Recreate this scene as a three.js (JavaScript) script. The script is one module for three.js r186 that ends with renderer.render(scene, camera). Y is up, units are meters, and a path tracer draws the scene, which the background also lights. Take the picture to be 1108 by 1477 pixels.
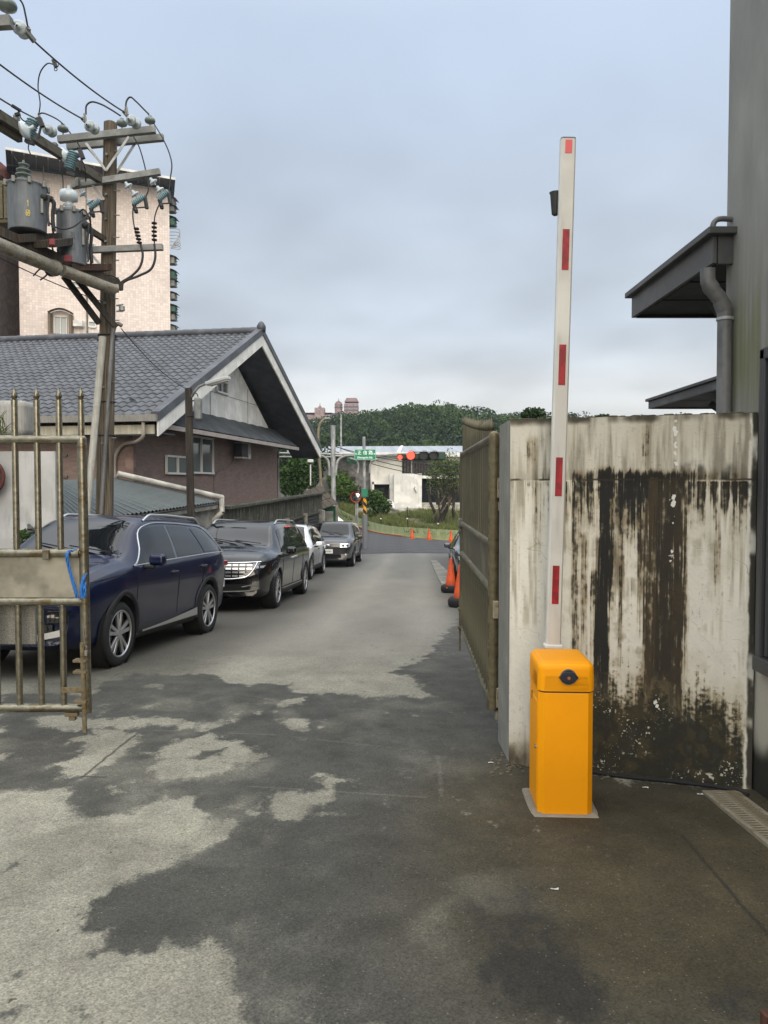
import * as THREE from 'three';
import { mergeGeometries, mergeVertices, toCreasedNormals } from 'three/addons/utils/BufferGeometryUtils.js';
import { RoundedBoxGeometry } from 'three/addons/geometries/RoundedBoxGeometry.js';
import { Brush, Evaluator, SUBTRACTION } from 'three-bvh-csg';

// ------------------------------------------------------------------ camera, sky, sun, exposure
const scene = new THREE.Scene();
const F = 1100, PITCH = -2 * Math.PI / 180, EYE = 1.66;          // focal length in photo pixels
const camera = new THREE.PerspectiveCamera(2 * Math.atan(738.5 / F) * 180 / Math.PI, 768 / 1024, 0.05, 1500);
camera.position.set(0, EYE, 0);
camera.rotation.x = PITCH;
const renderer = new THREE.WebGLRenderer();
renderer.toneMapping = THREE.LinearToneMapping;
renderer.toneMappingExposure = 1.42;
renderer.shadowMap.enabled = true;

// ---- seeded noise
let seed = 20240611;
const rnd = () => { seed |= 0; seed = seed + 0x6D2B79F5 | 0; let t = Math.imul(seed ^ seed >>> 15, 1 | seed); t = t + Math.imul(t ^ t >>> 7, 61 | t) ^ t; return ((t ^ t >>> 14) >>> 0) / 4294967296; };
const rr = (a, b) => a + (b - a) * rnd();
const hash = (x, y) => { let h = Math.imul(x, 374761393) + Math.imul(y, 668265263) | 0; h = Math.imul(h ^ h >>> 13, 1274126177); return ((h ^ h >>> 16) >>> 0) / 4294967296; };
function vn(x, y, per = 0) {                                      // value noise, periodic if per
  const xi = Math.floor(x), yi = Math.floor(y), fx = x - xi, fy = y - yi;
  const m = per ? (k) => ((k % per) + per) % per : (k) => k;
  const u = fx * fx * (3 - 2 * fx), v = fy * fy * (3 - 2 * fy);
  const a = hash(m(xi), m(yi)), b = hash(m(xi + 1), m(yi)), c = hash(m(xi), m(yi + 1)), d = hash(m(xi + 1), m(yi + 1));
  return a + (b - a) * u + (c - a) * v + (a - b - c + d) * u * v;
}
function fbm(x, y, oct = 4, per = 0) { let s = 0, a = .5, n = 0; for (let i = 0; i < oct; i++) { s += a * vn(x, y, per); n += a; a *= .5; x = x * 2 + (per ? 0 : 17.3); y = y * 2 + (per ? 0 : 9.1); per *= 2; } return s / n; }
const clamp = (x, a = 0, b = 1) => Math.min(b, Math.max(a, x));
const sst = (a, b, x) => { const t = clamp((x - a) / (b - a)); return t * t * (3 - 2 * t); };
const mix = (a, b, t) => a + (b - a) * t;
const mix3 = (a, b, t) => [mix(a[0], b[0], t), mix(a[1], b[1], t), mix(a[2], b[2], t)];
const lin = (c) => { c /= 255; return c <= .04045 ? c / 12.92 : ((c + .055) / 1.055) ** 2.4; };
const L3 = (r, g, b) => [lin(r), lin(g), lin(b)];

{ // overcast sky, brighter towards the zenith, with soft cloud banks
  const W = 1024, H = 512, d = new Float32Array(W * H * 4);
  for (let j = 0; j < H; j++) {
    const el = ((j + .5) / H - .5) * Math.PI, s = Math.max(0, Math.sin(el)), deg = el * 180 / Math.PI;
    for (let i = 0; i < W; i++) {
      const az = (i + .5) / W * 2 * Math.PI, cx = Math.cos(az), cz = Math.sin(az);
      const k = 1 / (s + .13);                                     // cloud deck in plan
      const n1 = fbm(cx * k * 1.1 + 40, cz * k * 1.1 + 21, 5), n2 = fbm(cx * k * 3.2 + 80, cz * k * 3.2 + 3, 4);
      let c = mix3([.60, .615, .61], [.385, .435, .495], sst(4, 12, deg));
      c = mix3(c, [.425, .505, .63], sst(12, 30, deg));
      c = mix3(c, [1.55, 1.58, 1.62], sst(30, 54, deg));
      const m = 1 + (n1 - .5) * .5 * sst(60, 12, deg) + (n2 - .5) * .34 * sst(36, 5, deg);
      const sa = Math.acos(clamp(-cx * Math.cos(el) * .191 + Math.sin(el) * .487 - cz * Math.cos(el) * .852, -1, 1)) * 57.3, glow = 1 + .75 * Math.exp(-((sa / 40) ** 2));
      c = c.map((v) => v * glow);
      const g = el < 0 ? [.20, .20, .19] : c.map((v) => v * m);
      const o = (j * W + i) * 4; d[o] = g[0]; d[o + 1] = g[1]; d[o + 2] = g[2]; d[o + 3] = 1;
    }
  }
  const t = new THREE.DataTexture(d, W, H, THREE.RGBAFormat, THREE.FloatType);
  t.mapping = THREE.EquirectangularReflectionMapping; t.magFilter = t.minFilter = THREE.LinearFilter; t.needsUpdate = true;
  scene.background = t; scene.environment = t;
}
scene.fog = new THREE.FogExp2(0xc9d2dc, .0003);
const sun = new THREE.DirectionalLight(0xffecd2, 1.5);
sun.position.set(6, 15.5, 27); sun.target.position.set(0, 0, -10);
sun.castShadow = true; sun.shadow.radius = 90; sun.shadow.mapSize.set(2048, 2048);
Object.assign(sun.shadow.camera, { left: -60, right: 60, top: 60, bottom: -60, near: 1, far: 160 });
scene.add(sun, sun.target);

// ------------------------------------------------------------------ placing: photo pixel + distance -> a point of the place
const V = (x, y, z) => new THREE.Vector3(x, y, z);
const CP = Math.cos(PITCH), SP = Math.sin(PITCH);
function ray(px, py) { const cx = (px - 554) / F, cy = (738.5 - py) / F; return [cx, cy * CP + SP, cy * SP - CP]; }
function P(px, py, D) { const r = ray(px, py), s = D / -r[2]; return V(r[0] * s, EYE + r[1] * s, -D); }
// the lane falls away from the camera and levels out at the junction
const GT = [[-60, .3], [-4, 0], [0, 0], [2, -.06], [4.5, -.2], [6.5, -.28], [8.5, -.37], [11.2, -.52], [15, -.73], [19, -.95], [25, -1.26], [31, -1.48], [38, -1.6], [48, -1.65], [80, -1.66], [900, -1.7]];
function pch(T) {                                                  // monotone cubic through a table
  const n = T.length, m = [], s = [];
  for (let i = 0; i < n - 1; i++) s.push((T[i + 1][1] - T[i][1]) / (T[i + 1][0] - T[i][0]));
  for (let i = 0; i < n; i++) m.push(i === 0 ? s[0] : i === n - 1 ? s[n - 2] : s[i - 1] * s[i] <= 0 ? 0 : 2 * s[i - 1] * s[i] / (s[i - 1] + s[i]));
  return (x) => {
    if (x <= T[0][0]) return T[0][1]; if (x >= T[n - 1][0]) return T[n - 1][1];
    let i = 0; while (x > T[i + 1][0]) i++;
    const h = T[i + 1][0] - T[i][0], t = (x - T[i][0]) / h, t2 = t * t, t3 = t2 * t;
    return (2 * t3 - 3 * t2 + 1) * T[i][1] + (t3 - 2 * t2 + t) * h * m[i] + (-2 * t3 + 3 * t2) * T[i + 1][1] + (t3 - t2) * h * m[i + 1];
  };
}
const gy = pch(GT);
function G(px, py) { const r = ray(px, py); let a = .5, b = 200; for (let i = 0; i < 60; i++) { const D = (a + b) / 2, y = EYE + r[1] * D / -r[2]; if (y > gy(D)) a = D; else b = D; } return P(px, py, (a + b) / 2); }
const onG = (x, D) => V(x, gy(D), -D);

// ------------------------------------------------------------------ textures
function dtex(w, h, fn, srgb = true, rep = 1) {
  const d = new Uint8Array(w * h * 4);
  for (let j = 0; j < h; j++) for (let i = 0; i < w; i++) { const c = fn(i, j), o = (j * w + i) * 4; d[o] = clamp(c[0], 0, 255); d[o + 1] = clamp(c[1], 0, 255); d[o + 2] = clamp(c[2], 0, 255); d[o + 3] = 255; }
  const t = new THREE.DataTexture(d, w, h, THREE.RGBAFormat);
  t.magFilter = t.minFilter = THREE.LinearFilter; t.wrapS = t.wrapT = rep ? THREE.RepeatWrapping : THREE.ClampToEdgeWrapping;
  if (srgb) t.colorSpace = THREE.SRGBColorSpace; if (rep) t.repeat.set(1 / rep, 1 / rep); t.needsUpdate = true; return t;
}
const rep = (t, sx, sy = sx) => { const c = t.clone(); c.repeat.set(1 / sx, 1 / sy); c.needsUpdate = true; return c; };
const grey = (v) => [v, v, v];
const TX = {
  faint: dtex(256, 256, (i, j) => { const a = fbm(i / 32, j / 32, 5, 8), b = fbm(i / 6, j / 40, 3); return grey(232 + 22 * sst(.3, .7, a) - 16 * sst(.55, .8, b) * Math.min(1, Math.min(i, 255 - i) / 16, Math.min(j, 255 - j) / 16)); }, true, 2.4),
  mottle: dtex(512, 512, (i, j) => { const a = fbm(i / 64, j / 64, 5, 8), b = fbm(i / 8, j / 8, 3, 64); return grey(196 + 50 * sst(.3, .7, a) + 18 * (b - .5)); }, true, 2),
  grime: dtex(512, 512, (i, j) => { const a = fbm(i / 64, j / 32, 5, 8), b = fbm(i / 16 + 7, j / 16, 4, 32), r = sst(.56, .72, a); const v = 212 + 70 * (b - .5) - 30 * r; return [v, v - 5 - 12 * r, v - 16 - 26 * r]; }, true, .8),
  streak: dtex(512, 512, (i, j) => { const a = fbm(i / 6, j / 90, 4, 0), b = fbm(i / 64, j / 64, 4, 8); const e = Math.min(1, Math.min(i, 511 - i, j, 511 - j) / 20); return grey(mix(222, 190 + 62 * a + 40 * (b - .5), e)); }, true, 2.5),
  wood: dtex(256, 1024, (i, j) => { const a = fbm(i / 5, j / 140, 4), b = fbm(i / 40, j / 200, 3), c = sst(.62, .7, fbm(i / 3, j / 220 + 9, 3)); const v = 150 + 110 * (a - .5) + 60 * (b - .5) - 70 * c; return [v, v * .96, v * .9]; }, true, 1),
  bump: dtex(512, 512, (i, j) => grey(128 + 160 * (fbm(i / 16, j / 16, 5, 32) - .5) + 50 * (hash(i, j) - .5)), false, 1),
  grain: dtex(512, 512, (i, j) => grey(90 + 130 * vn(i / 3, j / 3, 0) * (.6 + .4 * hash(i, j)) + 60 * (fbm(i / 40, j / 40, 3) - .5)), false, .8),
};
TX.wood.repeat.set(1 / .4, 1 / 2.4);
// ------------------------------------------------------------------ materials (base colours are linear unless written in sRGB by S())
const S = (r, g, b) => new THREE.Color().setRGB(lin(r), lin(g), lin(b));
function M(color, rough = .7, metal = 0, o = {}) { return new THREE.MeshPhysicalMaterial({ color, roughness: rough, metalness: metal, side: THREE.DoubleSide, ...o }); }
const mt = {
  gate: M(S(160, 158, 146), .3, .85, { map: TX.grime, bumpMap: TX.bump, bumpScale: .0008 }),
  gateOlive: M(S(118, 111, 86), .55, .3, { map: TX.mottle, bumpMap: TX.bump, bumpScale: .0006 }),
  gatePost: M(S(132, 124, 98), .5, .35, { map: TX.grime, bumpMap: TX.bump, bumpScale: .001 }),
  gatePanel: M(S(158, 153, 136), .5, .45, { map: TX.mottle }),
  rust: M(S(134, 124, 100), .8, .2, { map: TX.grime }),
  concrete: M(S(150, 146, 134), .9, 0, { map: TX.mottle, bumpMap: TX.bump, bumpScale: .004 }),
  paleConcrete: M(S(196, 194, 186), .9, 0, { map: TX.mottle, bumpMap: TX.bump, bumpScale: .003 }),
  whiteWall: M(S(184, 184, 180), .85, 0, { map: TX.faint }),
  greyWall: M(S(134, 133, 128), .85, 0, { map: TX.mottle, bumpMap: TX.bump, bumpScale: .003 }),
  wood: M(S(160, 150, 132), .9, 0, { map: TX.wood, bumpMap: TX.wood, bumpScale: .006 }),
  woodDark: M(S(104, 97, 88), .9, 0, { map: TX.wood, bumpMap: TX.wood, bumpScale: .006 }),
  galv: M(S(182, 184, 180), .55, .3, { map: TX.mottle }),
  steel: M(S(138, 138, 130), .55, .4, { map: TX.mottle }),
  dark: M(S(40, 40, 40), .6), black: M(S(18, 18, 19), .5), rubber: M(S(26, 26, 27), .85, 0, { bumpMap: TX.bump, bumpScale: .001 }),
  cable: M(S(34, 34, 36), .6), pvc: M(S(196, 192, 180), .5, 0, { map: TX.mottle }), pvcGrey: M(S(112, 112, 110), .45, 0, { map: TX.mottle }),
  porcelain: M(S(176, 186, 188), .25, 0, { clearcoat: .6 }), porcelainDark: M(S(120, 132, 126), .3, 0, { map: TX.mottle }), polymer: M(S(104, 134, 140), .45),
  transformer: M(S(112, 118, 122), .55, .1, { map: rep(TX.streak, 1.2) }),
  glassDark: M(S(30, 34, 38), .06, 0, { specularIntensity: 1 }), chrome: M(S(215, 215, 215), .14, 1), satin: M(S(190, 192, 192), .32, .85),
  white: M(S(226, 224, 216), .6, 0, { map: TX.faint }), frameWhite: M(S(214, 212, 204), .5), red: M(S(170, 26, 32), .5),
  orange: M(S(232, 92, 40), .6, 0, { map: TX.mottle }), stripeWhite: M(S(225, 222, 215), .5),
};
// ------------------------------------------------------------------ geometry helpers: all return plain geometries in metres
function clean(g) {
  g = g.index ? g.toNonIndexed() : g.clone();
  for (const k of Object.keys(g.attributes)) if (!['position', 'normal', 'uv'].includes(k)) g.deleteAttribute(k);
  if (!g.attributes.normal) g.computeVertexNormals();
  if (!g.attributes.uv) g.setAttribute('uv', new THREE.BufferAttribute(new Float32Array(g.attributes.position.count * 2), 2));
  g.clearGroups(); g.morphAttributes = {}; return g;
}
function boxUV(g) {                                                // uv in metres from the face that a triangle looks along most
  const p = g.attributes.position, u = g.attributes.uv, a = V(), b = V(), c = V(), n = V();
  for (let i = 0; i < p.count; i += 3) {
    a.fromBufferAttribute(p, i); b.fromBufferAttribute(p, i + 1); c.fromBufferAttribute(p, i + 2);
    n.subVectors(b, a).cross(c.clone().sub(a)); const x = Math.abs(n.x), y = Math.abs(n.y), z = Math.abs(n.z);
    [a, b, c].forEach((v, k) => (y > x && y > z ? u.setXY(i + k, v.x, v.z) : x > z ? u.setXY(i + k, v.z, v.y) : u.setXY(i + k, v.x, v.y)));
  }
  return g;
}
const join = (gs) => { gs = [gs].flat(9).map(clean); return gs.length > 1 ? mergeGeometries(gs) : gs[0]; };
const box = (w, h, d, x = 0, y = 0, z = 0) => new THREE.BoxGeometry(w, h, d).translate(x, y, z);
const rbox = (w, h, d, x = 0, y = 0, z = 0, r = .01, s = 2) => new RoundedBoxGeometry(w, h, d, s, Math.min(r, w / 2.01, h / 2.01, d / 2.01)).translate(x, y, z);
const UPV = V(0, 1, 0);
function frameOf(p, q, up = UPV) {                                 // matrix whose z axis runs p -> q
  const z = q.clone().sub(p).normalize(), u = Math.abs(z.dot(up)) > .999 ? V(0, 0, 1) : up;
  const x = u.clone().cross(z).normalize(), y = z.clone().cross(x); return new THREE.Matrix4().makeBasis(x, y, z).setPosition(p.clone().add(q).multiplyScalar(.5));
}
const bar = (p, q, w, h = w, r = 0, up) => (r ? rbox(w, h, p.distanceTo(q), 0, 0, 0, r) : box(w, h, p.distanceTo(q))).applyMatrix4(frameOf(p, q, up));
const rod = (p, q, r, r2 = r, n = 14) => new THREE.CylinderGeometry(r2, r, p.distanceTo(q), n, 1).rotateX(Math.PI / 2).applyMatrix4(frameOf(p, q));
const cyl = (r, h, x = 0, y = 0, z = 0, r2 = r, n = 18) => new THREE.CylinderGeometry(r2, r, h, n).translate(x, y, z);
const curve = (pts, r, seg = 24, n = 8) => new THREE.TubeGeometry(new THREE.CatmullRomCurve3(pts, false, 'centripetal'), seg, r, n);
const lathe = (pts, n = 24) => new THREE.LatheGeometry(pts.map(([r, y]) => new THREE.Vector2(r, y)), n);
const ball = (r, x = 0, y = 0, z = 0) => new THREE.SphereGeometry(r, 14, 10).translate(x, y, z);
function quad(a, b, c, d) { const g = new THREE.BufferGeometry(); g.setAttribute('position', new THREE.Float32BufferAttribute([a, b, c, a, c, d].flatMap((v) => [v.x, v.y, v.z]), 3)); g.setAttribute('uv', new THREE.Float32BufferAttribute([0, 0, 1, 0, 1, 1, 0, 0, 1, 1, 0, 1], 2)); g.computeVertexNormals(); return g; }
function poly(pts, depth, bevel = 0) { const s = new THREE.Shape(pts.map(([x, y]) => new THREE.Vector2(x, y))); return new THREE.ExtrudeGeometry(s, { depth, bevelEnabled: bevel > 0, bevelThickness: bevel, bevelSize: bevel, bevelSegments: 2, curveSegments: 10 }); }
function slab(pts, th) {                                           // a flat slab through world corner points, th thick downwards along its normal
  const n = pts[1].clone().sub(pts[0]).cross(pts[2].clone().sub(pts[0])).normalize(); if (n.y < 0) n.negate();
  const lo = pts.map((p) => p.clone().addScaledVector(n, -th)), gs = [];
  for (let i = 1; i < pts.length - 1; i++) { gs.push(tri(pts[0], pts[i], pts[i + 1]), tri(lo[0], lo[i], lo[i + 1])); }
  for (let i = 0; i < pts.length; i++) { const j = (i + 1) % pts.length; gs.push(quad(pts[i], pts[j], lo[j], lo[i])); }
  return gs;
}
function tri(a, b, c) { const g = new THREE.BufferGeometry(); g.setAttribute('position', new THREE.Float32BufferAttribute([a, b, c].flatMap((v) => [v.x, v.y, v.z]), 3)); g.computeVertexNormals(); return g; }
function grid(nu, nv, fn) {                                        // surface from fn(u, v) -> Vector3
  const pos = [], uv = [], idx = [];
  for (let j = 0; j <= nv; j++) for (let i = 0; i <= nu; i++) { const p = fn(i / nu, j / nv); pos.push(p.x, p.y, p.z); uv.push(i / nu, j / nv); }
  for (let j = 0; j < nv; j++) for (let i = 0; i < nu; i++) { const a = j * (nu + 1) + i, b = a + 1, c = a + nu + 1, e = c + 1; idx.push(a, b, e, a, e, c); }
  const g = new THREE.BufferGeometry(); g.setAttribute('position', new THREE.Float32BufferAttribute(pos, 3)); g.setAttribute('uv', new THREE.Float32BufferAttribute(uv, 2)); g.setIndex(idx); g.computeVertexNormals(); return g;
}
// ------------------------------------------------------------------ things and parts
const used = new Map();
const numbered = (n) => { const k = used.get(n) ?? 0; used.set(n, k + 1); return k ? `${n}_${String(k).padStart(3, '0')}` : n; };
function T(name, label, category, base, o = {}) {                  // a thing: a Group at its base
  const g = new THREE.Group(); g.name = numbered(name); g.position.copy(base); if (o.ry) g.rotation.y = o.ry;
  g.userData = { label, category }; if (o.group) g.userData.group = o.group; scene.add(g); g.updateMatrixWorld(true); return g;
}
const shadow = (m) => { m.castShadow = m.receiveShadow = true; return m; };
function lp(name, geos, mat, parent, o = {}) {                     // a part, shaped in its parent's own axes
  let g = join(geos); if (!o.uv) boxUV(g);
  const m = shadow(new THREE.Mesh(g, mat)); m.name = name; if (o.label) m.userData.label = o.label; if (o.kind) m.userData.kind = o.kind; parent.add(m); m.updateMatrixWorld(true); return m;
}
function part(name, geos, mat, parent, o = {}) {                   // a part, shaped in world coordinates
  let g = join(geos); if (!o.uv) boxUV(g);
  parent.updateWorldMatrix(true, false); g.applyMatrix4(parent.matrixWorld.clone().invert());
  const m = shadow(new THREE.Mesh(g, mat)); m.name = name; if (o.label) m.userData.label = o.label; if (o.kind) m.userData.kind = o.kind; parent.add(m); m.updateMatrixWorld(true); return m;
}
function same(name, mesh, parent, pos, o = {}) { const m = shadow(new THREE.Mesh(mesh.geometry, o.mat ?? mesh.material)); m.name = name; m.position.copy(pos); if (o.ry) m.rotation.y = o.ry; parent.add(m); return m; }
function one(name, geos, mat, label, category, o = {}) {           // a thing that is one mesh, shaped in world coordinates
  let g = join(geos); if (!o.uv) boxUV(g); g.computeBoundingBox(); const bb = g.boundingBox, c = bb.getCenter(V()); c.y = bb.min.y; g.translate(-c.x, -c.y, -c.z);
  const m = shadow(new THREE.Mesh(g, mat)); m.name = numbered(name); m.position.copy(c); m.userData = { label, category }; if (o.group) m.userData.group = o.group; if (o.kind) m.userData.kind = o.kind; scene.add(m); return m;
}
function struct(name, geos, mat, o = {}) { let g = join(geos); if (!o.uv) boxUV(g); const m = shadow(new THREE.Mesh(g, mat)); m.name = numbered(name); m.userData = { kind: o.kind ?? 'structure' }; if (o.label) m.userData.label = o.label; scene.add(m); return m; }
function copyOf(root, pos, ry, label, group) { const c = root.clone(); c.name = numbered(root.name.replace(/_\d{3}$/, '')); c.position.copy(pos); c.rotation.y = ry; c.userData = { ...root.userData, label }; if (group) c.userData.group = group; scene.add(c); return c; }

// ================================================================== THE GROUND
const X0 = -5, X1 = 3.8, NEAR = 1.0, SEAM = 9.4, FAR = 42;
const SK = 1.4973, gpt = (X, Y) => { const g = G(X / SK, 960 + Y / SK); return [g.x, -g.z]; };
const WETW = 1024, WETH = 1400, wetXY = (x, D) => [(x - X0) / (X1 - X0) * WETW, (D - NEAR) / 13 * WETH];
function mask(list, blur) {                                        // shapes in metres -> blurred 0..1 field
  const c = document.createElement('canvas'); c.width = WETW; c.height = WETH; const g = c.getContext('2d'); g.fillStyle = '#000'; g.fillRect(0, 0, WETW, WETH);
  for (const [v, pts] of list) { g.fillStyle = v ? '#fff' : '#000'; g.beginPath(); (v === 2 ? pts.map((q) => sp(...q)) : pts).forEach(([X, Y], i) => { const [a, b] = wetXY(...gpt(X, Y)); i ? g.lineTo(a, b) : g.moveTo(a, b); }); g.closePath(); g.fill(); }
  const d = g.getImageData(0, 0, WETW, WETH).data; let f = new Float32Array(WETW * WETH); for (let i = 0; i < f.length; i++) f[i] = d[i * 4] / 255;
  for (let k = 0; k < 2; k++) {
    let o = new Float32Array(f.length);
    for (let y = 0; y < WETH; y++) { let s = 0; for (let x = -blur; x < WETW; x++) { s += f[y * WETW + Math.min(WETW - 1, x + blur)] - (x - blur - 1 >= 0 ? f[y * WETW + x - blur - 1] : 0); if (x >= 0) o[y * WETW + x] = s / (2 * blur + 1); } }
    f = o; o = new Float32Array(f.length);
    for (let x = 0; x < WETW; x++) { let s = 0; for (let y = -blur; y < WETH; y++) { s += f[Math.min(WETH - 1, y + blur) * WETW + x] - (y - blur - 1 >= 0 ? f[(y - blur - 1) * WETW + x] : 0); if (y >= 0) o[y * WETW + x] = s / (2 * blur + 1); } }
    f = o;
  }
  return (x, D) => { let [a, b] = wetXY(x, D); a = clamp(a, 0, WETW - 2); b = clamp(b, 0, WETH - 2); const i = a | 0, j = b | 0, u = a - i, v = b - j, k = j * WETW + i; return mix(mix(f[k], f[k + 1], u), mix(f[k + WETW], f[k + WETW + 1], u), v); };
}
const wetField = mask([
  [1, [[0, 60], [150, 62], [190, 75], [210, 45], [255, 25], [290, 15], [380, 22], [440, 15], [480, 30], [520, 45], [560, 38], [620, 40], [650, 62], [700, 58], [760, 60], [830, 72], [870, 62], [920, 78], [935, 70], [915, 40], [905, 22], [850, 18], [880, 0], [930, -25], [960, -60], [985, -90], [1000, -112], [1090, -112], [1300, 250], [2300, 300], [2300, 800], [-60, 800]]],
  [0, [[60, 112], [150, 105], [235, 112], [330, 110], [400, 122], [490, 118], [550, 98], [572, 100], [500, 125], [440, 140], [340, 135], [260, 130], [200, 142], [90, 128]]],
  [0, [[150, 148], [240, 142], [292, 145], [285, 190], [196, 236], [140, 244], [120, 210], [190, 190], [185, 172]]],
  [0, [[320, 40], [365, 38], [350, 50], [318, 52]]], [0, [[300, 84], [350, 82], [340, 94], [300, 93]]], [0, [[212, 82], [262, 80], [250, 94], [215, 92]]],
  [0, [[615, 112], [658, 108], [690, 128], [652, 152], [620, 140]]], [0, [[440, 130], [465, 132], [462, 145], [440, 142]]], [0, [[608, 166], [650, 162], [640, 172], [612, 172]]], [0, [[812, 128], [840, 130], [828, 136]]],
  [0, [[580, 80], [650, 70], [672, 74], [640, 92], [600, 94]]], [0, [[505, 52], [530, 50], [525, 56]]], [0, [[745, 66], [778, 68], [760, 73]]],
  [0, [[332, 180], [390, 165], [440, 150], [480, 155], [512, 165], [556, 180], [570, 195], [540, 215], [480, 235], [440, 245], [350, 240], [300, 235], [335, 210]]],
  [1, [[400, 192], [440, 180], [485, 184], [440, 206], [405, 204]]],
  [0, [[0, 270], [60, 280], [150, 252], [165, 292], [180, 322], [250, 332], [300, 318], [330, 292], [372, 280], [440, 290], [432, 322], [470, 334], [520, 335], [526, 360], [470, 376], [420, 412], [356, 425], [340, 440], [300, 470], [240, 482], [180, 488], [210, 512], [185, 545], [210, 600], [240, 626], [320, 634], [380, 606], [430, 596], [480, 606], [490, 640], [525, 665], [520, 692], [492, 702], [512, 750], [600, 795], [-80, 795], [-80, 270]]],
  [0, [[545, 300], [600, 272], [692, 265], [720, 276], [690, 312], [658, 346], [622, 342], [604, 318], [560, 322]]], [0, [[660, 252], [690, 226], [722, 236], [766, 255], [700, 258]]],
  [0, [[320, 255], [350, 256], [345, 268], [300, 266]]], [0, [[250, 250], [300, 252], [290, 275], [255, 270]]],
  [1, [[28, 336], [128, 324], [190, 326], [130, 336], [60, 346]]], [1, [[-10, 420], [33, 428], [30, 450], [-10, 460]]], [1, [[-10, 516], [30, 518], [10, 540], [-10, 540]]], [1, [[84, 625], [106, 630], [90, 636]]],
  [1, [[420, 715], [475, 718], [455, 752], [432, 740]]], [1, [[380, 735], [410, 742], [352, 764]]], [1, [[168, 486], [240, 484], [215, 505], [180, 502]]], [1, [[320, 385], [368, 380], [350, 400], [322, 400]]], [1, [[48, 466], [70, 466], [62, 476]]],
  [0, [[60, 226], [112, 212], [104, 224], [72, 232]]], [0, [[90, 165], [130, 160], [120, 175], [88, 176]]],
], 11);
const S2 = 2.3675, sp = (a, b) => [(640 + a / S2) * SK, (1060 + b / S2 - 960) * SK];
const algae = mask([[2, [[205, 505], [300, 490], [325, 560], [440, 690], [380, 705], [300, 680], [255, 590]]], [2, [[120, 565], [150, 560], [200, 700], [205, 850], [180, 985], [130, 985], [150, 800]]], [2, [[245, 760], [320, 735], [400, 725], [500, 820], [550, 890], [490, 985], [330, 960], [275, 900]]], [2, [[630, 565], [720, 555], [770, 580], [720, 615], [660, 600]]], [2, [[700, 665], [760, 655], [900, 700], [860, 730], [740, 720]]], [2, [[880, 880], [1000, 820], [1100, 900], [1050, 985], [920, 985]]], [2, [[0, 560], [70, 515], [110, 520], [60, 590], [0, 640]]], [2, [[830, 250], [900, 255], [880, 285], [840, 280]]]], 14);
const paleSoil = mask([[2, [[640, 350], [712, 345], [715, 366], [650, 370]]], [2, [[300, 452], [380, 455], [470, 500], [400, 500]]], [2, [[270, 320], [420, 340], [480, 375], [400, 370]]], [2, [[545, 440], [590, 445], [588, 470], [550, 470]]], [2, [[880, 480], [1050, 500], [1080, 620], [960, 560]]]], 12);
const brownField = mask([[1, [[930, 330], [990, 220], [1070, 200], [1300, 240], [2300, 260], [2300, 800], [1180, 800], [1010, 700], [960, 560]]]], 40);
const LINES = [[[185, 239], [920, 285]], [[590, 150], [945, 188]], [[945, 188], [956, 300]], [[330, 140], [600, 150]]].map((l) => l.map((p) => gpt(...p)));
const CRACKS = [[[176, 244], [292, 150]], [[176, 240], [230, 242]], [sp(810, 340), sp(1110, 690)], [[520, 66], [590, 78]]].map((l) => l.map((p) => gpt(...p)));
const dseg = (x, y, [[ax, ay], [bx, by]]) => { const dx = bx - ax, dy = by - ay, t = clamp(((x - ax) * dx + (y - ay) * dy) / (dx * dx + dy * dy)); return Math.hypot(x - ax - t * dx, y - ay - t * dy); };
const C_DRY = [145, 142, 127], C_WET = [77, 76, 70], C_BROWN = [72, 66, 50], C_ALGAE = [46, 45, 41];
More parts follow.
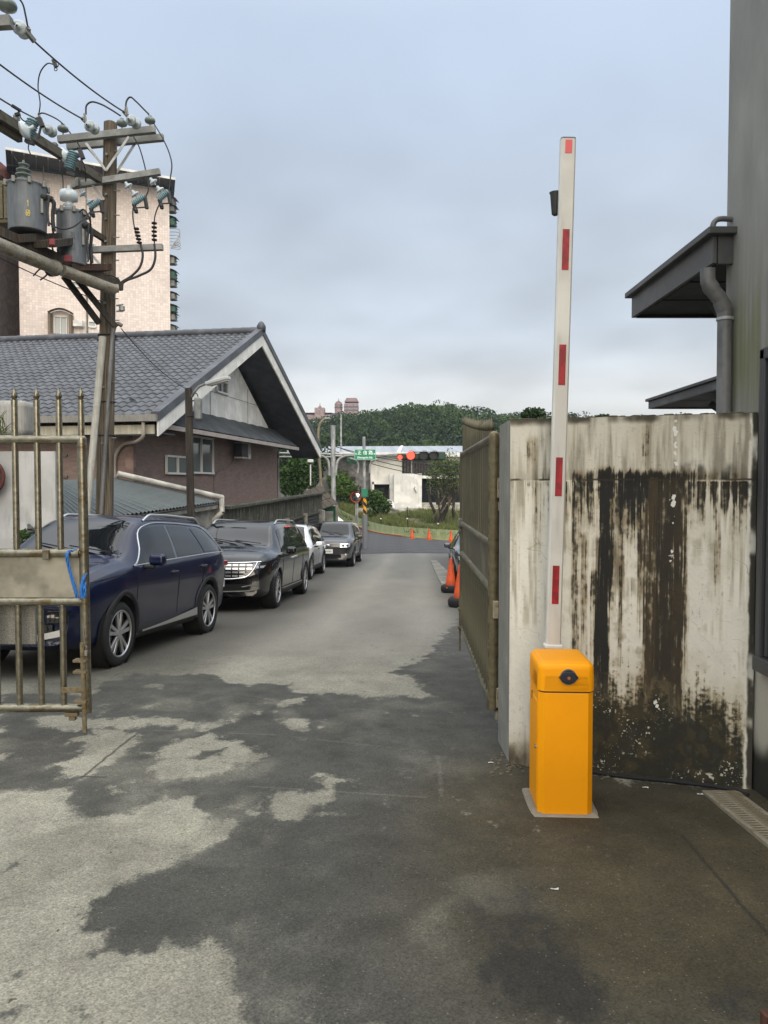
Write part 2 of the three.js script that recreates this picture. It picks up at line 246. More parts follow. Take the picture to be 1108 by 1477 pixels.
function roadAt(x, D, fine) {                                      // [sRGB colour, wetness]
  const big = fbm(x * .7, D * .7, 4), mid = fbm(x * 6, D * 6, 4);
  const wx = x + .16 * (fbm(x * 5, D * 5, 5) - .5) + .03 * (fbm(x * 30, D * 30, 3) - .5), wD = D + .14 * (fbm(x * 4 + 50, D * 3, 4) - .5);
  let w = D < 13.5 ? sst(.30, .68, wetField(wx, wD) + .22 * (vn(x * 120, D * 120) - .5) + 1.35 * (fbm(x * 12, D * 9, 6) - .5) * (.4 + 1.0 * vn(x * 1.7, D * 1.7))) : 0;
  if (D < 12) w *= 1 - .38 * sst(.52, .72, fbm(x * 2.1 + 4, D * 1.8 + 7, 5)) * sst(.9, .3, x);
  let c = C_DRY.map((v) => v * (.93 + .2 * (big - .5) + .16 * (mid - .5)));
  if (D < 10) c = mix3(c, [112, 109, 98], .62 * sst(.48, .72, fbm(x * 1.9 + 31, D * 1.6, 5)) + .25 * sst(.55, .7, fbm(x * 9, D * 7 + 3, 4)));
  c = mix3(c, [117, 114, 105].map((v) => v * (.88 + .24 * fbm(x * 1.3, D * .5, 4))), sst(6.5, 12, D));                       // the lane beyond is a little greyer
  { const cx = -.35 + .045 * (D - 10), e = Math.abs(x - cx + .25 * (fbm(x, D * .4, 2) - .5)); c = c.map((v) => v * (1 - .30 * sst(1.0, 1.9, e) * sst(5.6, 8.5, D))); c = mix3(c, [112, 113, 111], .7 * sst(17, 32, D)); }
  if (D > 9) { const tr = Math.exp(-(((x - (-.95 + .05 * (D - 10))) / .35) ** 2)) + .7 * Math.exp(-(((x - (.55 + .05 * (D - 10))) / .3) ** 2)); const k = tr * (.35 + .8 * fbm(x * 3, D * .25 + 3, 3)); c = mix3(c, [146, 142, 131], clamp(k * .55) * sst(9, 12, D)); }
  const bn = brownField(x, D), al = clamp(algae(x + .15 * (mid - .5), D) * (.7 + 1.0 * fbm(x * 25, D * 14, 3)));
  let cw = mix3(C_WET, C_BROWN, clamp(bn * (.55 + .9 * big)));
  cw = cw.map((v) => v * (.92 + .3 * (mid - .5) + .25 * (big - .5)));
  if (D < 8) { cw = mix3(cw, C_ALGAE, .85 * sst(.22, .65, al)); cw = mix3(cw, [112, 101, 80], .6 * clamp(paleSoil(x, D) * 1.6 * fbm(x * 14, D * 14, 3))); }
  c = mix3(c, cw, w);
  for (const l of LINES) { const d = dseg(x + .02 * (mid - .5), D, l); if (d < .02) c = mix3(c, [134, 131, 122], .3 * (1 - d / .02) * sst(.35, .6, vn(x * 9, D * 9))); }
  for (const l of CRACKS) { const d = dseg(x + .03 * (mid - .5), D, l); if (d < .016) c = mix3(c, [44, 42, 38], .75 * (1 - d / .016)); }
  const s = hash((x * 330) | 0, (D * 330) | 0), s2 = vn(x * 170, D * 170);
  const k = fine ? 1 + (s - .5) * .24 + (s2 - .5) * .3 + (vn(x * 45, D * 45) - .5) * .06 : 1 + (s2 - .5) * .16;
  c = c.map((v) => v * k);
  if (fine) { const q = vn(x * 60 + 9, D * 60); if (s > .9965 && q > .5) c = mix3(c, [190, 186, 170], .6); if (s < .004) c = c.map((v) => v * .55); const leaf = vn(x * 34 + 71, D * 34 + 5); if (leaf > .965) c = mix3(c, [60, 52, 40], .7); }
  return [c, w];
}
function roadSheet(d0, d1, w, h, fine, x0, x1, nx, nd, lift) {
  const rough = new Uint8Array(w * h * 4), id = [];
  const map = dtex(w, h, (i, j) => { const x = mix(x0, x1, (i + .5) / w), D = mix(d0, d1, (j + .5) / h), [c, wet] = roadAt(x, D, fine); const o = (j * w + i) * 4, pr = fbm(x * 9, D * 9, 3); rough[o] = rough[o + 1] = rough[o + 2] = 255 * mix(.95, .66 + .24 * pr, wet); rough[o + 3] = 255; return c; }, true, 0);
  const rt = new THREE.DataTexture(rough, w, h, THREE.RGBAFormat); rt.magFilter = rt.minFilter = THREE.LinearFilter; rt.needsUpdate = true;
  const b = TX.grain.clone(); b.repeat.set((x1 - x0) / .8, (d1 - d0) / .8); b.needsUpdate = true;
  const g = grid(nx, nd, (u, v) => { const D = mix(d0, d1, v); return V(mix(x0, x1, u), gy(D) + lift, -D); });
  return [g, M(0xffffff, 1, 0, { map, roughnessMap: rt, bumpMap: b, bumpScale: .003, specularIntensity: .42 })];
}
{
  // one sheet of packed ground from behind the camera to the horizon
  const ds = []; for (let D = -40; D < 60; D += 1) ds.push(D); for (let D = 60; D <= 900; D += 30) ds.push(D);
  const g = grid(12, ds.length - 1, (u, v) => { const D = ds[Math.round(v * (ds.length - 1))]; return V((u - .5) * 1000, gy(D) - .012, -D); });
  struct('ground', g, M(S(112, 108, 98), .95, 0, { map: rep(TX.mottle, 3), bumpMap: TX.bump, bumpScale: .004 }), { label: 'packed grey ground of the yard' });
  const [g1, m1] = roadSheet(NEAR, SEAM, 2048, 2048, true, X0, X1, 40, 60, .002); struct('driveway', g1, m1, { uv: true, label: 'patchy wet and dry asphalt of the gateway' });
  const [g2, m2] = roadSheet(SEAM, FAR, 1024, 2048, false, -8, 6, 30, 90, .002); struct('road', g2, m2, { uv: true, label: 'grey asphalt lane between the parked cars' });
}
{ // newer, darker asphalt of the crossing road, and its branch that climbs to the left behind the hoarding
  const dk = M(S(74, 75, 77), .8, 0, { map: TX.mottle, bumpMap: TX.grain, bumpScale: .004 });
  const e = [[-30, 34.5], [-6, 35], [-2.2, 35.6], [1.2, 36.4], [4, 36.2], [30, 35]];
  const g = grid(60, 24, (u, v) => { const x = mix(-30, 30, u); const d0 = pch(e)(x), D = mix(d0, 60, v); return V(x, gy(D) + .014, -D); });
  struct('side_road', g, dk, { label: 'dark new asphalt of the crossing road' });
  const ed = [[474, 737, 62], [484, 747, 61], [495, 756.5, 60], [500, 760.5, 60]].map(([a, b, d]) => P(a, b, d).add(V(0, .12, 0)));
  struct('road_marking', ed.slice(0, -1).map((p, i) => slab([p.clone().add(V(-.22, .0, 0)), p.clone().add(V(.2, 0, 0)), ed[i + 1].clone().add(V(.25, 0, 0)), ed[i + 1].clone().add(V(-.25, 0, 0))], .02)), mt.stripeWhite, { label: 'white edge line on the climbing road' });
  struct('ramp_road', [quad(P(474, 736, 63), P(440, 736, 63), P(440, 762, 59.5), P(502, 762, 59.5))], dk, { label: 'asphalt ramp climbing to the left' });
  // pale drain slabs along the right edge of the lane
  const st = T('drain_channel', 'row of pale concrete slabs along the right lane edge near the dark car', 'drain', onG(1.85, 26)); delete st.userData.category; st.userData.kind = 'structure';
  const sm = M(S(150, 148, 138), .9, 0, { map: TX.mottle });
  for (let D = 20; D < 31.5; D += .62) part('slab', slab([[1.95, D], [1.3 + .035 * (D - 20), D], [1.3 + .035 * (D - 20), D + .6], [1.95, D + .6]].map(([x, d]) => onG(x + .25, d).add(V(0, .03, 0))), .06), sm, st);
}
// ------------------------------------------------------------------ leaves
function leafGeo(n, rx, ry, rz, size, lobes = 5, sp = .55) {        // n folded leaf faces spread through an uneven crown
  const pos = [], c = [], L = [];
  for (let i = 0; i < lobes; i++) { const a = rnd() * 6.28, e = rr(-.5, .9); L.push([Math.cos(a) * .55 * rr(.4, 1), e * .6, Math.sin(a) * .55 * rr(.4, 1), rr(.4, .7)]); }
  const q = new THREE.Quaternion(), e = new THREE.Euler();
  for (let i = 0; i < n; i++) {
    const l = L[(rnd() * lobes) | 0], th = rnd() * 6.283, ph = Math.acos(rr(-1, 1)), r = l[3] * Math.pow(rnd(), .33 * sp + .05);
    const p = V((l[0] + r * Math.sin(ph) * Math.cos(th)) * rx, (l[1] + r * Math.cos(ph)) * ry, (l[2] + r * Math.sin(ph) * Math.sin(th)) * rz);
    e.set(rr(-1.1, 1.1), rnd() * 6.28, rr(-1.1, 1.1)); q.setFromEuler(e);
    const s = size * rr(.6, 1.3), v = [V(-s * .5, 0, 0), V(0, s * .12, -s * .36), V(s * .5, 0, 0), V(0, s * .12, s * .36)].map((k) => k.applyQuaternion(q).add(p));
    for (const k of [0, 1, 2, 0, 2, 3]) pos.push(v[k].x, v[k].y, v[k].z);
  }
  const g = new THREE.BufferGeometry(); g.setAttribute('position', new THREE.Float32BufferAttribute(pos, 3)); g.computeVertexNormals(); return g;
}
const leafTex = dtex(256, 256, (i, j) => { const a = fbm(i / 16, j / 16, 4, 16); return [150 + 130 * (a - .3), 170 + 110 * (a - .3), 140 + 120 * (a - .3)]; }, true, 6);
const leafM = (r, g, b) => M(S(r, g, b), .75, 0, { transmission: .22, specularIntensity: .4, map: leafTex });
const LEAF = { dark: leafM(70, 92, 56), mid: leafM(92, 118, 62), bright: leafM(120, 146, 72), olive: leafM(132, 140, 92) };
{ // hill beyond the junction, wooded
  const ridge = pch([[-200, 12], [-70, 13], [-26, 17.2], [-12, 18.4], [-5, 19.6], [0, 20.6], [14, 21.6], [24, 20.2], [34, 18.6], [60, 18.6], [90, 18], [200, 12]]);
  const hy = (x, D) => -1.7 + (ridge(x * 210 / Math.max(D, 150)) - 4.2) * sst(95, 205, D) + 1.8 * (fbm(x * .04, D * .04, 3) - .5) * sst(95, 130, D);
  struct('hill', grid(90, 40, (u, v) => { const x = mix(-240, 240, u), D = mix(95, 300, v); return V(x, hy(x, D), -D); }), M(S(60, 70, 46), .95), { label: 'wooded hill beyond the junction' });
  const forest = new THREE.Group(); forest.name = 'forest'; forest.userData = { label: 'dense dark green wood covering the hill behind the white building', kind: 'stuff' }; scene.add(forest);
  const hillLeaf = [leafM(70, 92, 56), leafM(92, 112, 64), leafM(56, 78, 50)];
  for (let k = 0; k < 3; k++) {
    const g = leafGeo(1300, 4.4, 3.4, 4.4, .52, 6, .12); boxUV(clean(g)); const list = [];
    for (let i = 0; i < 520; i++) {
      const D = 108 + 115 * Math.pow(rnd(), .8), x = rr(-.30, .42) * D * 1.05; const y = hy(x, D); const s = rr(.45, 1.45);
      list.push(new THREE.Matrix4().compose(V(x, y + 1.9 * s, -D), new THREE.Quaternion().setFromEuler(new THREE.Euler(0, rnd() * 6.28, 0)), V(s, s * rr(.75, 1.15), s)));
    }
    const im = new THREE.InstancedMesh(boxUV(clean(g)), hillLeaf[k], list.length); list.forEach((m, i) => im.setMatrixAt(i, m)); im.name = 'canopy'; im.userData.kind = 'stuff'; shadow(im); forest.add(im);
  }
}

// ================================================================== RIGHT: STAINED WALL, GREY BUILDING, BARRIER, OPEN GATE
const WA = V(.85, 0, -5.12), WB = V(2.255, 0, -4.62), WTOP = 2.10;
{
  const t = T('concrete_wall', 'tall rendered concrete wall streaked with black and brown damp stains', 'wall', V(1.5, gy(4.9), -4.87));
  const dir = WB.clone().sub(WA).normalize(), nrm = V(-dir.z, 0, dir.x); if (nrm.z < 0) nrm.negate();
  const len = WA.distanceTo(WB), y0 = -.36, at = (u, y, o = 0) => WA.clone().addScaledVector(dir, u * len).addScaledVector(nrm, o).setY(y);
  // body
  const back = (p, d) => p.clone().add(V(0, 0, -d));
  const body = [quad(at(0, y0), at(0, WTOP), back(at(0, WTOP), .5), back(at(0, y0), .5)), quad(at(0, WTOP), at(1, WTOP), back(at(1, WTOP), .4), back(at(0, WTOP), .5)), quad(back(at(0, y0), .5), back(at(1, y0), .4), back(at(1, WTOP), .4), back(at(0, WTOP), .5)), quad(at(1, y0), at(1, WTOP), back(at(1, WTOP), .4), back(at(1, y0), .4))];
  part('core', body, M(S(150, 147, 135), .9, 0, { map: rep(TX.streak, 1.2), bumpMap: TX.bump, bumpScale: .004 }), t);
  const W = 1280, H = 2048, bmp = new Uint8Array(W * H * 4), rgh = new Uint8Array(W * H * 4);
  const STR = [[.115, .022, .16, .30, .5, 0], [.29, .02, .16, .72, .5, .2], [.405, .036, .13, .9, 1.1, 0], [.37, .022, .4, .9, .8, .2], [.44, .02, .15, .5, .6, .1], [.325, .02, .3, .62, .55, .4], [.50, .075, .14, .27, 1.2, 0], [.62, .1, .14, .24, 1.1, .1], [.33, .06, .14, .22, .9, .1], [.74, .05, .14, .22, .8, .2], [.475, .012, .2, .62, .6, .2], [.555, .016, .15, .5, .5, .3], [.60, .04, .15, .98, 1, .8], [.655, .05, .15, 1, 1.1, .45], [.705, .035, .15, .97, 1.05, .6], [.735, .015, .3, .6, .5, .7], [.80, .06, .14, .24, .5, .3], [.92, .03, .14, .3, .4, .3], [.2, .05, .13, .25, .35, .2], [.86, .012, .2, .45, .35, .4], [.57, .02, .02, .15, .35, .2], [.20, .03, .0, .12, .4, .2], [.1, .03, .05, .15, .5, .1]];
  const map = dtex(W, H, (i, j) => {
    const u = (i + .5) / W, v = 1 - (j + .5) / H, X = u * len, Y = v * 2.46;
    const n1 = fbm(X * 3, Y * 3, 5), n2 = fbm(X * 14, Y * 12, 4), vs = fbm(X * 46, Y * 2.2, 4), vs2 = fbm(X * 110 + 5, Y * 3.2, 3), sp = fbm(X * 55, Y * 55, 3);
    let c = [229, 224, 207].map((q) => q * (.90 + .16 * n1 + .08 * (n2 - .5)));
    c = mix3(c, [146, 137, 115], .75 * sst(.45, .75, vs) * sst(.3, .7, n1));               // fine grey runs
    c = mix3(c, [150, 138, 110], .5 * sst(.5, .8, fbm(X * 2.2 + 9, Y * 1.6, 4)));          // tan cast
    if (v < .163) { c = mix3(c, [196, 189, 170], .6); c = mix3(c, [104, 97, 80], .6 * sst(.42, .75, fbm(X * 30, Y * 3 + 4, 4) * .7 + .3 * n1)); c = mix3(c, [38, 36, 30], clamp(sst(.115, .163, v + .05 * (n2 - .5)) * sst(.42, .62, fbm(X * 3.4 + 2, .3, 3)) * sst(.3, .6, vs) * 1.1)); }
    let dk = 0, br = 0;
    for (const [cu, w, v0, v1, s, b] of STR) {
      const q = Math.abs(u + .024 * (fbm(v * 5 + cu * 40, cu * 9, 3) - .5) + .012 * (vs - .5) - cu) / w; if (q > 2) continue;
      const k = s * sst(1.25, .45, q + .9 * (vs2 - .5)) * sst(v0 - .012, v0 + .015, v + .012 * (vs - .5)) * sst(v1 + .12, v1 - .12, v + .16 * (vs - .5)) * clamp(.62 + 1.1 * (vs - .2) + .5 * (n2 - .5));
      if (k > dk) { dk = mix(dk, k, 1); br = b; } else dk = dk + (1 - dk) * k * .5;
    }
    // damp foot of the wall
    const foot = sst(.62, .78, v + .16 * (n1 - .5) + .13 * (vs - .5) + .05 * (sp - .5) - .08 * sst(.86, .96, u)) * sst(.30, .40, u + .05 * (n2 - .5)) * sst(.985, .955, u);
    const footL = 1.2 * sst(.80, .98, v + .14 * (n1 - .5)) * sst(.30, .0, u) * clamp(.3 + n2);
    const topDrip = 1.15 * sst(.163, .17, v) * sst(.34, .18, v + .10 * (vs - .5)) * sst(.1, .3, u) * sst(.42, .62, vs + .35 * (n1 - .3));
    dk = Math.max(dk, topDrip * .8);
    const brown = [64, 53, 35], black = [27, 26, 21];
    c = mix3(c, [150, 136, 106], .75 * clamp(dk * 1.3) * (.5 + .8 * n2)); c = mix3(c, [112, 102, 80], .85 * sst(.15, .7, vs) * Math.exp(-(((u - .5) / .3) ** 2)) * sst(.16, .2, v) * sst(.4, .65, n1 * .5 + .5 * n2));
    const st = fbm(X * 130, Y * 4.5, 4), bl = fbm(X * 44, Y * 30, 4), al = sst(.08, .92, dk + .85 * (st - .5) + .6 * (bl - .5)) * sst(.0, .14, dk);
    c = mix3(c, mix3([122, 104, 74], mix3(black, brown, clamp(br * (.4 + 1.2 * n2))), sst(.25, .8, al + .5 * (bl - .5))), al * .96);
    c = mix3(c, [120, 100, 66], .6 * footL); c = mix3(c, [42, 38, 27], clamp(footL - .35) * .9);
    c = mix3(c, [134, 118, 86], .7 * sst(.0, .5, foot) * (.5 + .7 * n2));
    c = mix3(c, mix3([36, 36, 26], [72, 62, 40], sst(.4, .7, n2) * .7), sst(.12, .9, foot + .8 * (sp - .5) + .3 * (vs2 - .5)) * clamp(.9 + .5 * (n2 - .3)));
    const rim = sst(.925, .955, v + .015 * (n1 - .5)); c = mix3(c, mix3([176, 166, 132], [84, 78, 54], sst(.45, .6, n2)), rim * sst(.3, .5, u) * .8);
    // flaked white spots
    const fl = foot * sst(.69, .74, sp) + .9 * foot * sst(.90, .94, vn(X * 120 + 3, Y * 120)); c = mix3(c, [190, 186, 166], clamp(fl * sst(.46, .62, fbm(X * 5 + 3, Y * 7, 3) + .22 * sst(.86, .93, v))));
    const peel = Math.exp(-(((u - .685 - .03 * (n1 - .5)) / .014) ** 2)) * (sst(.0, .02, v) * sst(.16, .13, v) * 1.0 + .75 * sst(.17, .2, v) * sst(.56, .3, v)); if (peel * .62 + sp * .5 + 1.05 * (fbm(X * 30 + 4, Y * 34, 4) - .35) > .98) c = [222, 218, 206];
    const peel2 = Math.exp(-(((u - .63) / .03) ** 2) - (((v - .735) / .03) ** 2)); if (peel2 + sp * .9 > 1.28) c = [222, 218, 206];
    const edge = sst(.962, .972, u + .012 * (n2 - .5)); c = mix3(c, [212, 207, 190], edge * sst(.25, .5, fbm(X * 20, Y * 9, 4) + .25 * (v - .4))); c = mix3(c, [46, 43, 33], .9 * sst(.974, .984, u + .014 * (n2 - .5)) * sst(.35, .6, fbm(X * 8 + 2, Y * 5, 4) + .15 * v));
    c = mix3(c, [58, 53, 40], .85 * sst(.022, .004, v - .012 * (n2 - .5)) * sst(.25, .6, fbm(X * 9, 1.5, 3)));
    const led = Math.abs(v - .163 - .004 * (n2 - .5)); if (led < .0026) c = mix3(c, [60, 54, 42], .75 * sst(.35, .6, fbm(X * 8, 3, 3)));
    const cr = Math.abs(fbm(X * 3.1 + 31, Y * 3.1, 4) - .5); if (cr < .0022 && fbm(X * 2.3, Y * 2.3 + 40, 2) > .5 && v > .2) c = mix3(c, [120, 108, 86], .28);
    const o = (j * W + i) * 4, b = 128 + 70 * (n2 - .5) + 60 * (sp - .5) - 20 * foot - (cr < .0035 ? 30 : 0) + (v < .163 ? 45 : 0); bmp[o] = bmp[o + 1] = bmp[o + 2] = clamp(b, 0, 255); bmp[o + 3] = 255;
    const k = 1 + (hash(i, j) - .5) * .05; return c.map((q) => q * k);
  }, true, 0);
  const bt = new THREE.DataTexture(bmp, W, H, THREE.RGBAFormat); bt.magFilter = bt.minFilter = THREE.LinearFilter; bt.needsUpdate = true;
  const face = grid(40, 60, (u, v) => at(u, mix(y0, WTOP - .004, v), .012 + (v > .84 ? .012 : 0) + .004 * (fbm(u * 5, v * 8, 3) - .5)));
  part('plaster', face, M(0xffffff, .85, 0, { map, bumpMap: bt, bumpScale: .006 }), t, { uv: true });
  // ragged mortar along the top and foot
  const cap = []; for (let i = 0; i < 26; i++) { const u = (i + rr(.1, .9)) / 26; cap.push(rbox(.02 + .03 * rnd(), .005 + .008 * rnd(), .03 + .03 * rnd(), 0, 0, 0, .002).rotateY(rnd()).translate(...at(u, WTOP + .002, -.05 * rnd()).toArray())); }
  part('coping_crust', cap, M(S(124, 116, 94), .95, 0, { map: TX.mottle }), t);
  struct('side_wall', box(.4, 4.4, 25, 3.7, .1, -21.6), M(S(78, 62, 54), .85, 0, { map: TX.mottle }), { label: 'added brown wall, unseen behind the open gate, for the car sides to reflect' });  // added out of view so the car sides reflect something darker than sky
  // rubble, hose and white clips at the wall's foot
  const hose = one('drain_hose', curve([at(.36, gy(4.9) + .02, .05), at(.5, gy(4.9) + .018, .06), at(.72, gy(4.8) + .02, .055), at(.9, gy(4.7) + .015, .07), at(.98, gy(4.6) + .012, .14)], .014, 40, 8), mt.rubber, 'thin black hose lying along the foot of the stained wall', 'hose');
  const rub = []; for (let i = 0; i < 70; i++) { const u = rnd(), s = .008 + .02 * rnd() * rnd(); rub.push(new THREE.IcosahedronGeometry(s, 0).rotateX(rnd() * 3).scale(1, .6, 1).translate(...at(u, gy(4.9) + .004, .03 + .22 * rnd() * rnd()).toArray())); }
  for (let i = 0; i < 30; i++) { const p = G(rr(705, 745), rr(1085, 1120)); rub.push(new THREE.IcosahedronGeometry(.007 + .013 * rnd(), 0).scale(1, .6, 1).translate(p.x, p.y + .004, p.z)); }
  one('debris', rub, M(S(92, 84, 66), .95), 'crumbled mortar and dirt along the foot of the stained wall', 'debris', { kind: 'stuff' });
  const grp = 'white paper scraps on the ground';
  [[931, 1137, 'white crumpled scrap by the hose in the middle of the wall foot'], [1010, 1147, 'white crumpled scrap beside the upper end of the drain grate'], [708, 1101, 'small white paper scrap on the ground beside the end of the wall'], [800, 1284, 'thin white scrap on brown wet ground in front of the barrier']].forEach(([a, b, l]) => { const p = G(a, b); one('paper_scrap', grid(6, 3, (u, v) => V(p.x + (u - .5) * .036, p.y + .003 + .008 * fbm(u * 4 + a, v * 4, 2), p.z + (v - .5) * .014)), M(S(190, 188, 178), .8), l, 'paper scrap', { group: grp }); });
}
// ------------------------------------------------------------------ grey building on the right
{
  const bx = 2.265, D1 = 5.10, D0 = -3;
  const t = T('plaster_building', 'tall dark grey plastered building at the right edge with downpipe and awning', 'building', V(bx + 2, gy(3), -1));
  const n = (x, y) => fbm(x, y, 4);
  const map = dtex(1024, 1024, (i, j) => { const d = i / 1024 * 2.6, y = j / 1024 * 5.6 - .4; const a = n(d * 3, y * 2), b = n(d * 14, y * 5), s = fbm(d * 40, y * 1.6, 3);
    let c = [136, 135, 129].map((q) => q * (.9 + .2 * a + .1 * (b - .5))); c = mix3(c, [88, 86, 60], .55 * sst(3.6, 2.4, y) * sst(.3, .75, s * .5 + .5 * a)); c = mix3(c, [92, 96, 50], .4 * sst(3.1, 2.6, y) * sst(1.9, 2.3, y) * sst(.5, .75, fbm(d * 5, y * 1.2, 3)));
    c = mix3(c, [186, 180, 162], sst(.72, .6, y) * .95); c = mix3(c, [40, 42, 34], sst(.30, .16, y + .25 * (a - .5) + .10 * (d - 1))); return c; }, true, 0);
  const W = bx + 5, g = [];
  const fine = M(0xffffff, .75, 0, { map, bumpMap: TX.bump, bumpScale: .004 });
  part('side_wall', grid(30, 40, (u, v) => V(bx + .002 * vn(u * 30, v * 30), mix(-.4, 5.2, v), -mix(D1 - 2.6, D1, u))), fine, t, { uv: true });
  part('wall', [quad(V(bx + .003, -.3, -(D1 - 2.6)), V(bx + .003, 7.4, -(D1 - 2.6)), V(bx + .003, 7.4, -D0), V(bx + .003, -.3, -D0)), quad(V(bx + .001, 5.2, -D1), V(bx + .001, 7.4, -D1), V(bx + .001, 7.4, -(D1 - 2.6)), V(bx + .001, 5.2, -(D1 - 2.6))), quad(V(bx, -.5, -D1), V(bx, 7.4, -D1), V(W, 7.4, -D1), V(W, -.5, -D1)), quad(V(bx, 7.4, -D1), V(bx, 7.4, -D0), V(W, 7.4, -D0), V(W, 7.4, -D1))], mt.greyWall, t);
  // recessed wing further on, with awnings and downpipe
  part('rear_wall', box(3, 5, 1.6, 3.3 + 1.5, 2.2, -(D1 + .83)), mt.greyWall, t); part('rear_wall', box(4, 5.2, 4, 6.6 + 2, .9, -12.2), mt.greyWall, t);
  // window: dark frame projecting a little from the side wall
  const wf = part('window_frame', [rbox(.05, 1.9, .06, bx - .025, 1.51, -4.5, .008), rbox(.06, .09, 1.6, bx - .03, .60, -3.74, .01), rbox(.06, 1.6, .05, bx - .028, 1.5, -3.9, .008), rbox(.05, .07, 1.6, bx - .025, 2.43, -3.73, .008), rbox(.03, 1.75, .03, bx - .016, 1.53, -4.44, .006)], M(S(66, 67, 68), .45, .2), t);
  part('pane', box(.008, 1.8, 1.4, bx - .012, 1.52, -3.73), mt.glassDark, wf);
  // awning: sloping soffit box with folded metal fascia
  const fas = M(S(98, 99, 98), .42, .35, { map: TX.mottle }), und = M(S(74, 75, 78), .6, .2, { map: TX.mottle });
  function awning(k, dx, label) {
    const a = P(1006, 344, 5.06), x0 = 2.085 * k + dx, x1 = (k === 1 ? 3.24 : x0 + 1.7), d0 = 5.0 * k, d1 = 6.62 * k, y1 = k === 1 ? 3.30 : 3.13, h = k === 1 ? .18 : .13, gk = k === 1 ? 1 : 1.35;
    const aw = part('awning', [rbox(x1 - x0, .045, d1 - d0 + .1, (x0 + x1) / 2, y1, -(d0 + d1) / 2, .006), rbox(.03 * gk, h, d1 - d0, x0 + .06, y1 - .02 - h / 2, -(d0 + d1) / 2, .004), box(x1 - x0 - .06, h, .03, (x0 + x1) / 2 + .05, y1 - .022 - h / 2, -d0 - .015), box(x1 - x0 - .06, h, .03, (x0 + x1) / 2 + .05, y1 - .022 - h / 2, -d1 + .015)], fas, t, { label });
    part('soffit', [0, 1, 2].map((i) => box(x1 - x0 - .14, .018, (d1 - d0) / 3 - .035, (x0 + x1) / 2 + .05, y1 - h + .012, -(d0 + (i + .5) * (d1 - d0) / 3))), und, aw);
    part('bracket', bar(V(x0 + .55, y1 - .2, -(d0 + d1) / 2 - .3), V(x1 - .02, y1 - .95, -(d0 + d1) / 2 - .3), .07, .09), und, aw); 
  }
  awning(1, 0, 'nearer grey metal awning'); awning(2.0, .36, 'farther grey metal awning');
  const pz = -5.02;
  part('overflow_pipe', curve([V(2.145, 3.30, -5.03), V(2.145, 3.36, -5.03), V(2.17, 3.39, -5.03), V(2.3, 3.39, -5.03)], .018, 20, 10), mt.pvcGrey, t);
  const pp = (a, b) => P(a, b, 4.995);
  const dp = part('downpipe', [rod(pp(1021, 388), pp(1021, 402), .047), curve([pp(1021, 400), pp(1022, 408), pp(1027, 417), pp(1039, 432), pp(1044.5, 441), pp(1045.5, 454)], .047, 30, 16), rod(pp(1045.5, 452), pp(1043.5, 640), .0455, .0455, 18), rod(pp(1023, 411), pp(1028, 418), .051), rod(pp(1040, 434), pp(1045.5, 448), .051)], mt.pvcGrey, t);
  part('clamp', [rod(pp(1045.4, 458), pp(1045.4, 462), .053), rbox(.06, .02, .03, ...pp(1057, 460).toArray(), .004)], mt.galv, dp);
}
// ------------------------------------------------------------------ slotted drain grate beside the building
{
  const a = G(1022, 1149), t = T('drain_grate', 'long pale metal drain grate with cross bars beside the grey building', 'drain grate', onG(2.02, 4.1));
  const L = 1.6, fr = M(S(168, 163, 148), .6, .1, { map: TX.grime });
  const gl = (s, D) => gy(D) + s, D0 = 4.56;
  const strip = (x, w) => slab([[x, D0], [x + w, D0], [x + w, D0 - L], [x, D0 - L]].map(([q, d]) => V(q, gy(d) + .016, -d)), .02);
  part('frame', [strip(1.925, .028), strip(2.115, .028), strip(2.02, .012)], fr, t);
  part('channel', slab([[1.95, D0], [2.12, D0], [2.12, D0 - L], [1.95, D0 - L]].map(([q, d]) => V(q, gy(d) + .006, -d)), .02), mt.black, t);
  let first; for (let i = 0; i < 46; i++) { const D = D0 - .02 - i * .034, p = V(2.03, gy(D) + .014, -D); if (!first) first = part('bar', box(.17, .012, .012, p.x, p.y, p.z), fr, t); else { const m = same('bar', first, t, V(0, gy(D) - gy(D0 - .02), (D0 - .02 - D))); } }
  one('reddish_block', rbox(.12, .06, .2, 0, 0, 0, .006).rotateY(.3).translate(1.285, gy(2.3) + .03, -2.3), M(S(150, 98, 74), .75, 0, { map: TX.wood }), 'reddish brown wooden block at the lower right corner', 'wooden block');
}
